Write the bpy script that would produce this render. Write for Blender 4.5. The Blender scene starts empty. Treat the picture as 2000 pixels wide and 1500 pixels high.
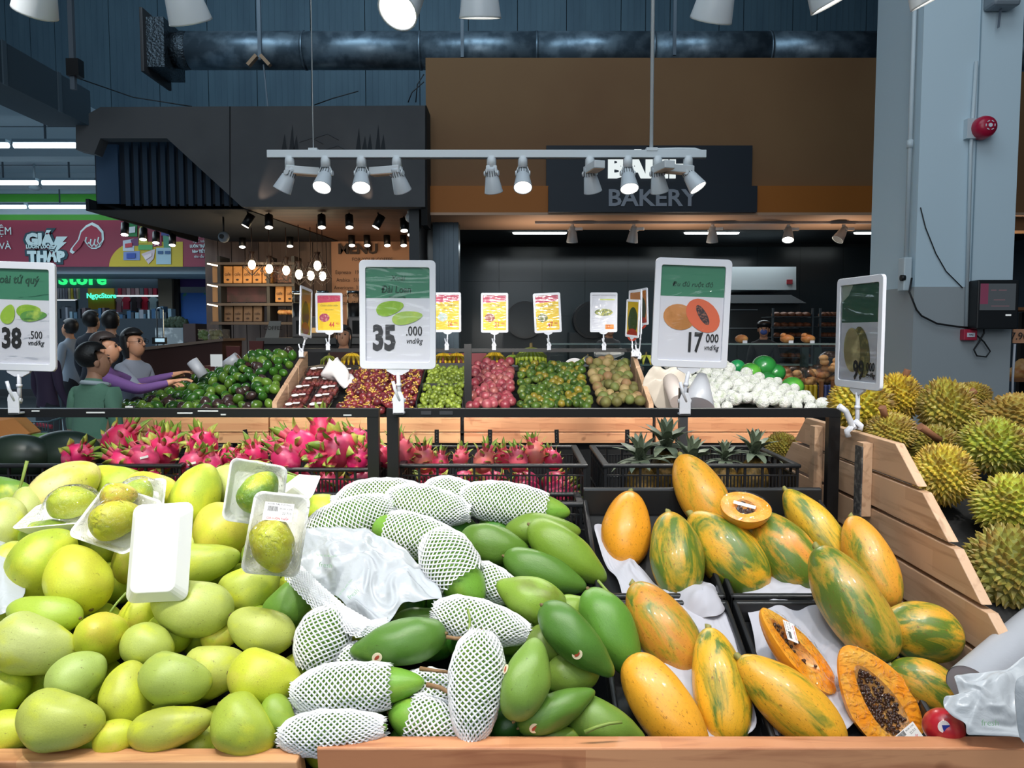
import bpy, math, random
from mathutils import Matrix, Vector, noise
SC = bpy.context.scene
COL = SC.collection
PI = math.pi
# ---------------------------------------------------------------- camera
PITCH = math.radians(3.8); CH = 1.55; F = 1500.0
cs, sn = math.cos(PITCH), math.sin(PITCH)
cam = bpy.data.cameras.new('camera'); camo = bpy.data.objects.new('camera', cam); COL.objects.link(camo)
cam.sensor_width = 36; cam.lens = 27; cam.clip_start = 0.05; cam.clip_end = 100
camo.location = (0, 0, CH); camo.rotation_euler = (PI/2 - PITCH, 0, 0)
SC.camera = camo
SC.view_settings.view_transform = 'Standard'; SC.view_settings.look = 'None'
SC.view_settings.gamma = 1; SC.view_settings.use_curve_mapping = False
SC.view_settings.exposure = 0.0
CR = Vector((1, 0, 0)); CU = Vector((0, sn, cs)); CF = Vector((0, cs, -sn)); CO = Vector((0, 0, CH))
def ray(px, py):
    u = (px-1000)/F; v = (750-py)/F
    return CR*u + CU*v + CF
def W(px, py, Y):
    d = ray(px, py); return CO + d*(Y/d.y)
def WX(px, py, X):
    d = ray(px, py); return CO + d*(X/d.x)
def WZ(px, py, Z):
    d = ray(px, py); return CO + d*((Z-CH)/d.z)
def lin(h):
    h = h.lstrip('#'); r = []
    for i in (0, 2, 4):
        x = int(h[i:i+2], 16)/255
        r.append(x/12.92 if x <= .04045 else ((x+.055)/1.055)**2.4)
    return (r[0], r[1], r[2], 1)
# ---------------------------------------------------------------- world and lights
wd = bpy.data.worlds.new('hall'); SC.world = wd; wd.use_nodes = True
wd.node_tree.nodes['Background'].inputs[0].default_value = (.40, .48, .56, 1)
wd.node_tree.nodes['Background'].inputs[1].default_value = .38
def area(name, loc, size, power, col, target=None, sy=None):
    l = bpy.data.lights.new(name, 'AREA'); l.energy = power; l.color = col; l.size = size
    if sy: l.shape = 'RECTANGLE'; l.size_y = sy
    o = bpy.data.objects.new(name, l); COL.objects.link(o); o.location = loc
    d = (Vector(target)-Vector(loc)) if target else Vector((0, 0, -1))
    o.rotation_euler = d.to_track_quat('-Z', 'Y').to_euler(); return o
def spot(name, loc, target, power, col, deg=50, blend=.5, r=.03):
    l = bpy.data.lights.new(name, 'SPOT'); l.energy = power; l.color = col
    l.spot_size = math.radians(deg); l.spot_blend = blend; l.shadow_soft_size = r
    o = bpy.data.objects.new(name, l); COL.objects.link(o); o.location = loc
    o.rotation_euler = (Vector(target)-Vector(loc)).to_track_quat('-Z', 'Y').to_euler(); return o
WARM = (1, .93, .82); NEUT = (1, .965, .90); COOL = (.72, .88, 1)
area('hall_tubes_near', (0, 1.5, 6.8), 5, 120, COOL, sy=3)
area('hall_tubes_far', (-9, 10.5, 3.9), 6, 330, COOL, sy=5)
area('back_wall_fill', (-2, 9, 8.3), 9, 260, (.62, .84, 1), (-2, 14, 5.5), sy=2)  # added unseen area light that brightens the upper back wall
area('shop_lights', (-10, 15.9, 2.9), 5, 130, (.9, .97, 1), sy=1)
area('front_fill', (-1, -3.5, 5.0), 5, 190, (.88, .95, 1), (0, 9, 3.5))  # added frontal fill behind the camera for column, fascia and boards
area('bakery_tubes', (2.0, 12.2, 2.9), 5, 60, (.85, .95, 1), sy=.6)
# added fill spots over the near stand, unseen and on no modelled track
for x, y, tx, ty, p in ((-1.0, .9, -.75, 1.7, 75), (-.35, .8, -.35, 1.7, 50), (.35, .9, .3, 1.75, 45), (1.0, .9, .75, 1.75, 50), (1.6, 1.2, 1.5, 2.0, 55), (-1.5, 1.3, -1.2, 2.3, 55)):
    spot('near_fill_spot', (x, y, 2.9), (tx, ty, .95), p*1.22, NEUT, 62, .6)
# ---------------------------------------------------------------- helpers
class MB:
    def __init__(s): s.v = []; s.f = []; s.m = []; s.sm = []
    def add(s, vs, fs, mi=0, smooth=False):
        b = len(s.v); s.v += [Vector(v) for v in vs]
        for f in fs: s.f.append(tuple(b+i for i in f)); s.m.append(mi); s.sm.append(smooth)
        return s
    def box(s, c, d, R=None, mi=0):
        c = Vector(c); hx, hy, hz = d[0]/2, d[1]/2, d[2]/2
        vs = [Vector((x, y, z)) for x in (-hx, hx) for y in (-hy, hy) for z in (-hz, hz)]
        if R is not None: vs = [R @ v for v in vs]
        return s.add([c+v for v in vs], [(0, 1, 3, 2), (4, 6, 7, 5), (0, 4, 5, 1), (2, 3, 7, 6), (0, 2, 6, 4), (1, 5, 7, 3)], mi)
    def bb(s, x0, x1, y0, y1, z0, z1, mi=0):
        return s.box(((x0+x1)/2, (y0+y1)/2, (z0+z1)/2), (abs(x1-x0), abs(y1-y0), abs(z1-z0)), None, mi)
    def bar(s, a, b, w, h=None, up=(0, 0, 1), mi=0):
        a = Vector(a); b = Vector(b); h = h or w; d = b-a; L = d.length
        if L < 1e-6: return s
        x = d/L; u = Vector(up); y = u.cross(x)
        if y.length < 1e-4: y = Vector((1, 0, 0)).cross(x)
        y.normalize(); z = x.cross(y)
        R = Matrix((x, y, z)).transposed()
        return s.box((a+b)/2, (L, w, h), R, mi)
    def prism(s, pts, off, mi=0, smooth=False):
        n = len(pts); off = Vector(off); pts = [Vector(p) for p in pts]
        vs = pts + [p+off for p in pts]
        fs = [tuple(range(n))[::-1], tuple(range(n, 2*n))] + [(i, (i+1) % n, n+(i+1) % n, n+i) for i in range(n)]
        return s.add(vs, fs, mi, smooth)
    def tube(s, pts, r, n=8, mi=0, caps=True):
        pts = [Vector(p) for p in pts]; rs = r if isinstance(r, (list, tuple)) else [r]*len(pts)
        vs = []; pr = None
        for i, p in enumerate(pts):
            t = (pts[min(i+1, len(pts)-1)]-pts[max(i-1, 0)]).normalized()
            if pr is None: pr = t.orthogonal().normalized()
            u = (pr - t*pr.dot(t)); u = u.normalized() if u.length > 1e-5 else t.orthogonal().normalized()
            pr = u; w = t.cross(u)
            for k in range(n):
                a = 2*PI*k/n; vs.append(p + u*(math.cos(a)*rs[i]) + w*(math.sin(a)*rs[i]))
        fs = [(i*n+k, i*n+(k+1) % n, (i+1)*n+(k+1) % n, (i+1)*n+k) for i in range(len(pts)-1) for k in range(n)]
        s.add(vs, fs, mi, True)
        if caps:
            b = len(s.v)-len(vs)
            s.f.append(tuple(b+k for k in range(n))[::-1]); s.m.append(mi); s.sm.append(False)
            b2 = b+(len(pts)-1)*n
            s.f.append(tuple(b2+k for k in range(n))); s.m.append(mi); s.sm.append(False)
        return s
    def surf(s, fn, nu, nv, mi=0, closeu=True):
        """fn(u,v): u around 0..1, v along 0..1"""
        vs = []; cu = nu if closeu else nu+1
        for j in range(nv+1):
            for i in range(cu): vs.append(fn(i/nu, j/nv))
        fs = [(j*cu+i, j*cu+(i+1) % cu, (j+1)*cu+(i+1) % cu, (j+1)*cu+i) for j in range(nv) for i in range(nu)]
        return s.add(vs, fs, mi, True)
    def ell(s, c, r, nu=12, nv=8, R=None, mi=0):
        c = Vector(c); r = (r, r, r) if isinstance(r, (int, float)) else r
        def fn(u, v):
            th = PI*min(max(v, .004), .996)
            p = Vector((r[0]*math.sin(th)*math.cos(2*PI*u), r[1]*math.sin(th)*math.sin(2*PI*u), -r[2]*math.cos(th)))
            return c + (R @ p if R is not None else p)
        return s.surf(fn, nu, nv, mi)
    def build(s, name, mats, parent=None, world=True):
        me = bpy.data.meshes.new(name)
        vs = s.v
        if parent is not None and world:
            top = parent
            while top.parent is not None: top = top.parent
            M = top.matrix_basis.inverted(); vs = [M @ v for v in vs]
        me.from_pydata([tuple(v) for v in vs], [], s.f)
        if not isinstance(mats, (list, tuple)): mats = [mats]
        for m in mats: me.materials.append(m)
        me.polygons.foreach_set('material_index', s.m); me.polygons.foreach_set('use_smooth', s.sm)
        me.validate(); me.update()
        return link(name, me, parent)
def link(name, me, parent=None):
    o = bpy.data.objects.new(name, me); COL.objects.link(o)
    if parent is not None: o.parent = parent
    return o
def bev(o, w=.003, seg=2):
    m = o.modifiers.new('bevel', 'BEVEL'); m.width = w; m.segments = seg; m.limit_method = 'ANGLE'; m.angle_limit = .7
    return o
def tag(o, label=None, cat=None, group=None, kind=None):
    if label: o['label'] = label
    if cat: o['category'] = cat
    if group: o['group'] = group
    if kind: o['kind'] = kind
    return o
def thing(name, loc, label, cat, group=None, rot=None):
    o = bpy.data.objects.new(name, None); o.empty_display_size = .05; COL.objects.link(o)
    o.location = loc
    if rot is not None: o.rotation_euler = rot
    o.matrix_basis = Matrix.LocRotScale(Vector(loc), o.rotation_euler.copy(), None)
    return tag(o, label, cat, group)
def copytree(o, parent=None, kids=None):
    c = o.copy(); COL.objects.link(c)
    if parent is not None: c.parent = parent
    for k in (KIDS(o)): copytree(k, c)
    return c
def KIDS(o): return list(o.children)
def struct(name, mb, m, parent=None):
    o = mb.build(name, m, parent)
    if parent is None: o['kind'] = 'structure'
    return o
# ---------------------------------------------------------------- materials
MATS = {}
def node(nt, t, **kw):
    n = nt.nodes.new(t)
    for k, v in kw.items(): setattr(n, k, v)
    return n
def mat(name, col='#808080', rough=.5, metal=0, spec=.5, emit=None, estr=0, alpha=1, trans=0, noise=None, bump=None, objcol=False, coat=0, sss=0, ior=None, stretch=None):
    if name in MATS: return MATS[name]
    m = bpy.data.materials.new(name); m.use_nodes = True; nt = m.node_tree; b = nt.nodes['Principled BSDF']; L = nt.links.new
    c = lin(col) if isinstance(col, str) else col
    b.inputs['Base Color'].default_value = c; b.inputs['Roughness'].default_value = rough
    b.inputs['Metallic'].default_value = metal; b.inputs['Specular IOR Level'].default_value = spec
    b.inputs['Alpha'].default_value = alpha; b.inputs['Transmission Weight'].default_value = trans
    b.inputs['Coat Weight'].default_value = coat; b.inputs['Coat Roughness'].default_value = .15
    if ior: b.inputs['IOR'].default_value = ior
    if sss:
        b.inputs['Subsurface Weight'].default_value = sss; b.inputs['Subsurface Radius'].default_value = (.02, .015, .008)
    if emit: b.inputs['Emission Color'].default_value = lin(emit); b.inputs['Emission Strength'].default_value = estr
    if noise or bump or objcol:
        tc = node(nt, 'ShaderNodeTexCoord'); vec = tc.outputs['Object']
        if stretch:
            mp = node(nt, 'ShaderNodeMapping'); mp.inputs['Scale'].default_value = stretch; L(vec, mp.inputs[0]); vec = mp.outputs[0]
        src = None
        if objcol:
            oi = node(nt, 'ShaderNodeObjectInfo'); src = oi.outputs['Color']; L(src, b.inputs['Base Color'])
        if noise:
            sc, c2, lo, hi = noise[:4]
            n = node(nt, 'ShaderNodeTexNoise'); n.inputs['Scale'].default_value = sc; n.inputs['Detail'].default_value = 4; L(vec, n.inputs['Vector'])
            r = node(nt, 'ShaderNodeMapRange'); r.inputs[1].default_value = lo; r.inputs[2].default_value = hi; L(n.outputs['Fac'], r.inputs[0])
            mx = node(nt, 'ShaderNodeMix', data_type='RGBA'); L(r.outputs[0], mx.inputs['Factor'])
            mx.inputs['A'].default_value = c; mx.inputs['B'].default_value = lin(c2)
            if src: L(src, mx.inputs['A'])
            L(mx.outputs['Result'], b.inputs['Base Color'])
        if bump:
            n2 = node(nt, 'ShaderNodeTexNoise'); n2.inputs['Scale'].default_value = bump[0]; n2.inputs['Detail'].default_value = 5; L(vec, n2.inputs['Vector'])
            bp = node(nt, 'ShaderNodeBump'); bp.inputs['Strength'].default_value = bump[1]; bp.inputs['Distance'].default_value = bump[2] if len(bump) > 2 else .01
            L(n2.outputs['Fac'], bp.inputs['Height']); L(bp.outputs[0], b.inputs['Normal'])
    MATS[name] = m; return m
def mat_wood(name, c1, c2, c3, axis='X', rough=.45):
    m = bpy.data.materials.new(name); m.use_nodes = True; nt = m.node_tree; b = nt.nodes['Principled BSDF']; L = nt.links.new
    tc = node(nt, 'ShaderNodeTexCoord'); mp = node(nt, 'ShaderNodeMapping'); L(tc.outputs['Object'], mp.inputs[0])
    if axis == 'Y': mp.inputs['Rotation'].default_value = (0, 0, PI/2)
    sw = node(nt, 'ShaderNodeSeparateXYZ'); L(mp.outputs[0], sw.inputs[0])
    add = node(nt, 'ShaderNodeMath', operation='ADD'); L(sw.outputs[1], add.inputs[0]); L(sw.outputs[2], add.inputs[1])
    cb = node(nt, 'ShaderNodeCombineXYZ'); L(sw.outputs[0], cb.inputs[0]); L(add.outputs[0], cb.inputs[1])
    br = node(nt, 'ShaderNodeTexBrick'); L(cb.outputs[0], br.inputs['Vector'])
    br.inputs['Color1'].default_value = lin(c1); br.inputs['Color2'].default_value = lin(c2); br.inputs['Mortar'].default_value = lin(c1)
    br.inputs['Scale'].default_value = 1; br.inputs['Mortar Size'].default_value = 0; br.inputs['Brick Width'].default_value = .27; br.inputs['Row Height'].default_value = .047
    mp2 = node(nt, 'ShaderNodeMapping'); L(mp.outputs[0], mp2.inputs[0]); mp2.inputs['Scale'].default_value = (2.2, 26, 26)
    n = node(nt, 'ShaderNodeTexNoise'); n.inputs['Scale'].default_value = 1.6; n.inputs['Detail'].default_value = 6; n.inputs['Distortion'].default_value = .8; L(mp2.outputs[0], n.inputs['Vector'])
    r = node(nt, 'ShaderNodeMapRange'); r.inputs[1].default_value = .52; r.inputs[2].default_value = .8; L(n.outputs['Fac'], r.inputs[0])
    mx = node(nt, 'ShaderNodeMix', data_type='RGBA'); L(r.outputs[0], mx.inputs['Factor']); L(br.outputs['Color'], mx.inputs['A']); mx.inputs['B'].default_value = lin(c3)
    vo = node(nt, 'ShaderNodeTexNoise'); vo.inputs['Scale'].default_value = 9; L(mp.outputs[0], vo.inputs['Vector'])
    r2 = node(nt, 'ShaderNodeMapRange'); r2.inputs[1].default_value = .68; r2.inputs[2].default_value = .76; r2.inputs[4].default_value = .55; L(vo.outputs['Fac'], r2.inputs[0])
    mx2 = node(nt, 'ShaderNodeMix', data_type='RGBA'); L(r2.outputs[0], mx2.inputs['Factor']); L(mx.outputs['Result'], mx2.inputs['A']); mx2.inputs['B'].default_value = lin('#7a4526')
    L(mx2.outputs['Result'], b.inputs['Base Color']); b.inputs['Roughness'].default_value = rough
    bp = node(nt, 'ShaderNodeBump'); bp.inputs['Strength'].default_value = .15; bp.inputs['Distance'].default_value = .002; L(n.outputs['Fac'], bp.inputs['Height']); L(bp.outputs[0], b.inputs['Normal'])
    return m
WOODX = mat_wood('rubberwood_x', '#dca878', '#c98d62', '#a8683f', 'X')
WOODY = mat_wood('rubberwood_y', '#cfab8c', '#bf997a', '#9c7658', 'Y')
WOODR = mat_wood('rubberwood_red', '#d89b70', '#c07f58', '#98573a', 'X')
def mat_em(name, col, st):
    if name in MATS: return MATS[name]
    m = bpy.data.materials.new(name); m.use_nodes = True; nt = m.node_tree; nt.nodes.clear()
    e = node(nt, 'ShaderNodeEmission'); e.inputs[0].default_value = lin(col); e.inputs[1].default_value = st
    o = node(nt, 'ShaderNodeOutputMaterial'); nt.links.new(e.outputs[0], o.inputs[0]); MATS[name] = m; return m
def mat_film(name, tint=(1, 1, 1, 1), rough=.06, base=.06, wave=None, fac=None):
    """thin clear film: transparent with a fresnel gloss and a wrinkle relief"""
    m = bpy.data.materials.new(name); m.use_nodes = True; nt = m.node_tree; nt.nodes.clear(); L = nt.links.new
    tr = node(nt, 'ShaderNodeBsdfTransparent'); tr.inputs[0].default_value = tint
    gl = node(nt, 'ShaderNodeBsdfGlossy'); gl.inputs['Roughness'].default_value = rough
    fr = node(nt, 'ShaderNodeLayerWeight'); fr.inputs[0].default_value = .12
    ad = node(nt, 'ShaderNodeMath', operation='ADD', use_clamp=True); ad.inputs[1].default_value = base; L(fr.outputs['Fresnel'], ad.inputs[0])
    mx = node(nt, 'ShaderNodeMixShader'); L(ad.outputs[0], mx.inputs[0]); L(tr.outputs[0], mx.inputs[1]); L(gl.outputs[0], mx.inputs[2])
    if wave:
        tc = node(nt, 'ShaderNodeTexCoord'); mp = node(nt, 'ShaderNodeMapping'); mp.inputs['Scale'].default_value = wave[0]; L(tc.outputs['Object'], mp.inputs[0])
        n = node(nt, 'ShaderNodeTexNoise'); n.inputs['Scale'].default_value = 1; n.inputs['Detail'].default_value = 2; n.inputs['Distortion'].default_value = 1.5; L(mp.outputs[0], n.inputs['Vector'])
        bp = node(nt, 'ShaderNodeBump'); bp.inputs['Strength'].default_value = wave[1]; bp.inputs['Distance'].default_value = wave[2]; L(n.outputs['Fac'], bp.inputs['Height'])
        L(bp.outputs[0], gl.inputs['Normal']); L(bp.outputs[0], fr.inputs['Normal'])
    o = node(nt, 'ShaderNodeOutputMaterial'); L(mx.outputs[0], o.inputs[0]); return m
FILM = mat_film('cling_film', wave=((60, 60, 60), .9, .01), rough=.05, base=.05)
COVER = mat_film('sign_cover', wave=((5, 5, 22), .8, .006), rough=.12, base=.05)
GLASS = mat_film('glass_pane', tint=(.93, .97, .96, 1), rough=.03, base=.03)
WHITEP = mat('white_plastic', '#dfe1ea', .35)
BLACKM = mat('black_metal', '#141416', .35)
BLACKP = mat('black_plastic', '#1c1d20', .38, bump=(60, .1, .002))
DARK = mat('dark_matte', '#0b0b0c', .8)
FOAMW = mat('white_foam', '#eeeef0', .7, bump=(300, .15, .001))
# ---------------------------------------------------------------- lettering
def text(s, h, M, m, parent, name='lettering', align='CENTER', sx=1.0, ext=.0006, label=None, bold=0, shear=0):
    """flat lettering of cap height about h on the plane M (x right, y up, z out)"""
    cu = bpy.data.curves.new('t', 'FONT'); cu.body = s; cu.size = h*1.38; cu.align_x = align; cu.align_y = 'CENTER'
    cu.extrude = ext; cu.resolution_u = 2; cu.offset = bold; cu.shear = shear
    t = bpy.data.objects.new('t', cu); COL.objects.link(t)
    dg = bpy.context.evaluated_depsgraph_get(); dg.update()
    me = bpy.data.meshes.new_from_object(t.evaluated_get(dg)); bpy.data.objects.remove(t); bpy.data.curves.remove(cu)
    me.name = name
    X = M @ Matrix.Diagonal((sx, 1, 1, 1))
    if parent is not None:
        top = parent
        while top.parent is not None: top = top.parent
        X = top.matrix_basis.inverted() @ X
    me.transform(X); me.materials.clear(); me.materials.append(m)
    o = link(name, me, parent)
    if label: o['label'] = label
    return o
def plane(origin, xdir=(1, 0, 0), up=(0, 0, 1)):
    x = Vector(xdir).normalized(); y = Vector(up); y = (y-x*y.dot(x)).normalized(); z = x.cross(y)
    M = Matrix((x, y, z)).transposed().to_4x4(); M.translation = Vector(origin); return M
def on(M, x, y, z=0): return M @ Vector((x, y, z))
def off(M, x, y, z=0): return M @ Matrix.Translation((x, y, z))
def rrect(w, h, r, n=4, cx=0, cy=0):
    p = []
    for (sx, sy, a0) in ((1, 1, 0), (-1, 1, PI/2), (-1, -1, PI), (1, -1, 1.5*PI)):
        for k in range(n+1):
            a = a0+PI/2*k/n; p.append((cx+sx*(w/2-r)+r*math.cos(a), cy+sy*(h/2-r)+r*math.sin(a)))
    return p
def flat(mb, M, pts, z, t=.0006, mi=0):
    P = [M @ Vector((x, y, z)) for x, y in pts]; n = (M.to_3x3() @ Vector((0, 0, 1)))*t
    mb.prism(P, n, mi); return mb
def ellp(cx, cy, rx, ry, a=0, n=20):
    return [(cx+rx*math.cos(2*PI*k/n)*math.cos(a)-ry*math.sin(2*PI*k/n)*math.sin(a), cy+rx*math.cos(2*PI*k/n)*math.sin(a)+ry*math.sin(2*PI*k/n)*math.cos(a)) for k in range(n)]
# ================================================================ the setting
def R4(x0, y0, x1, y1, Y):
    ym = (y0+y1)/2
    return W(x0, ym, Y).x, W(x1, ym, Y).x, W((x0+x1)/2, y1, Y).z, W((x0+x1)/2, y0, Y).z
def pbox(mb, x0, y0, x1, y1, Y, d, mi=0):
    a, b, c, e = R4(x0, y0, x1, y1, Y); return mb.bb(a, b, Y, Y+d, c, e, mi)
def pprism(mb, pts, Y, d, mi=0): return mb.prism([W(x, y, Y) for x, y in pts], (0, d, 0), mi)
TILE = mat('floor_tile_grey', '#a9b6bd', .25, noise=(2, '#98a6ae', .4, .6))
GROUT = mat('grout', '#5a6266', .8)
fl = struct('floor', MB().bb(-16, 9, -5, 24, -.2, -.008), GROUT)
tm = bpy.data.meshes.new('tile'); tb = MB().bb(-.297, .297, -.297, .297, -.01, 0)
tm.from_pydata([tuple(v) for v in tb.v], [], tb.f); tm.materials.append(TILE)
for i in range(-3, 4):
    for j in range(0, 9):
        o = link('tile', tm, fl); o.location = (i*.6+.1, j*.6+.4, 0)
for i in range(-12, -4):
    for j in range(6, 26):
        o = link('tile', tm, fl); o.location = (i*.6-.5, j*.6+.4, 0)
CONC = mat('ceiling_paint', '#5b6f80', .8, noise=(1.5, '#52677a', .4, .6))
struct('ceiling', MB().bb(-16, 9, 3, 24, 8.6, 8.8), CONC)
# corrugated hall wall, panel by panel
WALLM = mat('blue_grey_sheet', '#55707f', .6, noise=(1.2, '#4a6474', .35, .65), stretch=(3, 3, .5))
SEAM = mat('seam_dark', '#16222b', .8)
def panels(name, x0, x1, Y, z0, z1, seed):
    rnd = random.Random(seed); w = struct(name, MB().bb(x0, x1, Y+.03, Y+.2, z0, z1), SEAM)
    x = x0
    while x < x1-.1:
        d = min(rnd.choice((.45, .9, .9, 1.0)), x1-x)
        m = MB().bb(x+.007, x+d-.007, Y, Y+.035, z0, z1)
        k = x+.11
        while k < x+d-.06: m.bb(k, k+.018, Y-.006, Y+.002, z0, z1); k += .11
        m.build('panel', WALLM, w); x += d
    return w
panels('wall_back', -13, 9, 14.5, 4.43, 8.6, 3)
struct('wall_right', MB().bb(8.5, 8.7, -2, 24, 0, 8.6), CONC)
# hall ceiling at left, with its dropped beams
HC = mat('hall_ceiling_paint', '#9fb3c0', .8)
hcl = struct('ceiling_left_hall', MB().bb(-16, -5.36, 1.0, 15.2, 4.34, 4.42), HC)
for y in (8.2, 9.4, 10.6, 11.8, 13): MB().bb(-16, -5.36, y, y+.012, 4.334, 4.341).build('joint', SEAM, hcl)
for i, (y0, z0) in enumerate(((9.2, 4.12), (11.4, 4.12), (13.6, 4.12))):
    struct('beam_%d' % (i+1), MB().bb(-16, -5.6 if i else -7.2, y0, y0+.35, z0, 4.345), HC)
BEAM = mat('beam_paint', '#3c4d59', .7)
struct('beam_long_duct', MB().bb(-5.35, -4.86, 2.0, 9.05, 3.93, 4.33), BEAM)
m = MB()
for y in (4.2, 5.3, 6.4, 7.5, 8.4): m.bb(-4.862, -4.845, y, y+.06, 3.92, 4.335)
m.build('seam', mat('beam_seam', '#50616d', .7), bpy.data.objects['beam_long_duct'])
# ---- cafe fascia (grey-brown board, cut away at lower left)
FAS = mat('fascia_board', '#5d5e60', .75, noise=(1.1, '#525356', .4, .6))
Yf = 9.0
m = MB(); pprism(m, [(148, 236), (196, 209), (830, 206), (830, 404), (472, 404), (326, 270), (196, 270), (184, 300), (148, 292)], Yf, .18)
fa = struct('wall_cafe_fascia', m, FAS)
m = MB(); pprism(m, [(448, 208), (450, 208), (450, 404), (448, 404)], Yf-.004, .01); m.build('joint', DARK, fa)
# faint forest print on the fascia
m = MB(); rnd = random.Random(8)
for x in (555, 570, 578, 700, 712, 722, 738, 748):
    h = rnd.uniform(25, 50); pprism(m, [(x-5, 292), (x+5, 292), (x+1, 292-h)], Yf-.003, .002)
for x, y in ((590, 300), (610, 270), (640, 262), (660, 285)): m.tube([W(x-25, y+8, Yf-.002), W(x, y, Yf-.002), W(x+22, y+12, Yf-.002)], .004, 4)
m.build('forest_print', mat('print_dark', '#2e3237', .8), fa)
m = MB(); pbox(m, 822, 206, 834, 440, 9.05, .4); struct('trim_2', m, DARK)
# ---- navy slatted box behind the cut-away
NAVY = mat('navy_panel', '#12202f', .6); NAVY2 = mat('navy_rib', '#1d3347', .6); NBL = mat('navy_side_lit', '#24425f', .6)  # paler side tone holds the light falling on the angled strip
zb = W(300, 402, 9.5).z; zt = W(300, 255, 9.5).z
xL = W(186, 340, 9.5).x; xR = -1.1
nb = struct('wall_navy_box', MB().bb(xL, W(640, 340, 9.5).x, 9.5, 12.6, zb+.02, zt), NAVY)
m = MB(); pbox(m, 188, 282, 231, 398, 9.46, .05); m.build('side_panel', NBL, nb)
for k in range(16):
    x = 244+k*17.5
    if x > 500: break
    m = MB(); pbox(m, x, 276, x+9, 402, 9.44, .07); m.build('slat', NAVY2, nb)
# ---- cafe ceiling, walls
BR = mat('cafe_ceiling_brown', '#6a4a3a', .55, noise=(2, '#5c4034', .4, .6), stretch=(.4, 4, 1))
zc = W(600, 404, 9.1).z
struct('ceiling_cafe', MB().bb(xL+.5, xR+.05, 9.62, 12.6, zc, zc+.06).bb(W(476, 404, 9.2).x, xR+.05, 9.19, 9.62, zc, zc+.06), BR)
m = MB(); m.prism([(xL-.02, 9.3, zc-.012), (W(472, 404, 9.1).x, 9.2, zc-.012), (W(655, 463, 12.2).x, 12.4, zc-.012), (W(428, 463, 12.4).x, 12.4, zc-.012)], (0, 0, .008)); m.bb(xL-.02, xL+.02, 9.3, 12.5, zc-.012, zb+.05)
struct('trim_3', m, mat('navy_under', '#0a0f16', .8))
CW = mat('cafe_wall_plank', '#6b5a52', .7, noise=(2, '#5c4c46', .4, .6), stretch=(6, 6, .4))
cw = struct('wall_cafe_back', MB().bb(-5.0, -1.0, 12.62, 12.8, 0, 3.2), SEAM)
x = -5.0
while x < -1.05:
    MB().bb(x+.006, x+.214, 12.6, 12.63, 0, 3.2).build('plank', CW, cw); x += .22
struct('wall_cafe_right', MB().bb(-1.22, -1.1, 9.2, 12.8, 0, zc), mat('dark_steel_wall', '#272d32', .5))
# ---- bakery front
OR1 = mat('bakery_brown_orange', '#95704a', .7, noise=(.4, '#8a6340', .4, .6)); OR2 = mat('bakery_orange', '#b5691a', .6)
Yb = 9.5
m = MB(); pbox(m, 832, 113, 1790, 364, Yb, .3); struct('wall_bakery_fascia', m, OR1)
m = MB(); pbox(m, 833, 363, 1795, 415, Yb-.12, .5); struct('trim_4', m, OR2)
zs = W(1200, 415, Yb-.12).z
SOF = mat('bakery_soffit', '#c9a184', .5)
struct('ceiling_bakery_soffit', MB().bb(-1.05, 9.0, Yb-.12, 10.7, zs-.03, zs), SOF)
NV = mat('sign_navy', '#13212f', .55)
sg = thing('bakery_sign', W(1270, 415, Yb-.2), 'navy wall sign with white BÁNH and grey BAKERY lettering on the orange front', 'sign')
m = MB(); pbox(m, 1067, 284, 1469, 366, Yb-.06, .08); m.build('upper_board', NV, sg)
m = MB(); pbox(m, 1071, 363, 1479, 414, Yb-.2, .1); m.build('lower_board', NV, sg)
M = plane(W(1268, 328, Yb-.07)); text('BÁNH', .255, M, mat_em('letter_white', '#e9f2f2', 1.0), sg, sx=1.05, ext=.01, bold=.018)
M = plane(W(1274, 388, Yb-.21)); text('BAKERY', .2, M, mat('letter_grey', '#9aa0ac', .5), sg, sx=1.08, ext=.008, bold=.006)
m = MB(); pbox(m, 1795, 140, 2100, 450, 9.6, .3); struct('wall_bakery_right', m, OR1)
# bakery room
BT = mat('bakery_tile', '#2c3437', .22); BT2 = mat('bakery_grout', '#151a1c', .8)
bw = struct('wall_bakery_back', MB().bb(-1.1, 9, 13.52, 13.7, 0, 3.4), BT2)
tmb = bpy.data.meshes.new('tile'); tb = MB().bb(-.373, .373, -.012, 0, -.298, .298); tmb.from_pydata([tuple(v) for v in tb.v], [], tb.f); tmb.materials.append(BT)
for i in range(13):
    for j in range(5):
        o = link('tile', tmb, bw); o.location = (-.6+i*.75, 13.51, .35+j*.6)
struct('ceiling_bakery', MB().bb(-1.05, 9, 10.72, 13.7, zs+.1, zs+.2), mat('bakery_ceil', '#23282b', .8))
struct('trim_5', MB().bb(-1.05, 9, 10.70, 10.76, zs-.03, zs+.2), mat('bakery_ceil', '#23282b', .8))
ST = mat('blue_steel', '#3a4852', .3, metal=.5)
m = MB(); a, b, c, e = R4(846, 437, 896, 690, 10.0); m.bb(a, b, 10, 10.3, 0, zs-.03)
wp = struct('wall_bakery_pier', m, ST)
k = a+.03
while k < b-.03:
    MB().bb(k, k+.05, 9.985, 10.005, .5, zs-.03).build('panel', ST, wp); k += .062
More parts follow.
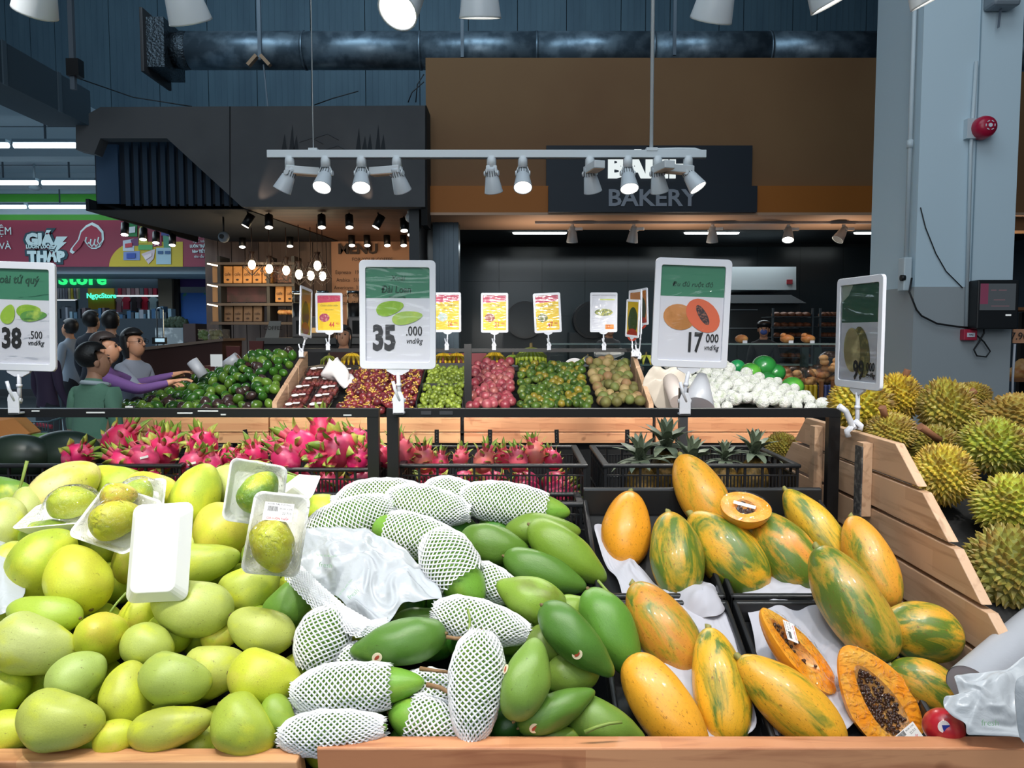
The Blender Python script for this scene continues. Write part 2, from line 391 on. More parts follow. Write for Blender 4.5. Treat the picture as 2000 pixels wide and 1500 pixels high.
# ---------------------------------------------------------------- column
CLB = mat('column_paint_blue', '#c9dcE6', .5, bump=(40, .1, .002)); CLG = mat('column_paint_grey', '#a3a9ac', .5, bump=(40, .1, .002))
Yc = 4.9; cx0 = W(1792, 400, Yc).x; cx1 = W(1984, 400, Yc).x; zsplit = W(1850, 560, Yc).z
co = struct('column', MB().bb(cx0, cx1, Yc, Yc+.62, zsplit, 8.6), CLB)
MB().bb(cx0-.004, cx1+.004, Yc-.004, Yc+.624, 0, zsplit).build('painted_dado', CLG, co)
ff = mat('column_seam', '#8fa5b2', .6)
zz = W(1890, 5, Yc).z
MB().bb(cx0+.35, cx0+.357, Yc-.005, Yc, zsplit, 4.2).build('seam', ff, co)
# fittings on the column
PIPE = mat('conduit_white', '#c6d2d8', .4)
xf = cx0-.03
cnd = thing('conduit', (cx0-.03, Yc+.06, 1.8), 'thin white electrical conduit down the side of the column', 'conduit')
MB().tube([(xf, Yc+.06, 4.4), (xf, Yc+.06, 2.02)], .014, 8).build('pipe', PIPE, cnd)
m = MB(); m.bb(xf-.03, xf+.02, Yc+.02, Yc+.1, 1.82, 2.03); bev(m.build('socket_box', PIPE, cnd), .006)
MB().tube([(xf, Yc+.06, 2.72), (xf, Yc+.06, 2.77)], .02, 8).build('coupling', PIPE, cnd)
pc = W(1884, 500, Yc-.02)
cn2 = thing('conduit', (pc.x, pc.y, 1.6), 'white conduit running down the column face to the red call point', 'conduit')
MB().tube([W(1907, 120, Yc-.02), W(1896, 290, Yc-.02), W(1887, 640, Yc-.02)], .011, 8).build('pipe', PIPE, cn2)
RED = mat('alarm_red', '#b3123a', .3); REDP = mat('red_plastic', '#b52742', .4)
bp = W(1908, 254, Yc)
bell = thing('fire_alarm_bell', bp, 'round red fire alarm bell high on the blue column', 'alarm bell')
MB().box((bp.x-.03, Yc-.02, bp.z), (.11, .045, .12)).build('base_plate', PIPE, bell)
m = MB()
prof = [(.001, -.135), (.03, -.133), (.058, -.12), (.068, -.095), (.07, -.045), (.066, -.04)]
m.surf(lambda u, v: Vector((bp.x+.008+prof[min(5, int(v*5+.5))][0]*math.cos(2*PI*u), Yc+prof[min(5, int(v*5+.5))][1]+.02, bp.z+prof[min(5, int(v*5+.5))][0]*math.sin(2*PI*u))), 24, 5)
m.build('gong', RED, bell)
M = plane((bp.x+.012, Yc-.117, bp.z))
m = MB(); flat(m, M, ellp(0, 0, .012, .012), 0, .004); m.build('hub', WHITEP, bell)
m = MB()
for a in range(0, 360, 60): flat(m, M, ellp(.027*math.cos(math.radians(a)), .027*math.sin(math.radians(a)), .009, .003, math.radians(a+90), 8), -.0, .003)
m.build('emblem', WHITEP, bell)
cp = W(1887, 654, Yc)
call = thing('fire_call_point', cp, 'small red fire alarm call point at the foot of the white conduit', 'call point')
bev(MB().box((cp.x, Yc-.025, cp.z), (.085, .05, .07)).build('housing', REDP, call), .006)
MB().box((cp.x, Yc-.052, cp.z), (.048, .004, .026)).build('glass_window', WHITEP, call)
text('FIRE', .012, plane((cp.x, Yc-.055, cp.z)), mat('text_dark', '#26282c', .6), call)
for (x, y) in ((1836, 276), (1970, 274), (1560+377, 110)): pass
# spray of cable over the column: plug and its lead
BLK = mat('cable_black', '#101114', .5)
cb = thing('plug_cable', W(1776, 540, Yc), 'black power lead and plug looping from the column socket to the screen', 'cable')
P = [(1773, 545), (1776, 570), (1790, 605), (1800, 617), (1830, 632), (1870, 638), (1895, 640)]
MB().tube([(xf+.01, Yc+.0, W(0, 543, Yc).z)]+[W(x, y, Yc-.03) for x, y in P[1:]], .006, 6).build('lead', BLK, cb)
MB().tube([W(1908, 620, Yc-.04), W(1896, 632, Yc-.04), W(1902, 650, Yc-.04), W(1922, 668, Yc-.04), W(1934, 686, Yc-.04), W(1926, 697, Yc-.04), W(1908, 695, Yc-.04), W(1902, 683, Yc-.04), W(1912, 668, Yc-.04), W(1922, 650, Yc-.04), W(1920, 632, Yc-.04)], .005, 6).build('loop', BLK, cb)
MB().tube([(xf-.045, Yc+.03, 1.9), (xf-.02, Yc+.03, 1.9)], .02, 10).build('plug', BLK, cb)
tag(MB().tube([W(1798, 405, Yc-.01), W(1808, 445, Yc-.01), W(1828, 495, Yc-.01), W(1848, 530, Yc-.01), W(1880, 562, Yc-.01)], .0035, 5).build('thin_wire', BLK), 'thin dark wire drooping diagonally across the blue column face', 'wire')
# screen
sp = W(1945, 595, Yc)
mon = thing('touch_screen', sp, 'dark wall-mounted price checking screen on the column', 'screen')
bev((lambda m: m.bb(W(1905, 595, Yc-.1).x, W(1986, 595, Yc-.1).x, Yc-.12, Yc-.02, W(0, 643, Yc-.1).z, W(0, 547, Yc-.1).z) and m)(MB()).build('casing', mat('screen_case', '#121417', .4), mon), .008)
a, b, c, e = R4(1914, 554, 1983, 606, Yc-.12)
MB().bb(a, b, Yc-.124, Yc-.12, c, e).build('display', mat_em('display_grey', '#5c646b', .45), mon)
a, b, c, e = R4(1914, 554, 1929, 594, Yc-.12)
MB().bb(a, b, Yc-.127, Yc-.124, c, e).build('side_menu', mat_em('display_pink', '#94506c', .4), mon)
a, b, c, e = R4(1964, 614, 1974, 617, Yc-.12)
MB().bb(a, b, Yc-.125, Yc-.12, c, e).build('light_strip', mat_em('strip_w', '#dfe6ea', .8), mon)
m = MB()
for k, (x0, x1, y) in enumerate(((1935, 1945, 566), (1950, 1965, 566), (1940, 1962, 585), (1935, 1970, 597))):
    a, b, c, e = R4(x0, y, x1, y+1.5, Yc-.12); m.bb(a, b, Yc-.1265, Yc-.124, c, e)
m.build('text_lines', mat_em('display_text', '#8d6b74', .5), mon)
MB().bb(sp.x-.05, sp.x+.05, Yc-.03, Yc, sp.z-.05, sp.z+.05).build('bracket', BLACKM, mon)
# bracket box at the top of the column
tp = W(1945, 15, Yc)
jb = thing('junction_box', (tp.x, Yc, tp.z), 'grey junction box with a hanging strap at the top of the column', 'junction box')
bev(MB().box((tp.x, Yc-.06, tp.z+.06), (.17, .12, .18)).build('housing', mat('box_grey', '#7d8790', .5), jb), .02)
MB().bar((tp.x, Yc-.05, tp.z-.01), (tp.x-.01, Yc-.05, tp.z-.14), .02, .004).build('strap', mat('strap_grey', '#66707c', .5), jb)
MB().box((tp.x+.05, Yc-.122, tp.z+.03), (.04, .004, .04)).build('label_plate', WHITEP, jb)
# ---------------------------------------------------------------- duct and hangers
DUCT = mat('galvanised_duct', '#8494a0', .38, metal=.6, noise=(5, '#5d6c78', .4, .6), bump=(8, .2, .01))
Yd = 12.0; z0 = W(1000, 99, Yd).z; rd = .275
du = thing('ventilation_duct', (0, Yd, z0), 'long round galvanised ventilation duct below the hall ceiling', 'duct')
xa = W(372, 99, Yd).x; k = xa
for j in range(8):
    m = MB(); m.tube([(k, Yd, z0), (k+1.74, Yd, z0)], rd, 40); m.build('duct_section', DUCT, du)
    MB().tube([(k+1.73, Yd, z0), (k+1.76, Yd, z0)], rd+.008, 40).build('joint_ring', DUCT, du); k += 1.76
    if k > 8: break
FOIL = mat('crumpled_foil', '#4b5258', .25, metal=.8, bump=(25, 1, .03))
m = MB(); m.tube([(xa-.24, Yd, z0), (xa-.1, Yd, z0), (xa+.02, Yd, z0)], [rd*.92, rd*1.02, rd*.97], 30); m.build('foil_sleeve', FOIL, du)
m = MB(); m.prism([(xa-.24, Yd-.36, z0+.36), (xa-.24, Yd+.36, z0+.36), (xa-.24, Yd+.36, z0-.36), (xa-.24, Yd-.36, z0-.36)], (-.26, 0, 0)); m.build('end_box', FOIL, du)
bev(MB().bb(xa-.55, xa-.5, Yd-.46, Yd+.46, z0-.46, z0+.46).build('end_flange', mat('flange_brown', '#3f3b3b', .5, metal=.3), du), .01)
HG = mat('hanger_grey', '#5f6a75', .5)
for i, (x, y1, Y, w, lab) in enumerate(((508, 118, 11.6, .05, 'grey duct hanger rod with an orange-lit clamp'), (903, 112, 11.5, .045, 'grey duct hanger rod just left of the orange front centre'), (1317, 108, 11.5, .045, 'grey duct hanger rod right of the white track pole'), (144, 175, 7.6, .045, 'free-hanging grey rod with dark clip beside the long beam'))):
    p = W(x, y1, Y); h = thing('hanger_rod', p, lab, 'hanger rod')
    MB().bb(p.x-w/2, p.x+w/2, Y-w/2, Y+w/2, p.z, 8.6).build('rod', HG, h)
    if i == 0:
        for s in (-1, 1): MB().bar((p.x+s*.03, Y-.05, p.z+.05), (p.x+s*.16, Y-.05, p.z-.09), .09, .05).build('clamp', mat('clamp_orange_lit', '#9c7a5c', .5), h)  # the tan puts orange light on the clamp into its colour
        MB().bar((p.x+.05, Y, p.z-.06), (p.x+.12, Y, p.z-.9), .02).build('lower_rod', HG, h)
    if i == 3:
        MB().bb(p.x-.04, p.x+.08, Y-.05, Y+.05, p.z+.12, p.z+.28).build('clip', BLACKM, h)
m = MB()
for pts_, lab_ in zip(([(828, 145), (815, 165), (812, 200)], [(828, 160), (805, 180), (797, 200)], [(700, 178), (650, 192), (614, 205)], [(150, 152), (260, 190), (375, 208)]), ('short curved dark cable beside the bakery front top corner', 'second curved cable just left of the bakery front corner', 'dark cable slanting above the café fascia middle', 'long slack cable from the hanging rod to the café fascia')):
    pts = pts_; m = MB(); m.tube([W(x, y, 11) for x, y in pts], .008, 5)
    tag(m.build('hanging_cable', BLK), lab_, 'cable', 'slack cables against the hall wall')
# ---------------------------------------------------------------- left hall
YB = 15.0
LG = mat('hall_bulkhead', '#b9cfda', .7); GRN = mat('stripe_green', '#4fae3c', .6)
m = MB(); pbox(m, -400, 368, 480, 432, YB, .3); hb = struct('wall_hall_bulkhead', m, LG)
for (y0, y1) in ((379, 394), (419, 431)):
    m = MB(); pbox(m, -400, y0, 470, y1, YB-.02, .03); m.build('green_stripe', GRN, hb)
m = MB(); pbox(m, -400, 520, 440, 535, YB, 1.4); struct('ceiling_shops', m, mat('shop_soffit', '#9fb5c2', .6))
m = MB(); pbox(m, -400, 300, 480, 760, 18.6, .2); struct('wall_shops', m, mat('shop_back', '#6a7a86', .8))
m = MB(); m.bb(-16, -15.8, 10, 21, 0, 5); struct('wall_left', m, HC)
# banner
RB = mat('banner_red', '#8f2b45', .5); YE = mat('banner_yellow', '#cfb62a', .5); PALE = mat('banner_white', '#d9eef0', .5); TEAL = mat('banner_shadow', '#2b4b58', .6)
Yn = YB-.25
bn = thing('banner', W(150, 521, Yn), 'wide red banner reading GIÁ LUÔN LUÔN THẤP with a pointing hand', 'banner')
m = MB(); pbox(m, -400, 430, 432, 521, Yn, .02); m.build('sheet', RB, bn)
def bp_(pts, z, matr, name='print', par=None):
    m = MB(); m.prism([W(x, y, Yn-z) for x, y in pts], (0, .004, 0)); return m.build(name, matr, par or bn)
c = [(209+x, 521) for x in (0,)]
cir = [(209, 521)]+[(283-62*math.cos(a*PI/24)-8, 521-50*math.sin(a*PI/24)) for a in range(0, 13)]+[(283, 472), (357, 472), (357, 521)]
bp_(cir, .01, YE, 'yellow_shape')
def bt(s, x, y, hpx, m_, sx=1, bold=0, z=.03): return text(s, hpx*Yn/F, plane(W(x, y, Yn-z)), m_, bn, sx=sx, ext=.004, bold=bold)
bt('GIÁ', 78, 470, 24, TEAL, 1.05, .05, .015); bt('GIÁ', 77, 469, 22, PALE, 1.05, .02)
bt('LUÔN LUÔN', 78, 482, 7, PALE, .95, .004)
bt('THẤP', 91, 503, 20, TEAL, 1.05, .05, .015); bt('THẤP', 90, 502, 19, PALE, 1.05, .02)
bp_([(110, 462), (132, 462), (122, 473), (130, 473), (104, 497), (111, 480), (103, 480)], .02, PALE, 'lightning_bolt')
bt('ỆM', 10, 452, 15, PALE, .9, .0); bt('VÀ', 10, 481, 13, PALE, 1, 0)
hand = [(136, 492), (142, 496), (155, 484), (163, 468), (171, 480), (179, 486), (188, 486), (196, 482), (203, 468), (202, 452), (192, 440), (180, 434), (168, 440), (157, 451), (152, 468), (138, 486)]
bp_(hand, .02, PALE, 'hand_outline')
cxh = sum(p[0] for p in hand)/len(hand); cyh = sum(p[1] for p in hand)/len(hand)
bp_([(cxh+(x-cxh)*.86, cyh+(y-cyh)*.84) for x, y in hand], .03, mat('banner_red2', '#a5304a', .5), 'hand_fill')
for (x, y) in ((171, 470), (180, 474), (188, 474), (195, 470)):
    m = MB(); m.tube([W(x-2, y-7, Yn-.036), W(x-4, y+2, Yn-.036), W(x, y+8, Yn-.036), W(x+3, y+3, Yn-.036)], .014, 6); m.build('finger_line', PALE, bn)
prods = [('#1f8a4a', [(244, 440), (258, 432), (268, 436), (268, 462), (244, 462)]), ('#d2cf4a', [(271, 448), (278, 436), (286, 448), (288, 475), (271, 475)]), ('#cdd9e6', [(240, 470), (262, 466), (262, 490), (240, 490)]), ('#6b3a6b', [(255, 468), (270, 464), (270, 480), (258, 480)]), ('#7d93c9', [(241, 492), (273, 490), (273, 508), (241, 508)]), ('#a3365a', [(297, 460), (315, 456), (316, 480), (298, 482)]), ('#4e9a7c', [(318, 458), (334, 464), (332, 485), (320, 485)]), ('#a9c9d8', [(305, 484), (334, 484), (334, 516), (305, 516)]), ('#d9c7cf', [(276, 496), (303, 486), (300, 505), (290, 516)]), ('#3e4b93', [(315, 446), (330, 446), (330, 460), (315, 460)]), ('#58b06a', [(270, 478), (298, 478), (298, 488), (270, 488)])]
for i, (cc, pts) in enumerate(prods): bp_(pts, .02+.001*i, mat('prod_%d' % i, cc, .5), 'product_print')
for i, (cc, pts) in enumerate((('#e8e4d0', [(249, 426), (256, 426), (256, 434), (249, 434)]), ('#c8444c', [(275, 430), (281, 430), (281, 438), (275, 438)]), ('#e6eef2', [(248, 444), (264, 442), (264, 454), (248, 456)]), ('#d03048', [(273, 455), (286, 455), (286, 463), (273, 463)]), ('#2b4fa8', [(247, 495), (264, 494), (264, 504), (247, 505)]), ('#c8a8b4', [(300, 458), (303, 458), (304, 480), (301, 480)]), ('#d8b0bc', [(307, 457), (310, 457), (311, 480), (308, 480)]), ('#2f5c8c', [(308, 490), (318, 490), (318, 496), (308, 496)]), ('#2f5c8c', [(322, 490), (332, 490), (332, 496), (322, 496)]), ('#c83a48', [(244, 476), (258, 474), (258, 482), (244, 484)]), ('#e8e8f0', [(318, 448), (327, 448), (327, 454), (318, 454)]), ('#f0e0e4', [(280, 500), (296, 494), (296, 500), (284, 508)]))): bp_(pts, .045, mat('prodl_%d' % i, cc, .5), 'product_label')
for s, y in (('các mặt hàng', 452), ('sinh hoạt hàng ngày', 461), ('Big C toàn quốc thời', 471), ('LUÔN THẤP quanh năm', 481), ('hàng TIẾT KIỆM MỖI', 491), ('nhu cầu và chi tiêu', 501)):
    bt(s, 402, y, 5.5, PALE, .78, .003 if s[0] in 'Lh' else 0)
# ceiling tubes
TUBE = mat_em('tube_white', '#e6f8ff', 5.0)
i = 0
for y, Y, segs in ((284, 9.8, ((-120, 16), (28, 150))), (357, 12.3, ((-60, 73), (83, 188))), (404, 14.5, ((-60, 50), (58, 176), (180, 230)))):
    for x0, x1 in segs:
        a, b = W(x0, y, Y), W(x1, y, Y)
        t = thing('ceiling_tube_light', (a+b)/2, 'fluorescent tube in the left hall, %s row, %s' % ({284: 'nearest', 357: 'middle', 404: 'farthest'}[y], 'cut by the frame edge' if x0 < 0 else ('short piece by navy box' if x0 == 180 else 'fully in view')), 'ceiling light', 'fluorescent tubes under the left hall ceiling')
        MB().tube([a, b], .035, 8).build('tube', TUBE, t)
        MB().bb(a.x, b.x, Y-.05, Y+.05, a.z+.03, a.z+.07).build('batten', mat('batten', '#8aa3b3', .6), t)
        MB().bb((a.x+b.x)/2-.01, (a.x+b.x)/2+.01, Y-.01, Y+.01, a.z+.07, 4.34).build('suspension', HG, t)
p = W(68, 366, 12.9); d = MB().ell(p, (.1, .1, .05)); d.tube([p, (p.x, p.y, 4.335)], .02, 6); tag(d.build('smoke_detector', HC), 'small pale round detector under the second tube row', 'detector')
# shop fronts
Ys = 16.5
def pth(name, rects, label, cat, Y, d=.05, group=None):
    a = rects[0]; t = thing(name, W((a[0]+a[2])/2, a[3], Y), label, cat, group)
    for (x0, y0, x1, y1, mm, pn) in rects:
        m = MB(); pbox(m, x0, y0, x1, y1, Y-(0 if pn == rects[0][5] else .04), d); m.build(pn, mm, t)
    return t
t = pth('shop_fascia', [(90, 537, 308, 562, mat('fascia_bluegrey', '#5b7182', .7), 'board')], 'blue-grey shop fascia with glowing green Store lettering', 'shop sign', Ys)
for ch, x in zip('Store', (123, 141, 160, 180, 198)): text(ch, .27, plane(W(x, 545, Ys-.03)), mat_em('green_glow', '#2fe07a', 1.3), t, name='letter', sx=1.1, ext=.02, bold=.01)
t = pth('shop_sign_board', [(172, 563, 223, 604, mat('panel_mustard', '#a98d1c', .7), 'board')], 'mustard yellow panel with turquoise NgọcStore lettering', 'shop sign', Ys+.8)
text('NgọcStore', .11, plane(W(198, 578, Ys+.74)), mat_em('turq_glow', '#4fe0c0', 1.4), t, sx=.98, ext=.01, bold=.004)
pth('shop_sign_board', [(345, 537, 415, 560, mat('panel_purple', '#3b2568', .7), 'board')], 'dark purple fascia panel right of the beige pillar', 'shop sign', Ys)
t = pth('patterned_screen', [(350, 572, 415, 640, mat('panel_blue', '#1b5cae', .6, noise=(3, '#2a7a62', .6, .64)), 'board')], 'bright blue patterned panel beside the café shelves', 'panel', Ys)
m = MB(); pbox(m, 311, 530, 338, 760, Ys-.2, .4); struct('pillar', m, mat('pillar_beige', '#6d6658', .7))
m = MB(); pbox(m, 338, 537, 350, 700, Ys-.1, .1); struct('trim_6', m, DARK)
# clothes
rnd = random.Random(5)
t = thing('clothes_rail', W(268, 640, 17.5), 'garment rail of red, white and grey shirts in the far shop', 'clothes rail')
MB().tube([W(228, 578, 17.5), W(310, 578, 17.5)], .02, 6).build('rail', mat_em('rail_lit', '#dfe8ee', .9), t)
for x, w, h, cc in ((232, 7, 30, '#b07f8f'), (246, 9, 22, '#c9324e'), (262, 8, 34, '#3b3236'), (281, 9, 24, '#e0304f'), (299, 10, 26, '#b9d4da'), (238, 5, 16, '#c9b6be'), (271, 5, 20, '#5c4a52')):
    m = MB(); pprism(m, [(x-w, 586), (x-w*.4, 580), (x+w*.4, 580), (x+w, 586), (x+w*.6, 590), (x+w*.7, 582+h), (x-w*.7, 582+h), (x-w*.6, 590)], 17.3+rnd.random()*.1, .06)
    m.build('shirt', mat('cloth_'+cc[1:], cc, .8), t)
a = W(229, 578, 17.9); b = W(309, 578, 17.9)
for q in (a, b): MB().bb(q.x-.02, q.x+.02, 17.85, 17.95, 0, q.z).build('upright', DARK, t)
t = thing('clothes_rail', W(268, 578, 17.9), 'upper rail of folded pink and white garments in the far shop', 'clothes rail')
for q in (a, b): MB().bb(q.x-.02, q.x+.02, 17.96, 18.0, 0, q.z+.1).build('upright', DARK, t)
for k in range(9):
    cc = rnd.choice(('#b8a2a8', '#8f6a74', '#6d7884', '#b0304a', '#c3c6cc')); m = MB(); pbox(m, 230+k*8.6, 563, 237+k*8.6, 577, 17.9, .08); m.build('garment', mat('cloth_'+cc[1:], cc, .8), t)
t = thing('clothes_rail', W(130, 585, 17.0), 'rail of pale clothes behind the mango price sign', 'clothes rail')
for q in (W(104, 586, 17), W(150, 586, 17)): MB().bb(q.x-.02, q.x+.02, 16.98, 17.02, 0, q.z).build('upright', DARK, t)
for k in range(9):
    cc = rnd.choice(('#c9c2a0', '#8a8f9c', '#a9b0bd', '#7c7f94', '#d0c24a')); m = MB(); pbox(m, 106+k*5.4, 563, 110+k*5.4, 583+rnd.random()*4, 17.0, .06); m.build('garment', mat('cloth_'+cc[1:], cc, .8), t)
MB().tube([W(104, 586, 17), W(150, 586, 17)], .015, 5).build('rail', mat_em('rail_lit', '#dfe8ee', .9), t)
# low shop counters and clutter between the shop and the stand
CLUT = ['#4a6a80', '#2b3440', '#7c98a8', '#39424c', '#8a8f9a', '#2c567a', '#a9bcc6', '#5d4c50']
t = thing('shop_counter', W(180, 660, 15.6), 'long dim counter crowded with small goods in front of the far shops', 'counter')
m = MB(); pbox(m, 90, 622, 345, 799, 15.6, .6); m.build('body', mat('counter_dim', '#2c3842', .6), t)
for k in range(30):
    x = 96+k*8; h = rnd.uniform(6, 24); cc = rnd.choice(CLUT); m = MB(); pbox(m, x, 622-h, x+rnd.uniform(4, 8), 622, 15.6, .2); m.build('package', mat('pkg_'+cc[1:], cc, .6), t)
# beige/white counter with purple sign
t = thing('market_counter', W(335, 700, 11.5), 'pale counter with marble print and hedge on top behind the shoppers', 'counter')
m = MB(); pbox(m, 306, 640, 360, 836, 12.5, .8); m.build('front', mat('marble_grey', '#7f8a90', .5, noise=(6, '#b9c3c8', .5, .6)), t)
m = MB()
for k in range(40): m.ell(W(318+rnd.random()*46, 624+rnd.random()*12, 12.6), .06, 6, 4)
tag(m.build('hedge', mat('hedge_dark', '#1f3320', .7), t), kind='stuff')
m = MB(); pbox(m, 358, 632, 382, 668, 12.4, .5); m.build('end_block', mat('block_brown', '#3d2f30', .7), t)
for x0, x1, y0, y1, lab in ((292, 330, 668, 676, ''),): pass
m = MB(); pprism(m, [(266, 682), (434, 664), (434, 893), (266, 893)], 9.6, .7)
wc = thing('wooden_counter', W(350, 780, 9.6), 'dark reddish wooden counter behind the reaching shoppers', 'counter'); m.build('body', mat('mahogany', '#3b1d16', .45), wc)
m = MB(); pprism(m, [(262, 680), (436, 661), (436, 666), (262, 686)], 9.55, .8); m.build('worktop', mat('worktop_tan', '#7d6a5c', .4), wc)
for x, y, cc, lab in ((400, 652, '#5f7a34', 'clear box of salad greens on the dark wooden counter'), (422, 650, '#8f8a5a', 'clear box of mixed vegetables at the counter end')):
    t = thing('salad_box', W(x, 662, 9.7), lab, 'food box'); m = MB(); pbox(m, x-13, 643, x+13, 663, 9.7, .25); m.build('box', FILM, t)
    m = MB()
    for k in range(14): m.ell(W(x-10+rnd.random()*20, 648+rnd.random()*13, 9.8), rnd.uniform(.02, .04), 6, 4)
    tag(m.build('salad', mat('salad_'+cc[1:], cc, .6), t), kind='stuff')
t = thing('counter_monitor', W(312, 668, 10), 'small screen glowing blue and white on the wooden counter', 'screen')
m = MB(); pbox(m, 297, 659, 323, 672, 9.7, .05); m.build('casing', DARK, t); m = MB(); pbox(m, 303, 661, 320, 668, 9.68, .02); m.build('display', mat_em('blue_glow', '#bfe3f5', .9), t)
# frame barrier
t = thing('tube_barrier', W(306, 700, 10.5), 'thin steel tube arch beside the wooden counter', 'barrier')
MB().tube([W(306, 690, 10.5)-Vector((0, 0, 1.27)), W(306, 605, 10.5), W(309, 602, 10.5), W(315, 602, 10.5), W(318, 605, 10.5), W(318, 690, 10.5)-Vector((0, 0, 1.27))], .012, 6).build('tube', mat('chrome', '#8d979e', .2, metal=1), t)
# ================================================================ cafe and bakery contents
rnd = random.Random(11)
# ---- track spot heads
LENS = mat_em('lamp_lens', '#fff8ec', 9.0)
HOUS = mat('lamp_white', '#c9cfd4', .35); SLOT = mat('lamp_slot', '#4a4e52', .6); GEAR = mat('lamp_gear', '#d6dbde', .4); GEARB = mat('lamp_gear_under', '#caa88c', .5)
def lamp_head(base, aim, L, r, label, group=None, gear=None, lit=True, par=None, hm=HOUS, name='spotlight', slots=True):
    """base: joint under the track, aim: unit vector of the beam"""
    base = Vector(base); aim = Vector(aim).normalized()
    t = thing(name, base, label, 'spotlight', group)
    c0 = base + Vector((0, 0, -.045)) if L > .08 else base.copy()
    back = c0 - aim*L*.25; u = aim.orthogonal().normalized(); w = aim.cross(u)
    prof = [(0, 0), (.0, .42), (.05, .52), (.12, .56), (.35, .62), (.38, .70), (.97, .98), (1, 1.0), (1, .93), (.96, .90)]
    m = MB(); n = 24; vs = []
    for s_, r_ in prof:
        for k in range(n):
            a = 2*PI*k/n; vs.append(back+aim*L*s_+(u*math.cos(a)+w*math.sin(a))*max(r*r_, .0004))
    m.add(vs, [(i*n+k, i*n+(k+1) % n, (i+1)*n+(k+1) % n, (i+1)*n+k) for i in range(len(prof)-1) for k in range(n)], 0, True)
    m.build('lamp_shade', hm, t)
    if slots:
        m = MB()
        for k in range(14):
            a = 2*PI*k/14; d = u*math.cos(a)+w*math.sin(a); m.bar(back+aim*L*.12+d*r*.565, back+aim*L*.33+d*r*.625, r*.07, r*.04, up=d)
        tag(m.build('cooling_slots', SLOT, t), kind='stuff')
    m = MB(); e = back+aim*L*.965
    m.add([e+(u*math.cos(2*PI*k/n)+w*math.sin(2*PI*k/n))*r*.91 for k in range(n)], [tuple(range(n))]); m.build('lens', LENS if lit else SLOT, t)
    if gear is not None:
        g = Vector(gear).normalized(); gl = .13 if L > .1 else .09; gc = base+Vector((0, 0, -.03))
        m = MB(); m.bar(gc-g*.02, gc+g*gl, .05, .034); bev(m.build('driver_box', GEAR, t), .003)
        m = MB(); m.bar(gc-g*.015+Vector((0, 0, -.018)), gc+g*(gl-.005)+Vector((0, 0, -.018)), .046, .003); m.build('driver_cover', GEARB, t)
    m = MB(); m.tube([base+Vector((0, 0, .03)), base+Vector((0, 0, -.02))], .022, 10); m.build('mount', GEAR, t)
    m = MB(); side = aim.cross(Vector((0, 0, 1))); side = side.normalized() if side.length > .1 else Vector((1, 0, 0))
    for s_ in (-1, 1): m.tube([c0+side*s_*r*.62, c0+side*s_*r*.8], .012, 8)
    m.bar(c0+side*r*.76, base+side*r*.3, .012, .004); m.bar(c0-side*r*.76, base-side*r*.3, .012, .004)
    m.build('yoke', GEAR, t)
    return t
# near track (2 m, over the aisle)
Yt = 3.55; TR = mat('track_white', '#d3dade', .4)
A, B = W(523, 299, Yt), W(1378, 304, Yt); A.z = B.z = (A.z+B.z)/2
tr = thing('light_track', (A+B)/2, 'white ceiling lighting track hanging over the stands', 'lighting track')
m = MB(); m.bar(A, B, .034, .034); bev(m.build('rail', TR, tr), .002)
m = MB(); m.bar(A+Vector((0, 0, -.019)), B+Vector((0, 0, -.019)), .016, .003); m.build('slot', SLOT, tr)
p = W(1272, 297, Yt)
MB().tube([(p.x, Yt, A.z), (W(1275, 0, Yt).x, Yt, 8.6)], .0085, 8).build('pole', TR, tr)
MB().tube([(W(612, 290, Yt).x, Yt, A.z), (W(610, 0, Yt).x, Yt, 8.6)], .0025, 5).build('suspension_wire', TR, tr)
MB().box((p.x, Yt, A.z+.02), (.05, .04, .014)).build('pole_bracket', TR, tr)
MB().box((W(612, 290, Yt).x, Yt, A.z+.02), (.04, .03, .012)).build('wire_bracket', TR, tr)
MB().tube([(p.x+.01, Yt, A.z+.022), (p.x+.12, Yt, A.z+.025), (B.x-.05, Yt, A.z+.024), (B.x-.01, Yt, A.z+.012)], .006, 6).build('feed_cable', TR, tr)
heads = [(566, (-.55, .15, -1), (.9, .35, 0), 'first head from the track left end, tilted to the left'), (636, (-.12, -.62, -1), None, 'second head from the left, lit face towards the near stand'), (706, (.08, -.6, -1), None, 'third head from the left, lit face towards the near stand'),
         (775, (.28, .6, -1), (-.95, .3, 0), 'fourth head from the left, driver box pointing left'), (960, (.12, .45, -1), (0, .3, 0), 'head left of centre facing away, square driver box above'), (1021, (.0, -.62, -1), None, 'lit head hanging just right of the track middle'),
         (1152, (.25, .45, -1), (.15, -.6, 0), 'dark-faced head under the navy sign left end'), (1226, (.05, -.5, -1), None, 'lit head hanging in front of the BÁNH letters'), (1284, (.25, .45, -1), (.15, -.6, 0), 'dark-faced head next to the white pole foot'), (1335, (.62, -.32, -1), (-.9, -.3, 0), 'last head at the right end, tilted to the right')]
for i, (x, aim, gear, lab) in enumerate(heads):
    b = W(x, 322, Yt); b.y = Yt; b.z = A.z-.04
    if x == 1335: b.x += .02
    g = gear
    lamp_head(b, aim, .115, .043, 'white track spotlight, '+lab, 'white spotlights on the hanging track', gear=g)
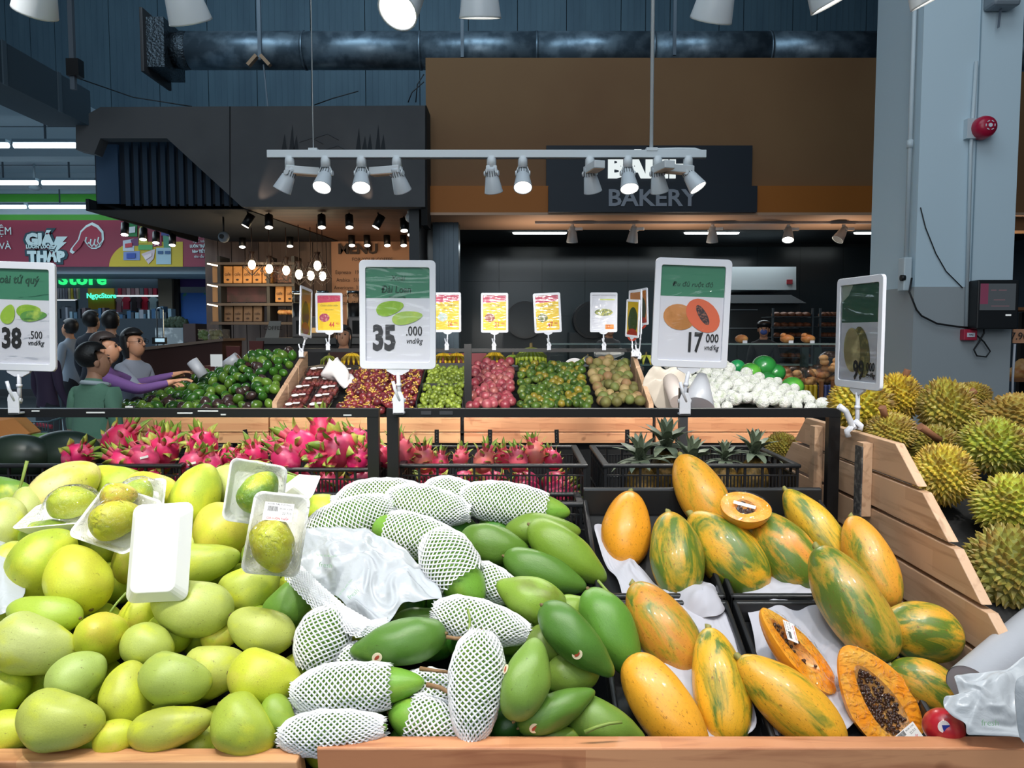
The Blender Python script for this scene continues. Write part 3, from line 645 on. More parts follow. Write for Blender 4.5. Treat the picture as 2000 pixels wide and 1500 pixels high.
# heads on the front track along the top edge of the view
Y2 = 1.95; z2 = A.z+.02
A2, B2 = Vector((-1.5, Y2, z2+.075)), Vector((1.4, Y2, z2+.075))
t2 = thing('light_track', (A2+B2)/2, 'second white lighting track, just above the view', 'lighting track')
MB().bar(A2, B2, .034).build('rail', TR, t2)
for x in (-1.2, 1.1): MB().tube([(x, Y2, z2+.08), (x, Y2, 8.6)], .0085, 8).build('pole', TR, t2)
for x, y, aim, gear, lit, lab in ((68, 24, (-.5, .55, -1), None, 1, 'large white spotlight at the top left corner, cropped'), (373, 43, (.12, .62, -1), None, 1, 'white spotlight over the duct end, pointing away'), (776, 22, (-.4, -.75, -1.0), (1, .2, 0), 1, 'white spotlight with its glaring round face towards the viewer'),
                             (938, 36, (.0, .34, -1), None, 1, 'white spotlight pointing straight down above the hanger rod'), (1388, 40, (-.14, .6, -1), (1, .2, 0), 0, 'white cylinder spotlight facing away beside the white pole'), (1625, 8, (.5, .10, -1), None, 1, 'white spotlight with bright rim left of the column top'), (1822, 0, (.5, .08, -1), None, 1, 'white spotlight cropped at the top before the column')):
    c = W(x, y, Y2-.02); a = Vector(aim).normalized()
    b = c - a*.1125 + Vector((0, 0, .045))
    lamp_head((b.x, b.y, b.z), aim, .15, .052, lab, 'white spotlights on the front track', gear=gear, lit=bool(lit))
# light of the heads, then further spots
for x, tx, ty, p in ((-1.6, -1.6, 5.9, 30), (-.9, -.9, 5.9, 30), (-.2, -.4, 5.9, 30), (.5, .35, 5.9, 30), (1.2, 1.5, 5.9, 42)):
    spot('track_head_light', (x*.75, Yt+.1, A.z-.15), (tx, ty, 1.1), p*4.2, NEUT, 52, .5)
for x, tx, p in ((-1.0, -.7, 30), (-.3, -.4, 26), (.3, .2, 26), (.85, .7, 26)):
    spot('track_head_light', (x, Yt-.1, A.z-.15), (tx, 1.95, 1.1), p, NEUT, 55, .5)
spot('pear_fill', (1.9, 4.3, 2.6), (1.8, 5.9, 1.1), 150, NEUT, 50, .5)  # extra fill added to brighten the pears, belongs to no head
spot('avocado_light', (-2.2, 4.4, 2.6), (-2.2, 5.9, 1.1), 60, NEUT, 60, .5)
spot('shopper_fill', (-1.9, 4.3, 2.9), (-2.9, 5.9, 1.4), 45, NEUT, 60, .6)  # fill spot added for the shoppers' faces, no fitting there
spot('durian_light', (1.5, 1.6, 2.7), (1.55, 2.3, 1.2), 30, NEUT, 70, .6)
spot('dragon_fruit_light', (-.8, 2.0, 2.4), (-.9, 2.7, 1.1), 14, NEUT, 75, .6)
# ---- bakery: wall lamps, small tracks
TUB2 = mat_em('tube_room', '#f4ffff', 6.0)
for x0, x1, lab in ((1001, 1107, 'white fluorescent tube left in the dark bakery'), (1336, 1444, 'white fluorescent tube in the middle of the bakery'), (1668, 1790, 'white fluorescent tube partly behind the column')):
    Y = 12.0; a, b = W(x0, 452, Y), W(x1, 452, Y); t = thing('bakery_tube_light', (a+b)/2, lab, 'ceiling light', 'fluorescent tubes in the bakery')
    m = MB(); m.bb(a.x, b.x, Y-.04, Y+.04, a.z-.045, a.z+.045); bev(m.build('tube', TUB2, t), .03, 3)
    MB().bb(a.x-.03, b.x+.03, Y-.03, Y+.06, a.z+.046, zs+.11).build('housing', SLOT, t)
tb = thing('light_track', W(1300, 424, 9.9), 'grey lighting track fixed under the bakery soffit', 'lighting track')
m = MB(); m.bb(W(1045, 424, 9.9).x, W(1800, 424, 9.9).x, 9.88, 9.92, zs-.06, zs-.028); m.build('rail', mat('track_grey', '#9d9fa5', .4), tb)
HG2 = mat('lamp_grey', '#9ba3a8', .4)
for x, aim, gear, lab in ((1118, (0, .3, -1), (.9, -.2, 0), 'first'), (1238, (-.1, .3, -1), (.8, -.3, 0), 'second'), (1392, (.05, .3, -1), (.9, -.3, 0), 'third'), (1540, (-.2, -.5, -1), (1, 0, 0), 'fourth, lit'), (1648, (-.7, -.2, -1), (1, 0, 0), 'fifth, tilted')):
    b = W(x, 440, 9.9); b.y = 9.9; b.z = zs-.1
    lamp_head(b, aim, .2, .075, 'small white spotlight under the bakery soffit, %s from the left' % lab, 'spotlights under the bakery soffit', gear=gear, lit=('lit' in lab), hm=HG2, slots=False)
for x in (.4, 2.2, 4.2, 6.2): spot('soffit_uplight_fill', (x, 10.0, 2.2), (x, 10.05, 3.2), 26, (1, .82, .64), 150, 1)  # added uplights without fittings, they brighten the soffit from below
# oven, hood, racks and counters
STL = mat('oven_steel', '#9aa3a6', .35, metal=.6)
ov = thing('bakery_oven', W(1470, 760, 12.8), 'pale deck oven with small red badge behind the papaya sign', 'oven')
m = MB(); pprism(m, [(1425, 521), (1555, 521), (1555, 566), (1425, 566)], 12.3, 1.0); m.build('hood', mat('oven_white', '#aab3b6', .4), ov)
m = MB(); pprism(m, [(1425, 576), (1545, 576), (1575, 592), (1425, 592)], 12.2, 1.0); m.build('shelf', STL, ov)
m = MB(); pbox(m, 1425, 594, 1560, 834, 12.5, .8); m.build('body', mat('oven_dark', '#2d3335', .4), ov)
m = MB(); pbox(m, 1537, 546, 1548, 555, 12.28, .02); m.build('badge', mat('badge_red', '#8a2a33', .5), ov)
m = MB(); pbox(m, 1425, 604, 1480, 606, 12.45, .03); pbox(m, 1425, 640, 1560, 642, 12.45, .03); m.build('door_trim', STL, ov)
for i, (x0, x1) in enumerate(((1508, 1585), (1600, 1650))):
    t = thing('baking_rack', W((x0+x1)/2, 790, 11.6), 'tall wheeled rack of brown loaves %s' % ('just right of the masked baker' if i == 0 else 'half hidden by the durian sign'), 'rack')
    m = MB()
    for x in (x0, x1): pbox(m, x-1.5, 602, x+1.5, 850, 11.5, .04)
    m.build('frame', mat('rack_steel', '#6d7578', .3, metal=.7), t)
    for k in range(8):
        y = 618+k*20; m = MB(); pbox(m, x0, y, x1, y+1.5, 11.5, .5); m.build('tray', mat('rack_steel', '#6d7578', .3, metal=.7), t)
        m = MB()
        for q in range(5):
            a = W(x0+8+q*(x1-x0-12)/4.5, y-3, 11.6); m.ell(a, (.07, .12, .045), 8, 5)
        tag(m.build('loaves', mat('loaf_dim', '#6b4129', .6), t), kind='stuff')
# round mixer silhouettes
for x, lab in ((1025, 'round dark dough mixer left in the bakery'), (1155, 'round dark dough mixer behind the right promotion signs')):
    t = thing('dough_mixer', W(x, 760, 12.4), lab, 'mixer'); c = W(x, 625, 12.4)
    m = MB(); m.tube([(c.x, 12.3, c.z), (c.x, 12.7, c.z)], .3, 28); m.build('bowl', mat('mixer_dark', '#191c1e', .35), t)
    m = MB(); m.tube([(c.x, 12.28, c.z), (c.x, 12.3, c.z)], .26, 28); m.build('bowl_face', mat('mixer_dim', '#2b2f31', .3, metal=.5), t)
    MB().bb(c.x-.35, c.x+.35, 12.4, 12.9, 0, c.z-.2).build('body', mat('mixer_body', '#3a4042', .5), t)
# display case with glass, bread on top
Yk = 8.4
dc = thing('bread_display_case', W(1450, 780, Yk), 'long glass bread display case across the bakery front', 'display case')
a, b, c, e = R4(1075, 671, 1760, 676, Yk); ztop = e
MB().bb(a, b+.6, Yk, Yk+.5, e-.012, e).build('top_glass', mat('glass_edge', '#8fa39f', .15), dc)
MB().bb(a, b+.6, Yk+.0, Yk+.008, .95, e-.012).build('front_glass', GLASS, dc)
MB().bb(a, b+.6, Yk+.06, Yk+.6, 0, .93).build('base', mat('case_dark', '#1c1e20', .4), dc)
for x in (1200, 1565, 1590): m = MB(); pbox(m, x, 678, x+14, 760, Yk+.03, .05); m.build('post', mat('case_post', '#37423f', .3), dc)
m = MB(); pbox(m, 1075, 712, 1780, 714, Yk+.1, .35); m.build('shelf', mat('glass_edge', '#8fa39f', .15), dc)
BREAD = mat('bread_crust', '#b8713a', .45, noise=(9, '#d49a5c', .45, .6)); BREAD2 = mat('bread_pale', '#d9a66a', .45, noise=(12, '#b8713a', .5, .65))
for i, (x, w, lab) in enumerate(((1448, .07, 'round bun on the display case glass, leftmost of three'), (1537, .075, 'wrapped roll with tag on the glass top, middle of three'), (1578, .075, 'wrapped roll with tag on the glass top, rightmost of three'))):
    p = W(x, 664, Yk+.15); t = thing('bread_roll', (p.x, p.y, ztop), lab, 'bread')
    m = MB(); m.ell((p.x, p.y, ztop+.05), (w, .09, .048), 14, 8)
    if i: m.ell((p.x-.04, p.y, ztop+.085), (.035, .05, .03), 10, 6)
    m.build('crust', BREAD, t); MB().box((p.x+.01, p.y-.1, ztop+.018), (.05, .004, .03)).build('price_tag', WHITEP, t)
k = 0
for x0, x1, y0, y1, n, wh in ((1515, 1580, 722, 752, 3, 'left of the glass post'), (1592, 1640, 722, 752, 3, 'beside the durian sign'), (1600, 1640, 700, 715, 1, 'lying on top of the others'), (1420, 1450, 730, 745, 1, 'behind the green pomelos')):
    for j in range(n):
        x = x0+(j+.5)*(x1-x0)/n; p = W(x, (y0+y1)/2+rnd.uniform(-4, 4), 7.9); t = thing('bag_of_rolls', p, 'bag of brown rolls %s%s' % (wh, '' if n == 1 else ', '+('left', 'middle', 'right')[j]+' one'), 'bread', 'bagged rolls in front of the bakery')
        m = MB()
        for q in range(7): m.ell(p+Vector((rnd.uniform(-.09, .09), rnd.uniform(-.06, .06), rnd.uniform(-.07, .06))), (.05, .045, .035), 8, 6)
        tag(m.build('rolls', BREAD if j % 2 else BREAD2, t), kind='stuff'); MB().ell(p, (.13, .11, .12), 14, 8).build('bag', FILM, t)
spot('bread_light', (3.0, 7.6, 2.9), (3.2, 8.0, 1.0), 60, WARM, 70, .6)
bl = thing('basket_ledge', W(1600, 790, 7.9), 'dark ledge with wooden basket posts carrying the bagged rolls', 'ledge')
a, b, c, e = R4(1400, 757, 1720, 800, 7.9); MB().bb(a, b, 7.7, 8.1, c, e).build('shelf', mat('ledge_dark', '#2a2522', .5), bl)
MB().bb(a, b, 7.75, 8.05, 0, c-.002).build('base', DARK, bl)
WP = mat('post_wood', '#8a5a36', .5)
for x in (1603, 1626): m = MB(); pbox(m, x, 745, x+5, 800, 7.6, .05); m.build('post', WP, bl)
for x, cc, lab in ((1585, '#b59a1e', 'row of small yellow packets on the ledge'), (1614, '#3b4a7c', 'row of dark blue bottles on the ledge')):
    t = thing('packet_row', W(x, 790, 7.68), lab, 'packets')
    for k in range(3):
        m = MB(); pbox(m, x-13+k*9, 752, x-6+k*9, 790, 7.66, .05); bev(m.build('packet', mat('pk_'+cc[1:], cc, .4), t), .012)
# ---- right edge beyond the column: shelf with rolls, 7.9 tag
t = thing('price_tag_holder', W(1990, 690, 5.2), 'orange price tag at the far right edge reading 7', 'price tag')
m = MB(); pbox(m, 1979, 643, 2010, 670, 5.2, .01); m.build('card', mat('tag_salmon', '#e0a27c', .5), t)
text('7.900', .05, plane(W(1996, 657, 5.19)), mat('text_dark', '#26282c', .6), t)
MB().tube([W(1982, 672, 5.2), W(1978, 740, 5.2), W(1976, 830, 5.2)], .008, 6).build('stalk', WHITEP, t)
t = thing('bread_stand', W(2000, 800, 6.6), 'dark stand with bread at the right edge behind the column', 'stand')
m = MB(); pbox(m, 1985, 600, 2080, 606, 6.6, .5); pbox(m, 1985, 740, 2080, 746, 6.6, .5); m.build('shelf', WP, t)
m = MB(); pbox(m, 1990, 610, 2080, 900, 7.1, .05); m.build('back', DARK, t)
for x, y, h in ((1996, 722, .1), (1986, 728, .06)): m = MB(); m.ell(W(x, y, 6.8), (.07, .07, h), 10, 8); m.build('loaf', BREAD2, t)
# ---- cafe: shelves
SH = mat('shelf_dark', '#26292a', .5); KR = mat('kraft_bag', '#c08a4e', .6, noise=(5, '#a9763f', .45, .6)); KD = mat('kraft_shaded', '#5e4b3a', .6)  # the darker kraft has the bottom shelf's shade in its colour
Ysf = 11.6
sh = thing('coffee_shelf', W(490, 700, Ysf), 'dark café shelf stacked with brown coffee bags', 'shelf')
for x in (428, 523, 572): m = MB(); pbox(m, x, 500, x+6, 850, Ysf, .4); m.build('upright', SH, sh)
for y in (512, 554, 592, 629): m = MB(); pbox(m, 410, y, 575, y+5, Ysf-.02, .42); m.build('shelf_board', mat('shelf_brown', '#4f463f', .5), sh)
for y in (515, 556, 594): m = MB(); m.tube([W(405, y, Ysf-.1), W(425, y+4, Ysf-.1)], .012, 6); m.build('lamp_strip', mat_em('strip_warm', '#fff0d8', 2.5), sh)
INK = mat('bag_ink', '#2c1a10', .6)
def bag(x, y1, w, h, mm, lab, g, Y=Ysf+.05):
    p = W(x, y1, Y); t = thing('coffee_bag', p, lab, 'coffee bag', g); m = MB(); ww = w*Y/F/2; hh = h*Y/F
    m.prism([(p.x-ww, Y, p.z), (p.x+ww, Y, p.z), (p.x+ww, Y+.02, p.z+hh), (p.x-ww, Y+.02, p.z+hh)], (0, .12, 0)); bev(m.build('pouch', mm, t), .008)
    text('cafe', hh*.2, plane((p.x, Y-.001, p.z+hh*.52)), INK, t, sx=.8)
    m = MB(); flat(m, plane((p.x, Y-.002, p.z+hh*.2)), ellp(0, 0, ww*.35, hh*.06), 0, .002); m.build('stamp', INK, t)
for k in range(5): bag(445+k*19, 553, 17, 33, KR, 'kraft coffee bag on the lit top shelf, number %s from its end' % ('one', 'two', 'three', 'four', 'five')[k], 'coffee bags on the café shelf')
for k in range(2): bag(546+k*20, 590, 17, 32, KR, 'kraft coffee bag on the second shelf beside the grinders, %s one' % ('left', 'right')[k], 'coffee bags on the café shelf')
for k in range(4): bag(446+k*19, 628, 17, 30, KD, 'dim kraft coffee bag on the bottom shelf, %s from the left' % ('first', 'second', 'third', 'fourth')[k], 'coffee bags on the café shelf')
m = MB(); pbox(m, 436, 560, 520, 590, Ysf+.25, .08); tag(m.build('display_print', mat('print_mauve', '#5b3d45', .6, noise=(4, '#3f3438', .4, .6))), 'long mauve printed board on the middle café shelf', 'board')
m = MB(); pbox(m, 534, 520, 570, 552, Ysf+.2, .1); tag(m.build('copper_mesh_panel', mat('copper_dim', '#6d4536', .4, metal=.3, noise=(30, '#3a2822', .45, .55))), 'copper-coloured ribbed panel on the top café shelf', 'panel')
m = MB()
for q in range(5): m.ell(W(548+q*6, 610, Ysf+.1), (.05, .06, .04), 8, 5)
tag(m.build('pastry_row', BREAD2), 'row of pale pastries on the lower café shelf', 'pastry', kind='stuff')
# left face of the shelf bags
for k, (y0, y1) in enumerate(((520, 552), (560, 590), (598, 628))):
    p0 = W(415, y1, Ysf); m = MB(); pbox(m, 415, y0, 427, y1, Ysf+.02, .1); tag(m.build('cardboard_sleeve', mat('sleeve', '#8a6a48', .7)), 'narrow tan sleeve at the left end of the %s café shelf' % ('top', 'middle', 'bottom')[k], 'package', 'tan sleeves at the shelf end')
# uniform brown plank lettering: menu
MEN = thing('menu_board', W(740, 640, 12.5), 'warm-lit café wall menu with dark MENU lettering', 'menu board')
m = MB(); pbox(m, 648, 470, 800, 640, 12.5, .06); m.build('board', mat('menu_brown', '#b08468', .6), MEN)
DKT = mat('menu_ink', '#2a1611', .6)
text('MENU', .16, plane(W(699, 487, 12.45)), DKT, MEN, sx=1.05, ext=.01, bold=.008)
text('FOR YOUR COFFEE', .055, plane(W(727, 507, 12.45)), DKT, MEN)
for k, (s, x) in enumerate((('Espresso   19k', 680), ('Arabica   51k', 680), ('Americano  31k', 680), ('Mocha   45k', 680), ('Latte   45k', 680))): text(s, .06, plane(W(x, 532+k*15, 12.45)), DKT, MEN, sx=.85)
# grinders
cz_ = W(650, 660, 9.6).z
for i, x in enumerate((583, 631, 690)):
    t = thing('coffee_grinder', W(x, 650, 9.95), 'tall black coffee grinder with clear hopper, %s' % ('left of the yellow signs', 'between the two yellow signs', 'right under the menu')[i], 'coffee grinder', 'coffee grinders on the café counter')
    p = W(x, 615, 9.95); p.y = 9.95; Z0 = cz_; m = MB(); m.tube([(p.x, 9.95, Z0), (p.x, 9.95, p.z+.15)], .08, 16); m.build('body', BLACKM, t)
    m = MB(); m.tube([(p.x, 9.95, p.z+.152), (p.x, 9.95, p.z+.27)], .075, 16); m.build('hopper', GLASS, t)
    m = MB(); m.tube([(p.x, 9.95, p.z+.272), (p.x, 9.95, p.z+.31)], .08, 16); m.build('lid', mat('chrome', '#8d979e', .2, metal=1), t)
# counter and espresso machines
cc_ = thing('cafe_counter', W(650, 700, 9.6), 'grey café counter behind the avocado pile', 'counter')
a, b, c, e = R4(500, 660, 806, 672, 9.6); MB().bb(a, b, 9.6, 10.3, c, e).build('worktop', mat('counter_grey', '#5f5c58', .4), cc_)
MB().bb(a+.05, b-.05, 9.7, 10.2, 0, c).build('body', mat('counter_front', '#35312f', .5), cc_)
a, b, c, e = R4(415, 652, 500, 672, 9.3)
for i, (x0, x1) in enumerate(((570, 640), (680, 720))):
    t = thing('espresso_machine', W((x0+x1)/2, 660, 9.8), 'grey espresso machine on the café counter, %s' % ('left one' if i == 0 else 'behind the seated woman'), 'coffee machine')
    m = MB(); pbox(m, x0, 618, x1, 660, 9.8, .35); bev(m.build('housing', mat('machine_grey', '#6e6a68', .35, metal=.4), t), .02)
    m = MB(); pbox(m, x0+8, 626, x0+26, 652, 9.78, .03); m.build('brew_bay', DARK, t)
    m = MB(); pbox(m, x0+38 if i == 0 else x0+28, 640, x0+50 if i == 0 else x0+36, 650, 9.78, .03); m.build('panel_light', mat_em('warm_dim', '#ffcf8a', .6), t)
t = thing('cafe_card_sign', W(530, 662, 9.5), 'white tent card with dark print on the café counter', 'card')
m = MB(); pprism(m, [(526, 627), (549, 627), (544, 662), (516, 662)], 9.65, .01); m.build('card', mat('card_grey', '#8e8c86', .6), t); text('COFFEE', .05, plane(W(533, 641, 9.63)), DKT, t)
for k, (x, y) in enumerate(((455, 690), (500, 680))):
    t = thing('cafe_stool', W(x, 760, 9.0), 'red-brown café chair back %s' % ('left, below the shelf' if k == 0 else 'right, below the shelf'), 'chair')
    m = MB(); pprism(m, [(x-14, y-14), (x+14, y-14), (x+11, y+22), (x-11, y+22)], 9.0, .04); m.build('backrest', mat('stool_red', '#5c2622', .5), t)
    a = W(x, y+22, 9.0); m = MB(); m.bb(a.x-.2, a.x+.2, 8.6, 9.03, a.z-.06, a.z); m.build('seat', mat('stool_red', '#5c2622', .5), t)
    for sx in (-.17, .17):
        for yy in (8.63, 9.0): MB().bb(a.x+sx-.015, a.x+sx+.015, yy-.015, yy+.015, 0, a.z-.06).build('leg', SH, t)
# pendant bulbs in wire cages
BULB = mat_em('bulb_filament', '#fff2cf', 11.0); WIRE = mat('cage_wire', '#2a1a14', .5)
for i, (x, y, Y) in enumerate(((492, 517, 10.8), (526, 525, 11.0), (559, 528, 10.8), (584, 536, 10.6), (607, 538, 10.8), (620, 519, 10.5), (630, 539, 11.0))):
    c = W(x, y, Y); t = thing('pendant_bulb', c, 'glowing caged filament bulb over the café, %s from the left' % ('first', 'second', 'third', 'fourth', 'fifth', 'sixth', 'seventh')[i], 'pendant light', 'caged bulbs over the café counter')
    MB().ell(c, (.05, .05, .068), 14, 10).build('bulb', BULB, t)
    MB().tube([c+Vector((0, 0, .06)), c+Vector((0, 0, .11)), c+Vector((0, 0, .13)), c+Vector((0, 0, .18))], [.028, .03, .02, .045], 10).build('socket', WIRE, t)
    MB().tube([c+Vector((0, 0, .17)), (c.x, c.y, zc)], .006, 5).build('cord', WIRE, t)
    m = MB(); n = 6; r1 = .13
    top = [c+Vector((.04*math.cos(2*PI*k/n), .04*math.sin(2*PI*k/n), .15)) for k in range(n)]
    mid = [c+Vector((r1*math.cos(2*PI*k/n), r1*math.sin(2*PI*k/n), -.03)) for k in range(n)]; bot = c+Vector((0, 0, -.15))
    for k in range(n): m.bar(top[k], mid[k], .006); m.bar(mid[k], mid[(k+1) % n], .006); m.bar(mid[k], bot, .006)
    m.build('wire_cage', WIRE, t)
# black cafe spotlights
BK = mat('lamp_black', '#0f1012', .4)
k = 0
spots = [(243, 428, 10.2), (279, 439, 10.7), (304, 442, 11.1), (336, 446, 11.4), (525, 418, 9.5), (628, 418, 9.5), (682, 418, 9.5), (738, 418, 9.5), (483, 412, 9.4), (789, 437, 9.8), (802, 448, 10.2), (824, 462, 10.6), (566, 462, 11.8), (473, 462, 11.9), (687, 466, 11.7), (717, 466, 11.7), (756, 466, 11.7), (788, 466, 11.7)]
nm = ['first', 'second', 'third', 'fourth']
for i, (x, y, Y) in enumerate(spots):
    c = W(x, y, Y); c.z = min(c.z, zc-(.13 if Y < 11.6 else .10))
    aim = (.1, -.35, -1) if i not in (8, 7) else (-.5, -.2, -1)
    lab = ('small black spotlight along the navy soffit edge, %s from the left' % nm[i]) if i < 4 else ('small black café spotlight, %s' % ['front row at the slats corner', 'front row above the bulbs', 'front row centre', 'front row beside MENU', 'tilted, just under the cut-away corner', 'right run, first', 'right run, second', 'right run, third', 'above the pendant bulbs', 'above the coffee shelf', 'wall row, first', 'wall row, second', 'wall row, third', 'wall row, fourth'][i-4])
    t = thing('cafe_spotlight', (c.x, c.y, zc-.012), lab, 'spotlight', 'small black café spotlights')
    a = Vector(aim).normalized()
    MB().tube([c-a*.1, c+a*.06], .05, 12).build('housing', BK, t)
    u = a.orthogonal().normalized(); w = a.cross(u)
    m = MB(); m.add([c+a*.062+(u*math.cos(2*PI*q/12)+w*math.sin(2*PI*q/12))*.045 for q in range(12)], [tuple(range(12))]); m.build('lens', LENS, t)
    MB().tube([(c.x, c.y, zc-.005), c-a*.05], .01, 6).build('stem', BK, t)
# camera dome and cafe lights
t = thing('security_camera', W(802, 420, 9.4), 'grey pan camera hanging at the café right corner', 'camera'); c = W(801, 425, 9.4)
MB().tube([(c.x, c.y, zc), (c.x, c.y, c.z+.03)], .035, 10).build('mount', GEAR, t); MB().ell(c, (.06, .06, .06), 14, 8).build('dome', GEAR, t)
c = W(437, 463, 9.8); t = thing('security_camera', c, 'round grey camera beside the banner end', 'camera'); MB().ell(c, .07, 14, 8).build('dome', mat('box_grey', '#7d8790', .5), t); MB().tube([c-Vector((0,.06,0)), c-Vector((0,.08,0))], .03, 10).build('lens', BLK, t); MB().tube([c, (c.x, c.y, zc)], .012, 6).build('stem', BLK, t)
WM = (1, .72, .45)
for x, y, tx, ty, tz, p, dg in ((-3.3, 9.6, -3.0, 12.4, 1.8, 45, 80), (-1.9, 9.6, -1.9, 12.4, 1.9, 60, 70), (-1.7, 11.6, -1.75, 12.4, 1.7, 16, 60), (-4.0, 10.4, -4.2, 12.0, 2.3, 22, 80)):
    spot('cafe_light', (x, y, zc-.25), (tx, ty, tz), p, WM, dg, .7)
spot('shelf_light', (W(480, 0, 11.2).x, 11.3, 2.62), (W(480, 0, 11.2).x, 11.65, 2.2), 5, WM, 120, .8)
for x in (-3.9, -2.9): 
    l = bpy.data.lights.new('bulb_glow', 'POINT'); l.energy = 14; l.color = (1, .75, .45); l.shadow_soft_size = .3; o = bpy.data.objects.new('bulb_glow', l); COL.objects.link(o); o.location = (x, 10.8, 2.1)
# beams grazing the fascia
for x, p in ((490, 22), (722, 22)):
    a = W(484 if x < 600 else 736, 407, 8.89); b = W(528 if x < 600 else 706, 360, 8.985); spot('fascia_graze', a, b, 5, (1, .7, .5), 42, .7, .01)
spot('cafe_ceiling_glow', (-2.5, 10, 2.0), (-2.5, 10.4, 3.1), 12, WM, 160, 1)
# ================================================================ near stand: boards, rails, trays, crates
def seg_board(mb, pts, off): mb.prism(pts, off)
# front boards
fb = thing('stand_front_board', (-.6, 1.31, .72), 'pale wooden front board under the yellow-green mangoes', 'board')
m = MB(); m.prism([(-1.6, 1.345, .80), (-.378, 1.345, .80), (-.365, 1.345, .70), (-1.6, 1.345, .70)], (0, -.045, 0)); bev(m.build('board', WOODX, fb), .003)
m = MB(); m.prism([(-1.6, 1.335, .69), (-.36, 1.335, .69), (-.355, 1.335, .60), (-1.6, 1.335, .60)], (0, -.04, 0)); bev(m.build('board', WOODR, fb), .003)
fb = thing('stand_front_board', (.4, 1.31, .72), 'long wooden front board under the netted mangoes and papayas', 'board')
m = MB(); m.prism([(-.345, 1.35, .82), (1.7, 1.35, .82), (1.7, 1.35, .72), (-.34, 1.35, .72)], (0, -.042, 0)); bev(m.build('board', WOODR, fb), .003)
m = MB(); m.prism([(-.34, 1.345, .71), (1.7, 1.345, .71), (1.7, 1.345, .61), (-.34, 1.345, .61)], (0, -.042, 0)); bev(m.build('board', WOODR, fb), .003)
# carcass
PL = lambda Y: .79+(Y-1.36)*.42      # fruit centre plane
st = thing('display_stand', (-.4, 1.8, 0), 'black metal carcass of the near fruit stand', 'stand')
for x in (-1.58, -.36, .14, .9):
    for y in (1.38, 2.2): MB().bb(x-.02, x+.02, y-.02, y+.02, 0, PL(y)-.17).build('leg', BLACKM, st)
for y, x0, x1 in ((1.38, -1.6, .92), (2.2, -1.6, .92)): MB().bb(x0, x1, y-.018, y+.018, PL(y)-.2, PL(y)-.16).build('cross_bar', BLACKM, st)
def slab(name, x0, x1, y0, y1, dz, t, mm, par):
    m = MB(); m.prism([(x0, y0, PL(y0)+dz), (x1, y0, PL(y0)+dz), (x1, y1, PL(y1)+dz), (x0, y1, PL(y1)+dz)], (0, 0, -t)); return m.build(name, mm, par)
slab('sloping_shelf', -1.6, .165, 1.36, 2.24, -.145, .015, DARK, st)
MB().bb(-1.6, .165, 1.36, 1.375, .6, .74).build('front_panel', DARK, st)
# black display trays for the papayas
TRY = mat('tray_black', '#1b1c1e', .33, bump=(90, .15, .001))
for i, (x0, x1, y0, y1, lab) in enumerate(((.20, .505, 1.38, 1.76, 'lower left black papaya tray'), (.515, .83, 1.38, 1.76, 'lower right black papaya tray'), (.20, .505, 1.77, 2.14, 'upper left black papaya tray'), (.515, .87, 1.77, 2.14, 'upper right black papaya tray'))):
    t = thing('display_tray', ((x0+x1)/2, y0, PL(y0)-.09), lab+' with raised rim, lined with white paper', 'tray')
    slab('tray_bottom', x0, x1, y0, y1, -.075, .006, TRY, t)
    h = .045
    for (a, b, c, d) in ((x0, x0+.012, y0, y1), (x1-.012, x1, y0, y1), (x0, x1, y0, y0+.012), (x0, x1, y1-.012, y1)):
        m = MB(); m.prism([(a, c, PL(c)-.075), (b, c, PL(c)-.075), (b, d, PL(d)-.075), (a, d, PL(d)-.075)], (0, 0, h+(.03 if c > 2 else 0))); bev(m.build('tray_wall', TRY, t), .004)
# back rails with posts: left run and right run
def rail(x0, x1, lab, Y=2.3, zc_=None):
    zt = W(1000, 806, Y).z; t = thing('sign_rail', ((x0+x1)/2, Y, zt), lab, 'rail')
    MB().bar((x0, Y, zt), (x1, Y, zt), .026, .026).build('top_bar', BLACKM, t); return t, zt
xl1 = W(741, 805, 2.3).x; xr0 = W(756, 805, 2.3).x; xr1 = W(1639, 805, 2.3).x
t, zr = rail(-1.75, xl1, 'black square-section rail with torn tape, above the dragon fruit')
MB().bb(xl1-.035, xl1-.001, 2.287, 2.313, .3, zr-.012).build('post', BLACKM, t); MB().bb(-1.72, -1.69, 2.287, 2.313, .3, zr-.012).build('post', BLACKM, t)
TAPE = mat('torn_tape', '#c9ccd0', .4)
for x0, x1, y in ((60, 75, 803), (167, 203, 806), (345, 375, 807), (385, 425, 803), (430, 440, 810), (670, 686, 811), (243, 258, 795)):
    a = W(x0, y, 2.28); b = W(x1, y+1.5, 2.28); MB().bb(a.x, b.x, 2.284, 2.2865, b.z, b.z+.004).build('tape_scrap', TAPE, t)
t, _ = rail(xr0, xr1, 'black square-section rail behind the green mangoes and papayas')
for x in (xr0+.018, xr1-.018): MB().bb(x-.017, x+.017, 2.287, 2.313, .3, zr-.012).build('post', BLACKM, t)
for x0, x1, y in ((858, 884, 803), (822, 842, 803)): a = W(x0, y, 2.28); b = W(x1, y+7, 2.28); MB().bb(a.x, b.x, 2.284, 2.2865, b.z, a.z).build('tape_scrap', mat('tape_dull', '#3b3c40', .3), t)
t = thing('support_post', (W(1335, 850, 2.75).x, 2.75, .9), 'thin grey upright post between the two stands', 'post')
a = W(1326, 850, 2.75); b = W(1342, 850, 2.75); MB().bb(a.x, b.x, 2.74, 2.77, 0, W(0, 812, 2.75).z+.1).build('upright', mat('post_grey', '#5c5a5c', .4), t)
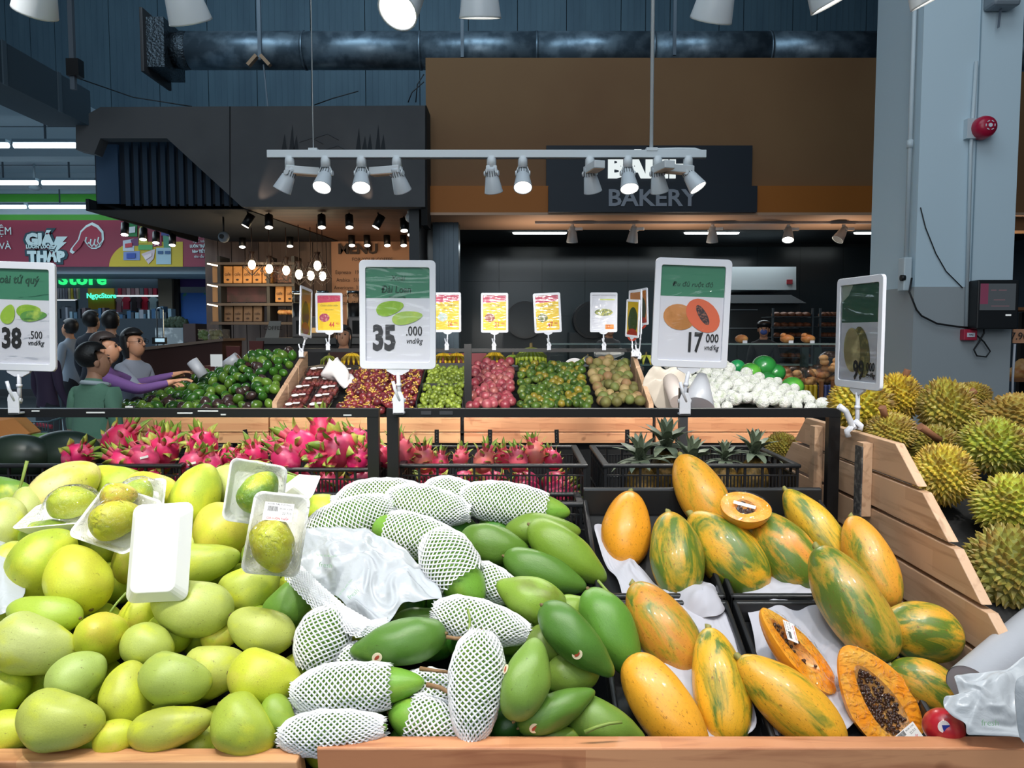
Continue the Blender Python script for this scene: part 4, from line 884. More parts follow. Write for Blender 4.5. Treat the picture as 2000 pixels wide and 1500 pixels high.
# glass divider (clear acrylic) over the left crates
a = W(235, 815, 2.9); t = thing('acrylic_divider', (a.x, 2.6, .9), 'clear acrylic divider standing by the dragon fruit crate', 'divider')
MB().bb(a.x-.5, a.x, 2.93, 2.936, .95, W(0, 815, 2.93).z).build('sheet', GLASS, t)
# ---- plastic crates
def crate(x0, x1, y0, y1, z1, h, lab, name='plastic_crate', flat_rim=False):
    t = thing(name, ((x0+x1)/2, y0, z1-h), lab, 'crate')
    m = MB(); m.bb(x0-.01, x1+.01, y0-.01, y0+.012, z1-.012, z1); m.bb(x0-.01, x1+.01, y1-.012, y1+.01, z1-.012, z1); m.bb(x0-.01, x0+.012, y0, y1, z1-.012, z1); m.bb(x1-.012, x1+.01, y0, y1, z1-.012, z1)
    bev(m.build('rim', BLACKP, t), .004)
    MB().bb(x0, x1, y0, y1, z1-h, z1-h+.006).build('bottom', BLACKP, t)
    def wall(p, q, n, nm):
        m = MB(); p = Vector(p); q = Vector(q); d = (q-p); L = d.length; d.normalize(); up = Vector((0, 0, 1)); k = max(2, int(L/.052))
        m.bar(p+up*(-.036), q+up*(-.036), .004, .006, up=n); m.bar(p+up*(-h*.62), q+up*(-h*.62), .005, .012, up=n); m.bar(p+up*(-h+.012), q+up*(-h+.012), .005, .03, up=n)
        for i in range(k+1): c = p+d*(L*i/k); m.bar(c-up*.004, c-up*(h-.004), .007, .008, up=n)
        for i in range(k):
            for j in range(1, 5): c = p+d*(L*(i+j/5)/k); m.bar(c-up*.036, c-up*(h-.02), .0035, .004, up=n)
        return tag(m.build(nm, BLACKP, t), kind='stuff')
    wall((x0, y0, z1), (x1, y0, z1), (0, -1, 0), 'lattice_side'); wall((x0, y1, z1), (x1, y1, z1), (0, 1, 0), 'lattice_side')
    wall((x0, y0, z1), (x0, y1, z1), (-1, 0, 0), 'lattice_end'); wall((x1, y0, z1), (x1, y1, z1), (1, 0, 0), 'lattice_end')
    return t
ZR = W(0, 906, 2.36).z
crate(-1.72, -1.03, 2.36, 2.78, ZR, .19, 'black slotted crate of watermelons and dragon fruit, leftmost')
crate(-1.0, -.43, 2.36, 2.78, ZR-.012, .19, 'black slotted crate of dragon fruit between the rail posts, left run')
crate(-.345, .225, 2.36, 2.76, ZR, .19, 'black slotted crate of small dragon fruit right of the posts')
crate(.29, .885, 2.36, 2.76, ZR, .19, 'black slotted crate of pineapples behind the papayas')
crate(-.62, -.02, 2.20, 2.34, ZR-.085, .17, 'lower black crate showing beside the grey foam tray')
crate(-1.5, -.66, 2.20, 2.34, ZR-.13, .15, 'low black crate behind the yellow-green mangoes')
crate(.0, .2, 2.20, 2.34, ZR-.085, .17, 'small low black crate end left of the papaya trays')
# back stand under the crates
bs = thing('rear_stand', (-.4, 2.6, 0), 'black carcass carrying the crates behind the rail', 'stand')
MB().bb(-1.75, .92, 2.2, 2.82, 0, ZR-.31).build('body', DARK, bs)
bo = thing('cardboard_box', W(8, 860, 2.9), 'orange-brown cardboard box corner left above the watermelons', 'box')
m = MB(); m.prism([W(-30, 816, 2.85), W(0, 822, 2.85), W(32, 852, 2.85), W(30, 866, 2.85), W(-30, 880, 2.85)], (0, .15, 0)); m.build('box', mat('cardboard', '#b9793f', .7), bo)
# ---- durian stand: slatted side panel
sd = thing('durian_stand_side', (1.0, 2.2, .8), 'slatted wooden side panel of the durian stand with cut corners', 'stand')
rows = [(1.262, 1.172, 2.60, 2.70, 1.99, 1.87), (1.162, 1.072, 2.72, 2.82, 1.85, 1.73), (1.062, .972, 2.84, 2.94, 1.71, 1.60), (.962, .872, 2.98, 3.05, 1.58, 1.46), (.862, .775, 3.05, 3.1, 1.46, 1.37)]
for k, (zt_, zb_, yf1, yf2, yn1, yn2) in enumerate(rows):
    m = MB(); m.prism([(1.0, yn1, zt_), (1.0, yf1, zt_), (1.0, yf2, zb_), (1.0, yn2, zb_)], (.024, 0, 0)); bev(m.build('slat', WOODY, sd), .002)
for y, z0_, z1_ in ((2.13, 1.04, 1.245), (2.47, 1.045, 1.25)):
    MB().bb(.972, .999, y-.02, y+.02, z0_, z1_).build('batten', WOODY, sd)
    if y < 2.3: MB().bb(.968, .972, y-.022, y+.02, z0_-.01, z1_-.01).build('metal_strip', mat('scuffed_metal', '#4c4a4a', .5, metal=.3, noise=(60, '#77736f', .5, .6)), sd)
MB().bb(1.03, 2.6, 1.45, 3.0, 0, .86).build('body', DARK, sd)
m = MB(); m.prism([(1.03, 1.42, .86), (2.6, 1.42, .86), (2.6, 2.3, 1.16), (1.03, 2.3, 1.16)], (0, 0, -.02)); m.prism([(1.03, 3.05, .86), (2.6, 3.05, .86), (2.6, 2.3, 1.16), (1.03, 2.3, 1.16)], (0, 0, -.02)); m.build('sloping_shelf', DARK, sd)
MB().bb(1.03, 1.6, 1.28, 1.30, .7, .80).build('front_slat', WOODX, sd)
# ================================================================ far stand
YF0, YF1 = 5.4, 6.35
zf = W(0, 816, YF0).z
fs = thing('far_display_stand', (-.9, 5.9, 0), 'black carcass of the far fruit stand across the aisle', 'stand')
MB().bb(W(236, 830, 5.5).x, W(1585, 830, 5.5).x, 5.47, 6.5, 0, zf-.13).build('body', DARK, fs)
m = MB(); x0, x1 = W(230, 830, 5.5).x, W(1600, 830, 5.5).x
m.prism([(x0, 5.44, zf-.1), (x1, 5.44, zf-.1), (x1, 6.4, zf+.22), (x0, 6.4, zf+.22)], (0, 0, -.015)); m.build('sloping_shelf', DARK, fs)
lab = ['below the avocados', 'below the boxed berries and mangosteens', 'below the passion fruit and tangerines', 'below the netted white fruit']
for k, (xa_, xb_, w) in enumerate(((238, 524, WOODX), (527, 899, WOODX), (906, 1275, WOODR), (1281, 1572, WOODR))):
    a, b = W(xa_, 830, YF0).x, W(xb_, 830, YF0).x
    t = thing('stand_front_board', ((a+b)/2, YF0, zf-.18), 'pair of wooden front planks across the aisle, '+lab[k], 'board')
    MB().bb(a, b, YF0, YF0+.04, zf-.1, zf).build('plank', w, t); MB().bb(a, b, YF0, YF0+.04, zf-.18, zf-.106).build('plank', w, t)
    for o in t.children: bev(o, .003)
bx = ((298, 300), (478, 485), (573, 574), (713, 713), (853, 853), (957, 957), (1087, 1088), (1225, 1225), (1323, 1323), (1480, 1473), (410, 414))
for k, (x, x2) in enumerate(bx):
    t = thing('metal_bracket', W(x, 868, YF0-.01), 'small punched black bracket on the far stand front planks', 'bracket', 'black brackets along the far stand')
    m = MB(); m.bar(W(x, 839, YF0-.008), W(x2, 869, YF0-.008), .03, .006, up=(0, 1, 0)); m.build('strip', BLACKM, t)
    m = MB()
    for j in range(4): p = W(x, 844+j*6, YF0-.012); m.box(p, (.006, .002, .006))
    tag(m.build('holes', mat('hole_grey', '#5b5b5b', .5), t), kind='stuff')
# dividers
def divider(pts, lab, th=.03):
    """pts: four corner (x,Y,z) list front-bottom, front-top, back-top, back-bottom"""
    t = thing('stand_divider', pts[0], lab, 'divider'); fb_, ft, bt, bb_ = [Vector(p) for p in pts]
    for k in range(3):
        s0, s1 = k/3, (k+.93)/3
        m = MB(); m.prism([fb_.lerp(bb_, s0), ft.lerp(bt, s0), ft.lerp(bt, s1), fb_.lerp(bb_, s1)], (th, 0, 0)); bev(m.build('plank', WOODY, t), .002)
    return t
a = W(533, 793, 5.5); b = W(568, 735, 5.9)
divider([(a.x, 5.48, a.z-.05), (a.x, 5.48, a.z+.03), (a.x, 6.36, a.z+.38), (a.x, 6.36, a.z+.14)], 'three-plank wooden divider between avocados and boxed berries', .035)
c = W(1266, 793, 5.5)
divider([(c.x, 5.48, c.z-.05), (c.x, 5.48, c.z+.02), (c.x, 6.36, c.z+.38), (c.x, 6.36, c.z+.14)], 'wooden divider between the brown sapodillas and the netted fruit', .035)
t = thing('stand_divider', W(917, 800, 5.6), 'black metal divider post between the limes and the passion fruit', 'divider')
a = W(907, 735, 5.6); b = W(921, 735, 5.6)
MB().bb(a.x, b.x, 5.58, 5.62, zf-.02, W(0, 672, 5.6).z).build('post', BLACKM, t)
MB().bb(a.x, b.x, 5.6, 6.36, zf+.05, zf+.2).build('web', BLACKM, t)
# rear rail of the far stand
zrr = W(0, 684, 6.4).z
t = thing('sign_rail', (-.4, 6.4, zrr), 'thin black rail along the back of the far stand', 'rail')
MB().bar((W(594, 684, 6.4).x, 6.4, zrr), (W(1248, 684, 6.4).x, 6.4, zrr), .04, .03).build('top_bar', BLACKM, t)
for x in (597, 914, 1246): p = W(x, 684, 6.4); MB().bb(p.x-.015, p.x+.015, 6.385, 6.415, .9, zrr).build('post', BLACKM, t)
# shelf behind with bananas
t = thing('banana_shelf', (0, 6.75, 1.2), 'black upper shelf carrying the bananas behind the far stand', 'shelf')
zbn = W(0, 716, 6.6).z
MB().bb(W(590, 0, 6.6).x, W(1262, 0, 6.6).x, 6.5, 7.0, zbn-.03, zbn).build('top', BLACKM, t)
MB().bb(W(590, 0, 6.6).x, W(1262, 0, 6.6).x, 6.52, 6.98, 0, zbn-.03).build('body', DARK, t)
m = MB(); pbox(m, 860, 690, 950, 715, 7.0, .02); tag(m.build('red_counter_panel', mat('panel_red', '#7c1626', .5)), 'dark red counter panel behind the bananas', 'panel')
# ================================================================ price signs
GRNP = mat('poster_green', '#3f8466', .5); PAPER = mat('poster_paper', '#dcdde6', .5); INKD = mat('ink_charcoal', '#3c3c40', .6); INKB = mat('ink_black', '#1e1c1c', .6); INKG = mat('ink_green', '#1f4a38', .6)
def sign(cx_, cy_, Y, w, h, yaw, lab, roll=0, clip_z=None, stem_px=None, group=None, lean=0):
    """frame with cover, stem and clip; returns (thing, plane matrix of the poster)"""
    c = W(cx_, cy_, Y); xd = Vector((math.cos(yaw), math.sin(yaw), 0)); up = Vector((lean, 0, 1)).normalized()
    M = plane(c, xd, up)
    if roll: M = M @ Matrix.Rotation(roll, 4, 'Z')
    t = thing('price_sign', c, lab, 'sign', group)
    fr = .03*w/.23; k = w/.23
    outer = rrect(w, h, .014*k, 4); inner = rrect(w-2*fr*.62, h-2*fr*.72, .006*k, 4); n = len(outer)
    m = MB()
    for z0_, z1_ in ((-.004*k, .007*k),):
        vs = [on(M, x, y, z1_) for x, y in outer]+[on(M, x, y, z1_) for x, y in inner]+[on(M, x, y, z0_) for x, y in outer]+[on(M, x, y, z0_) for x, y in inner]
        fsx = []
        for i in range(n):
            j = (i+1) % n; fsx += [(i, j, n+j, n+i), (2*n+j, 2*n+i, 3*n+i, 3*n+j), (i, 2*n+i, 2*n+j, j), (n+j, 3*n+j, 3*n+i, n+i)]
        m.add(vs, fsx)
    bev(m.build('frame', WHITEP, t), .0015*k)
    m = MB(); flat(m, M, rrect(w-2*fr*.5, h-2*fr*.5, .006*k), -.004*k, .003*k); m.build('poster', PAPER, t)
    m = MB(); cw_, ch_ = w-2*fr*.63, h-2*fr*.73
    m.add([on(M, -cw_/2+cw_*i/10, -ch_/2+ch_*j/14, .0035*k+.0009*k*math.sin(i*1.7+j*j*.9)) for j in range(15) for i in range(11)], [(j*11+i, j*11+i+1, (j+1)*11+i+1, (j+1)*11+i) for j in range(14) for i in range(10)], 0, True)
    m.build('clear_cover', COVER, t)
    # stem
    b = on(M, 0, -h/2); dn = -up
    if stem_px: e = W(stem_px[0], stem_px[1], Y+.0)
    else: e = b+dn*.14*k
    m = MB(); flat(m, M, [(-.036*k, -h/2+.004), (.036*k, -h/2+.004), (.034*k, -h/2-.006*k), (.012*k, -h/2-.018*k), (-.012*k, -h/2-.018*k), (-.034*k, -h/2-.006*k)], -.004*k, .009*k); m.build('holder', WHITEP, t)
    m = MB(); m.tube([b+dn*.012*k, b.lerp(e, .45), e], [.0062*k, .0062*k, .0072*k], 10); m.tube([b.lerp(e, .42), b.lerp(e, .5)], .0085*k, 10); m.build('stem', WHITEP, t)
    if clip_z is not False:
        m = MB(); y0_ = Y-.03*k
        m.prism([(e.x-.017*k, y0_, e.z-.012*k), (e.x+.017*k, y0_, e.z-.012*k), (e.x+.017*k, y0_, e.z+.02*k), (e.x+.009*k, y0_, e.z+.038*k), (e.x-.009*k, y0_, e.z+.038*k), (e.x-.017*k, y0_, e.z+.02*k)], (0, .006*k, 0))
        m.bb(e.x-.017*k, e.x+.017*k, y0_, Y+.024*k, e.z-.03*k, e.z-.024*k); m.bb(e.x-.017*k, e.x+.017*k, y0_, y0_+.006*k, e.z-.03*k, e.z-.01*k)
        bev(m.build('clip', WHITEP, t), .0015)
        m = MB(); m.tube([(e.x+.004*k, Y-.026*k, e.z+.01*k), (e.x-.01*k, Y-.03*k, e.z+.045*k), (e.x-.016*k, Y-.03*k, e.z+.07*k)], .005*k, 8); m.build('lever', WHITEP, t)
        MB().tube([(e.x-.02*k, Y-.02*k, e.z+.012*k), (e.x+.02*k, Y-.02*k, e.z+.012*k)], .006*k, 8).build('pivot', WHITEP, t)
    return t, M
def pr(t, M, pts, z, mm, name='print'): m = MB(); flat(m, M, pts, z, .0004); return m.build(name, mm, t)
def mango_print(t, M, cx_, cy_, rx, ry, a, col, k=1, z=.0004):
    pts = [(cx_+rx*math.cos(u)*math.cos(a)-ry*math.sin(u)*(1-.25*math.cos(u))*math.sin(a), cy_+rx*math.cos(u)*math.sin(a)+ry*math.sin(u)*(1-.25*math.cos(u))*math.cos(a)) for u in [2*PI*q/24 for q in range(24)]]
    pr(t, M, pts, z, mat('pm_'+col[1:], col, .5, noise=(30, '#b7cf5a', .5, .7)), 'mango_picture')
def big_sign(t, M, name, x_off=0, kg='vnd/kg'):
    w, h = .19, .285
    pr(t, M, [(-w/2, h/2), (w/2, h/2), (w/2, h/2-.093), (-w/2, h/2-.093)], -.0012, GRNP, 'green_band')
t, M = sign(777, 615, 2.29, .226, .322, 0, 'A4 price sign reading 35.000 with two mango pictures, over the netted mangoes', roll=-.006, stem_px=(781, 788))
big_sign(t, M, ''); text('Xoài', .016, off(M, 0, .108, -.0002), INKG, t, shear=.2); text('Đài Loan', .021, off(M, -.005, .074, -.0002), INKG, t, sx=.85, shear=.15, bold=.0006); text('Giá có VAT/kg', .006, off(M, -.002, .053, -.0002), INKG, t)
mango_print(t, M, -.023, .012+.008, .042, .021, .25, '#8cb832'); mango_print(t, M, .028, -.008, .046, .019, .18, '#a3c25e', z=.0008)
text('35', .073, off(M, -.041, -.072, 0), INKD, t, sx=.70, bold=.0045); text('.000', .029, off(M, .048, -.049, 0), INKB, t, sx=.72, bold=.0004); text('vnd/kg', .0165, off(M, .048, -.078, 0), INKB, t, sx=.8, shear=.3)
t, M = sign(1350, 612, 2.29, .226, .322, 0, 'A4 price sign reading 17.000 with a cut papaya picture, over the papayas', roll=-.035, stem_px=(1334, 790))
big_sign(t, M, ''); PO = mat('papaya_pic', '#c98a4e', .5, noise=(20, '#b57a3a', .45, .6)); PO2 = mat('papaya_pic2', '#dc6c48', .5); 
pr(t, M, ellp(-.035, -.012, .048, .038, -.2), .0002, PO, 'papaya_picture'); pr(t, M, ellp(.035, -.006, .058, .042, -.75), .0006, PO2, 'papaya_half_picture'); pr(t, M, ellp(.034, -.004, .034, .012, -1.0), .001, mat('seed_pic', '#3b2f33', .6, noise=(150, '#8a5a4a', .5, .6)), 'seeds_picture')
text('Đu đủ ruột đỏ', .014, off(M, 0, .085, -.0002), INKG, t, shear=.2)
text('17', .058, off(M, .012, -.088, .0012), INKB, t, sx=.62, bold=.002); text('000', .026, off(M, .066, -.073, .0012), INKB, t, sx=.72, bold=.0004); text('vnd/kg', .0165, off(M, .064, -.1, .0012), INKB, t, sx=.72, shear=.3)
t, M = sign(36, 618, 2.29, .226, .322, 0, 'cropped price sign reading 38.500 with mango pictures at the far left', roll=-.03, stem_px=(38, 788))
big_sign(t, M, ''); text('Xoài tứ quý', .024, off(M, -.008, .108, -.0002), INKG, t, sx=.85, shear=.15, bold=.0005)
mango_print(t, M, .03, .018, .036, .018, .1, '#8cb832'); mango_print(t, M, .045, .003, .04, .016, .12, '#5f9a48', z=.0008); mango_print(t, M, -.03, .006, .03, .02, 1.2, '#9cc23c', z=.001)
text('38', .06, off(M, -.022, -.068, 0), INKB, t, sx=.72, bold=.003); text('.500', .024, off(M, .05, -.055, 0), INKB, t, sx=.72); text('vnd/kg', .0155, off(M, .05, -.078, 0), INKB, t, sx=.85, shear=.3)
# durian sign, turned
sx_ = W(1678, 650, 2.22)
t, M = sign(1679, 650, 2.22, .226, .322, math.radians(-82), 'turned price sign reading 99.000 with a durian picture, clipped to the slats', roll=0, clip_z=False, stem_px=(1674, 838))
DG = mat('poster_dkgreen', '#2e6045', .5)
pr(t, M, [(-.094, .143), (.094, .143), (.094, .03), (-.094, .03)], -.0012, DG, 'green_band'); pr(t, M, [(-.094, .143), (-.04, .14), (-.06, .11), (-.094, .09)], -.0006, mat('band_pale', '#aab8a8', .5), 'leaf_print')
DP = mat('durian_pic', '#6f6a3c', .6, noise=(60, '#a99c5c', .5, .65))
pr(t, M, ellp(.01, -.055, .04, .075, .25), .0, DP, 'durian_picture'); pr(t, M, ellp(-.035, -.05, .042, .065, .1), .0006, mat('durian_pic2', '#a79a6c', .6, noise=(25, '#d8cf9a', .5, .7)), 'durian_half_picture')
text('99', .055, off(M, .0, -.11, .0012), INKB, t, sx=.7, bold=.002); text('000', .026, off(M, .058, -.098, .0012), INKB, t, sx=.72); text('vnd/kg', .015, off(M, .058, -.12, .0012), INKB, t, sx=.75, shear=.3)
# its spring clip on the slats
e = W(1674, 838, 2.22); m = MB()
m.tube([W(1638, 793, 2.2), W(1652, 803, 2.2), W(1664, 830, 2.2), W(1668, 838, 2.2)], .009, 8); m.tube([W(1668, 830, 2.2), W(1654, 842, 2.2), W(1657, 853, 2.2)], .009, 8); m.tube([W(1670, 822, 2.2), W(1682, 832, 2.2), W(1679, 840, 2.2)], .008, 8)
m.build('spring_clip', WHITEP, t)
# small promotion signs on the far rail
YP = mat('promo_yellow', '#ecc814', .5); YR = mat('promo_red', '#c4305a', .5); YO = mat('promo_orange', '#e8902a', .5); RDI = mat('ink_red', '#c8402a', .5); CR_ = mat('promo_cream', '#e9e4a0', .5)
k = 6.4/F
for x, y, nm_, pr_, lab, pic in ((643, 611, 'Chôm chôm nhãn', '44', 'rambutan', '#a8325a'), (874, 610, 'Cóc non giống thái', '16', 'small hog plum', '#b9d0c9'), (966, 611, 'Chanh dây', '21', 'passion fruit', '#9a4a3a'), (1069, 611, 'Quýt đường', '47', 'green tangerine', '#6d7a3a')):
    t, M = sign(x, y, 6.39, 53*k, 77*k, 0, 'small yellow promotion sign priced %s with a %s picture' % (pr_, lab), roll=.0 if x != 1069 else .05, stem_px=(x-1+(4 if x == 1069 else 0), 677), group='small yellow promotion signs on the far rail')
    w, h = 46*k, 68*k
    pr(t, M, [(-w/2, -h/2), (w/2, -h/2), (w/2, h/2), (-w/2, h/2)], -.0008, YP, 'yellow_sheet')
    pr(t, M, [(-w/2, h/2), (w/2, h/2), (w/2, h/2-.05), (-w/2, h/2-.065)], -.0002, YR, 'red_band')
    text('KHUYẾN MÃI', .026, off(M, 0, h/2-.028, -.0004), mat('ink_yellow', '#f4e36a', .5), t, sx=.95, bold=.0012)
    text(nm_, .017, off(M, 0, h/2-.085, 0), mat('ink_olive', '#6a5a1a', .5), t, sx=.85, shear=.2); text('Giá có VAT', .011, off(M, 0, h/2-.12, 0), mat('ink_olive', '#6a5a1a', .5), t, shear=.2)
    pr(t, M, ellp(-.04, -.04, .042, .035), .0, mat('pic_'+pic[1:], pic, .5, noise=(60, '#d8b0a0', .5, .7)), 'fruit_picture')
    text(pr_, .045, off(M, .02, -.1, .001), RDI, t, sx=.7, bold=.001); text('900', .02, off(M, .068, -.09, .001), RDI, t, sx=.7)
t, M = sign(1179, 610, 6.39, 53*k, 77*k, 0, 'small white promotion sign priced 27 with a bowl of green fruit', stem_px=(1179, 677), group='small promotion sign without yellow')
pr(t, M, ellp(0, .0, .075, .03), .0004, mat('pic_bowl', '#7f8a5a', .5, noise=(80, '#d8d25a', .5, .6)), 'fruit_picture'); pr(t, M, ellp(0, -.055, .08, .04), -.0018, mat('pic_pink', '#e8c4bc', .5), 'bowl_picture'); pr(t, M, [(-.03, .1), (.09, .1), (.09, .11), (-.03, .11)], -.001, mat('pic_lime', '#d9e27a', .5), 'lime_line')
pr(t, M, rrect(.07, .04, .004, cx=.05, cy=-.12), -.001, YO, 'price_patch'); text('27', .025, off(M, .04, -.12, 0), RDI, t)
# edge-on signs
for x, y, Y, w, h, yaw, roll, sp, lab in ((597, 610, 6.2, .25, .40, math.radians(84), -.10, (590, 690), 'edge-on yellow and green poster sign beside the avocado divider'), (1241, 610, 6.2, .22, .36, math.radians(-72), .0, (1243, 690), 'edge-on promotion sign, tallest of the cluster left of the papaya sign'), (1252, 600, 6.3, .2, .3, math.radians(-66), .06, (1248, 695), 'edge-on promotion sign with white frame, rear of the cluster'), (1236, 622, 6.1, .2, .3, math.radians(-68), -.06, (1236, 690), 'edge-on yellow promotion sign, lowest of the cluster')):
    t, M = sign(x, y, Y, w, h, yaw, lab, roll=roll, stem_px=sp)
    pr(t, M, [(-w*.42, -h*.45), (w*.42, -h*.45), (w*.42, h*.45), (-w*.42, h*.45)], -.0008, YP if x in (597, 1236) else YO, 'coloured_sheet'); pr(t, M, ellp(0, -.02, .07, .11), .0004, mat('pic_pineleaf', '#3f5a2c', .5), 'pineapple_picture'); pr(t, M, ellp(0, -.13, .08, .05), .0006, RDI, 'fruit_picture')
# ================================================================ fruit: shapes
def mango_pos(t, phi, b=1.0, bend=.18, taper=.16, fat=.5, beak=0.0):
    r = b*max(0, 1-t*t)**fat*(1-taper*t)
    if beak: r -= beak*b*math.exp(-((t-.72)/.16)**2)
    x = t; return Vector((x, r*math.cos(phi), r*math.sin(phi) + bend*b*(.35-t*t)))
def mango_mesh(name, bend, taper, fat, beak, mats, seed):
    m = MB(); nu, nv = 28, 22
    def fn(u, v):
        t = -math.cos(PI*min(max(v, .003), .997)); p = mango_pos(t, 2*PI*u, 1.0, bend, taper, fat, beak)
        q = noise.noise(Vector((p.x*1.5+seed, p.y*1.3, p.z*1.3)))*.11
        return Vector((p.x, p.y*(1+q), p.z*(1+q)))
    m.surf(fn, nu, nv); me = bpy.data.meshes.new(name); me.from_pydata([tuple(v) for v in m.v], [], m.f)
    me.materials.append(mats); me.polygons.foreach_set('use_smooth', m.sm); me.update(); return me
def fruit_mat(name, lowcol, spots, rough=.38, scale=2.2, mixlo=.35, mixhi=.62, spotamt=.66, bloom=None, coat=0.0, speck=60):
    """per-object colour (Object Info) blended with a second skin colour in soft patches, then small dark specks"""
    m = bpy.data.materials.new(name); m.use_nodes = True; nt = m.node_tree; b = nt.nodes['Principled BSDF']; L = nt.links.new
    tc = node(nt, 'ShaderNodeTexCoord'); oi = node(nt, 'ShaderNodeObjectInfo')
    rv = node(nt, 'ShaderNodeVectorMath', operation='SCALE'); L(oi.outputs['Location'], rv.inputs[0]); rv.inputs['Scale'].default_value = 37
    ad = node(nt, 'ShaderNodeVectorMath', operation='ADD'); L(tc.outputs['Object'], ad.inputs[0]); L(rv.outputs[0], ad.inputs[1])
    n = node(nt, 'ShaderNodeTexNoise'); n.inputs['Scale'].default_value = scale*.55; n.inputs['Detail'].default_value = 3; L(ad.outputs[0], n.inputs['Vector'])
    r = node(nt, 'ShaderNodeMapRange', interpolation_type='SMOOTHSTEP'); r.inputs[1].default_value = mixlo; r.inputs[2].default_value = mixhi; L(n.outputs['Fac'], r.inputs[0])
    # alpha of the object colour shifts the blend
    sh = node(nt, 'ShaderNodeMath', operation='ADD'); L(n.outputs['Fac'], sh.inputs[0]); sb = node(nt, 'ShaderNodeMath', operation='SUBTRACT'); L(oi.outputs['Alpha'], sb.inputs[0]); sb.inputs[1].default_value = .5
    L(sb.outputs[0], sh.inputs[1]); L(sh.outputs[0], r.inputs[0])
    mx = node(nt, 'ShaderNodeMix', data_type='RGBA'); L(r.outputs[0], mx.inputs['Factor']); L(oi.outputs['Color'], mx.inputs['A']); mx.inputs['B'].default_value = lin(lowcol)
    last = mx.outputs['Result']
    n2 = node(nt, 'ShaderNodeTexNoise'); n2.inputs['Scale'].default_value = speck*.12; n2.inputs['Detail'].default_value = 6; n2.inputs['Roughness'].default_value = .75; L(ad.outputs[0], n2.inputs['Vector'])
    r2 = node(nt, 'ShaderNodeMapRange'); r2.inputs[1].default_value = spotamt; r2.inputs[2].default_value = spotamt+.06; r2.inputs[4].default_value = .75; L(n2.outputs['Fac'], r2.inputs[0])
    mx2 = node(nt, 'ShaderNodeMix', data_type='RGBA'); L(r2.outputs[0], mx2.inputs['Factor']); L(last, mx2.inputs['A']); mx2.inputs['B'].default_value = lin(spots); last = mx2.outputs['Result']
    n3 = node(nt, 'ShaderNodeTexNoise'); n3.inputs['Scale'].default_value = 26; n3.inputs['Detail'].default_value = 2; L(ad.outputs[0], n3.inputs['Vector'])
    r3 = node(nt, 'ShaderNodeMapRange'); r3.inputs[1].default_value = .3; r3.inputs[2].default_value = .7; r3.inputs[3].default_value = .93; r3.inputs[4].default_value = 1.05; L(n3.outputs['Fac'], r3.inputs[0])
    mu = node(nt, 'ShaderNodeMix', data_type='RGBA', blend_type='MULTIPLY'); mu.inputs['Factor'].default_value = 1; L(last, mu.inputs['A']); L(r3.outputs[0], mu.inputs['B'])
    L(mu.outputs['Result'], b.inputs['Base Color'])
    b.inputs['Roughness'].default_value = rough; b.inputs['Coat Weight'].default_value = coat; b.inputs['Coat Roughness'].default_value = .12
    bp = node(nt, 'ShaderNodeBump'); bp.inputs['Strength'].default_value = .12; bp.inputs['Distance'].default_value = .02; L(n2.outputs['Fac'], bp.inputs['Height']); L(bp.outputs[0], b.inputs['Normal'])
    return m
M_PALE = fruit_mat('mango_skin_pale', '#c9cf3c', '#6b5a26', rough=.40, scale=2.0, mixlo=.40, mixhi=.66, spotamt=.615)
M_GREEN = fruit_mat('mango_skin_green', '#86a63c', '#3f4a1c', rough=.36, scale=1.6, mixlo=.45, mixhi=.75, spotamt=.62)
M_PAP = fruit_mat('papaya_skin', '#6f8428', '#7a4a18', rough=.33, scale=2.4, mixlo=.42, mixhi=.60, spotamt=.58, coat=.15, speck=90)
def pap_ramp(m):
    """orange skin that turns through yellow and olive to green, in streaks along the fruit"""
    nt = m.node_tree; L = nt.links.new; mx = [n for n in nt.nodes if n.bl_idname == 'ShaderNodeMix' and n.data_type == 'RGBA'][0]
    sh = [n for n in nt.nodes if n.bl_idname == 'ShaderNodeMath' and n.operation == 'ADD'][0]; nz = [n for n in nt.nodes if n.bl_idname == 'ShaderNodeTexNoise'][0]
    src = nz.inputs['Vector'].links[0].from_socket; mp = node(nt, 'ShaderNodeMapping'); mp.inputs['Scale'].default_value = (.7, 1.5, 1.5); L(src, mp.inputs[0]); L(mp.outputs[0], nz.inputs['Vector'])
    nz.inputs['Detail'].default_value = 7; nz.inputs['Roughness'].default_value = .62; nz.inputs['Distortion'].default_value = .5
    cr = node(nt, 'ShaderNodeValToRGB'); e = cr.color_ramp.elements; e[0].position = .47; e[0].color = (0, 0, 0, 1); e[1].position = .66; e[1].color = (1, 1, 1, 1)
    L(sh.outputs[0], cr.inputs[0]); L(cr.outputs[0], mx.inputs['Factor'])
    c2 = node(nt, 'ShaderNodeValToRGB'); e = c2.color_ramp.elements; e[0].position = .50; e[0].color = lin('#c9a528'); e[1].position = .68; e[1].color = lin('#5c7426'); q = c2.color_ramp.elements.new(.58); q.color = lin('#98922a')
    L(sh.outputs[0], c2.inputs[0]); L(c2.outputs[0], mx.inputs['B'])
pap_ramp(M_PAP)
STEM = mat('stem_brown', '#6b5a35', .7)
PM = [mango_mesh('mango_body', .22, .14, .50, 0, M_PALE, 1.3), mango_mesh('mango_body', .10, .22, .46, .03, M_PALE, 7.7), mango_mesh('mango_body', .02, .10, .5, 0, M_PALE, 4.1)]
GM = [mango_mesh('mango_body', .28, .22, .52, .02, M_GREEN, 2.3), mango_mesh('mango_body', .40, .30, .52, .05, M_GREEN, 5.5), mango_mesh('mango_body', .12, .18, .5, 0, M_GREEN, 9.1)]
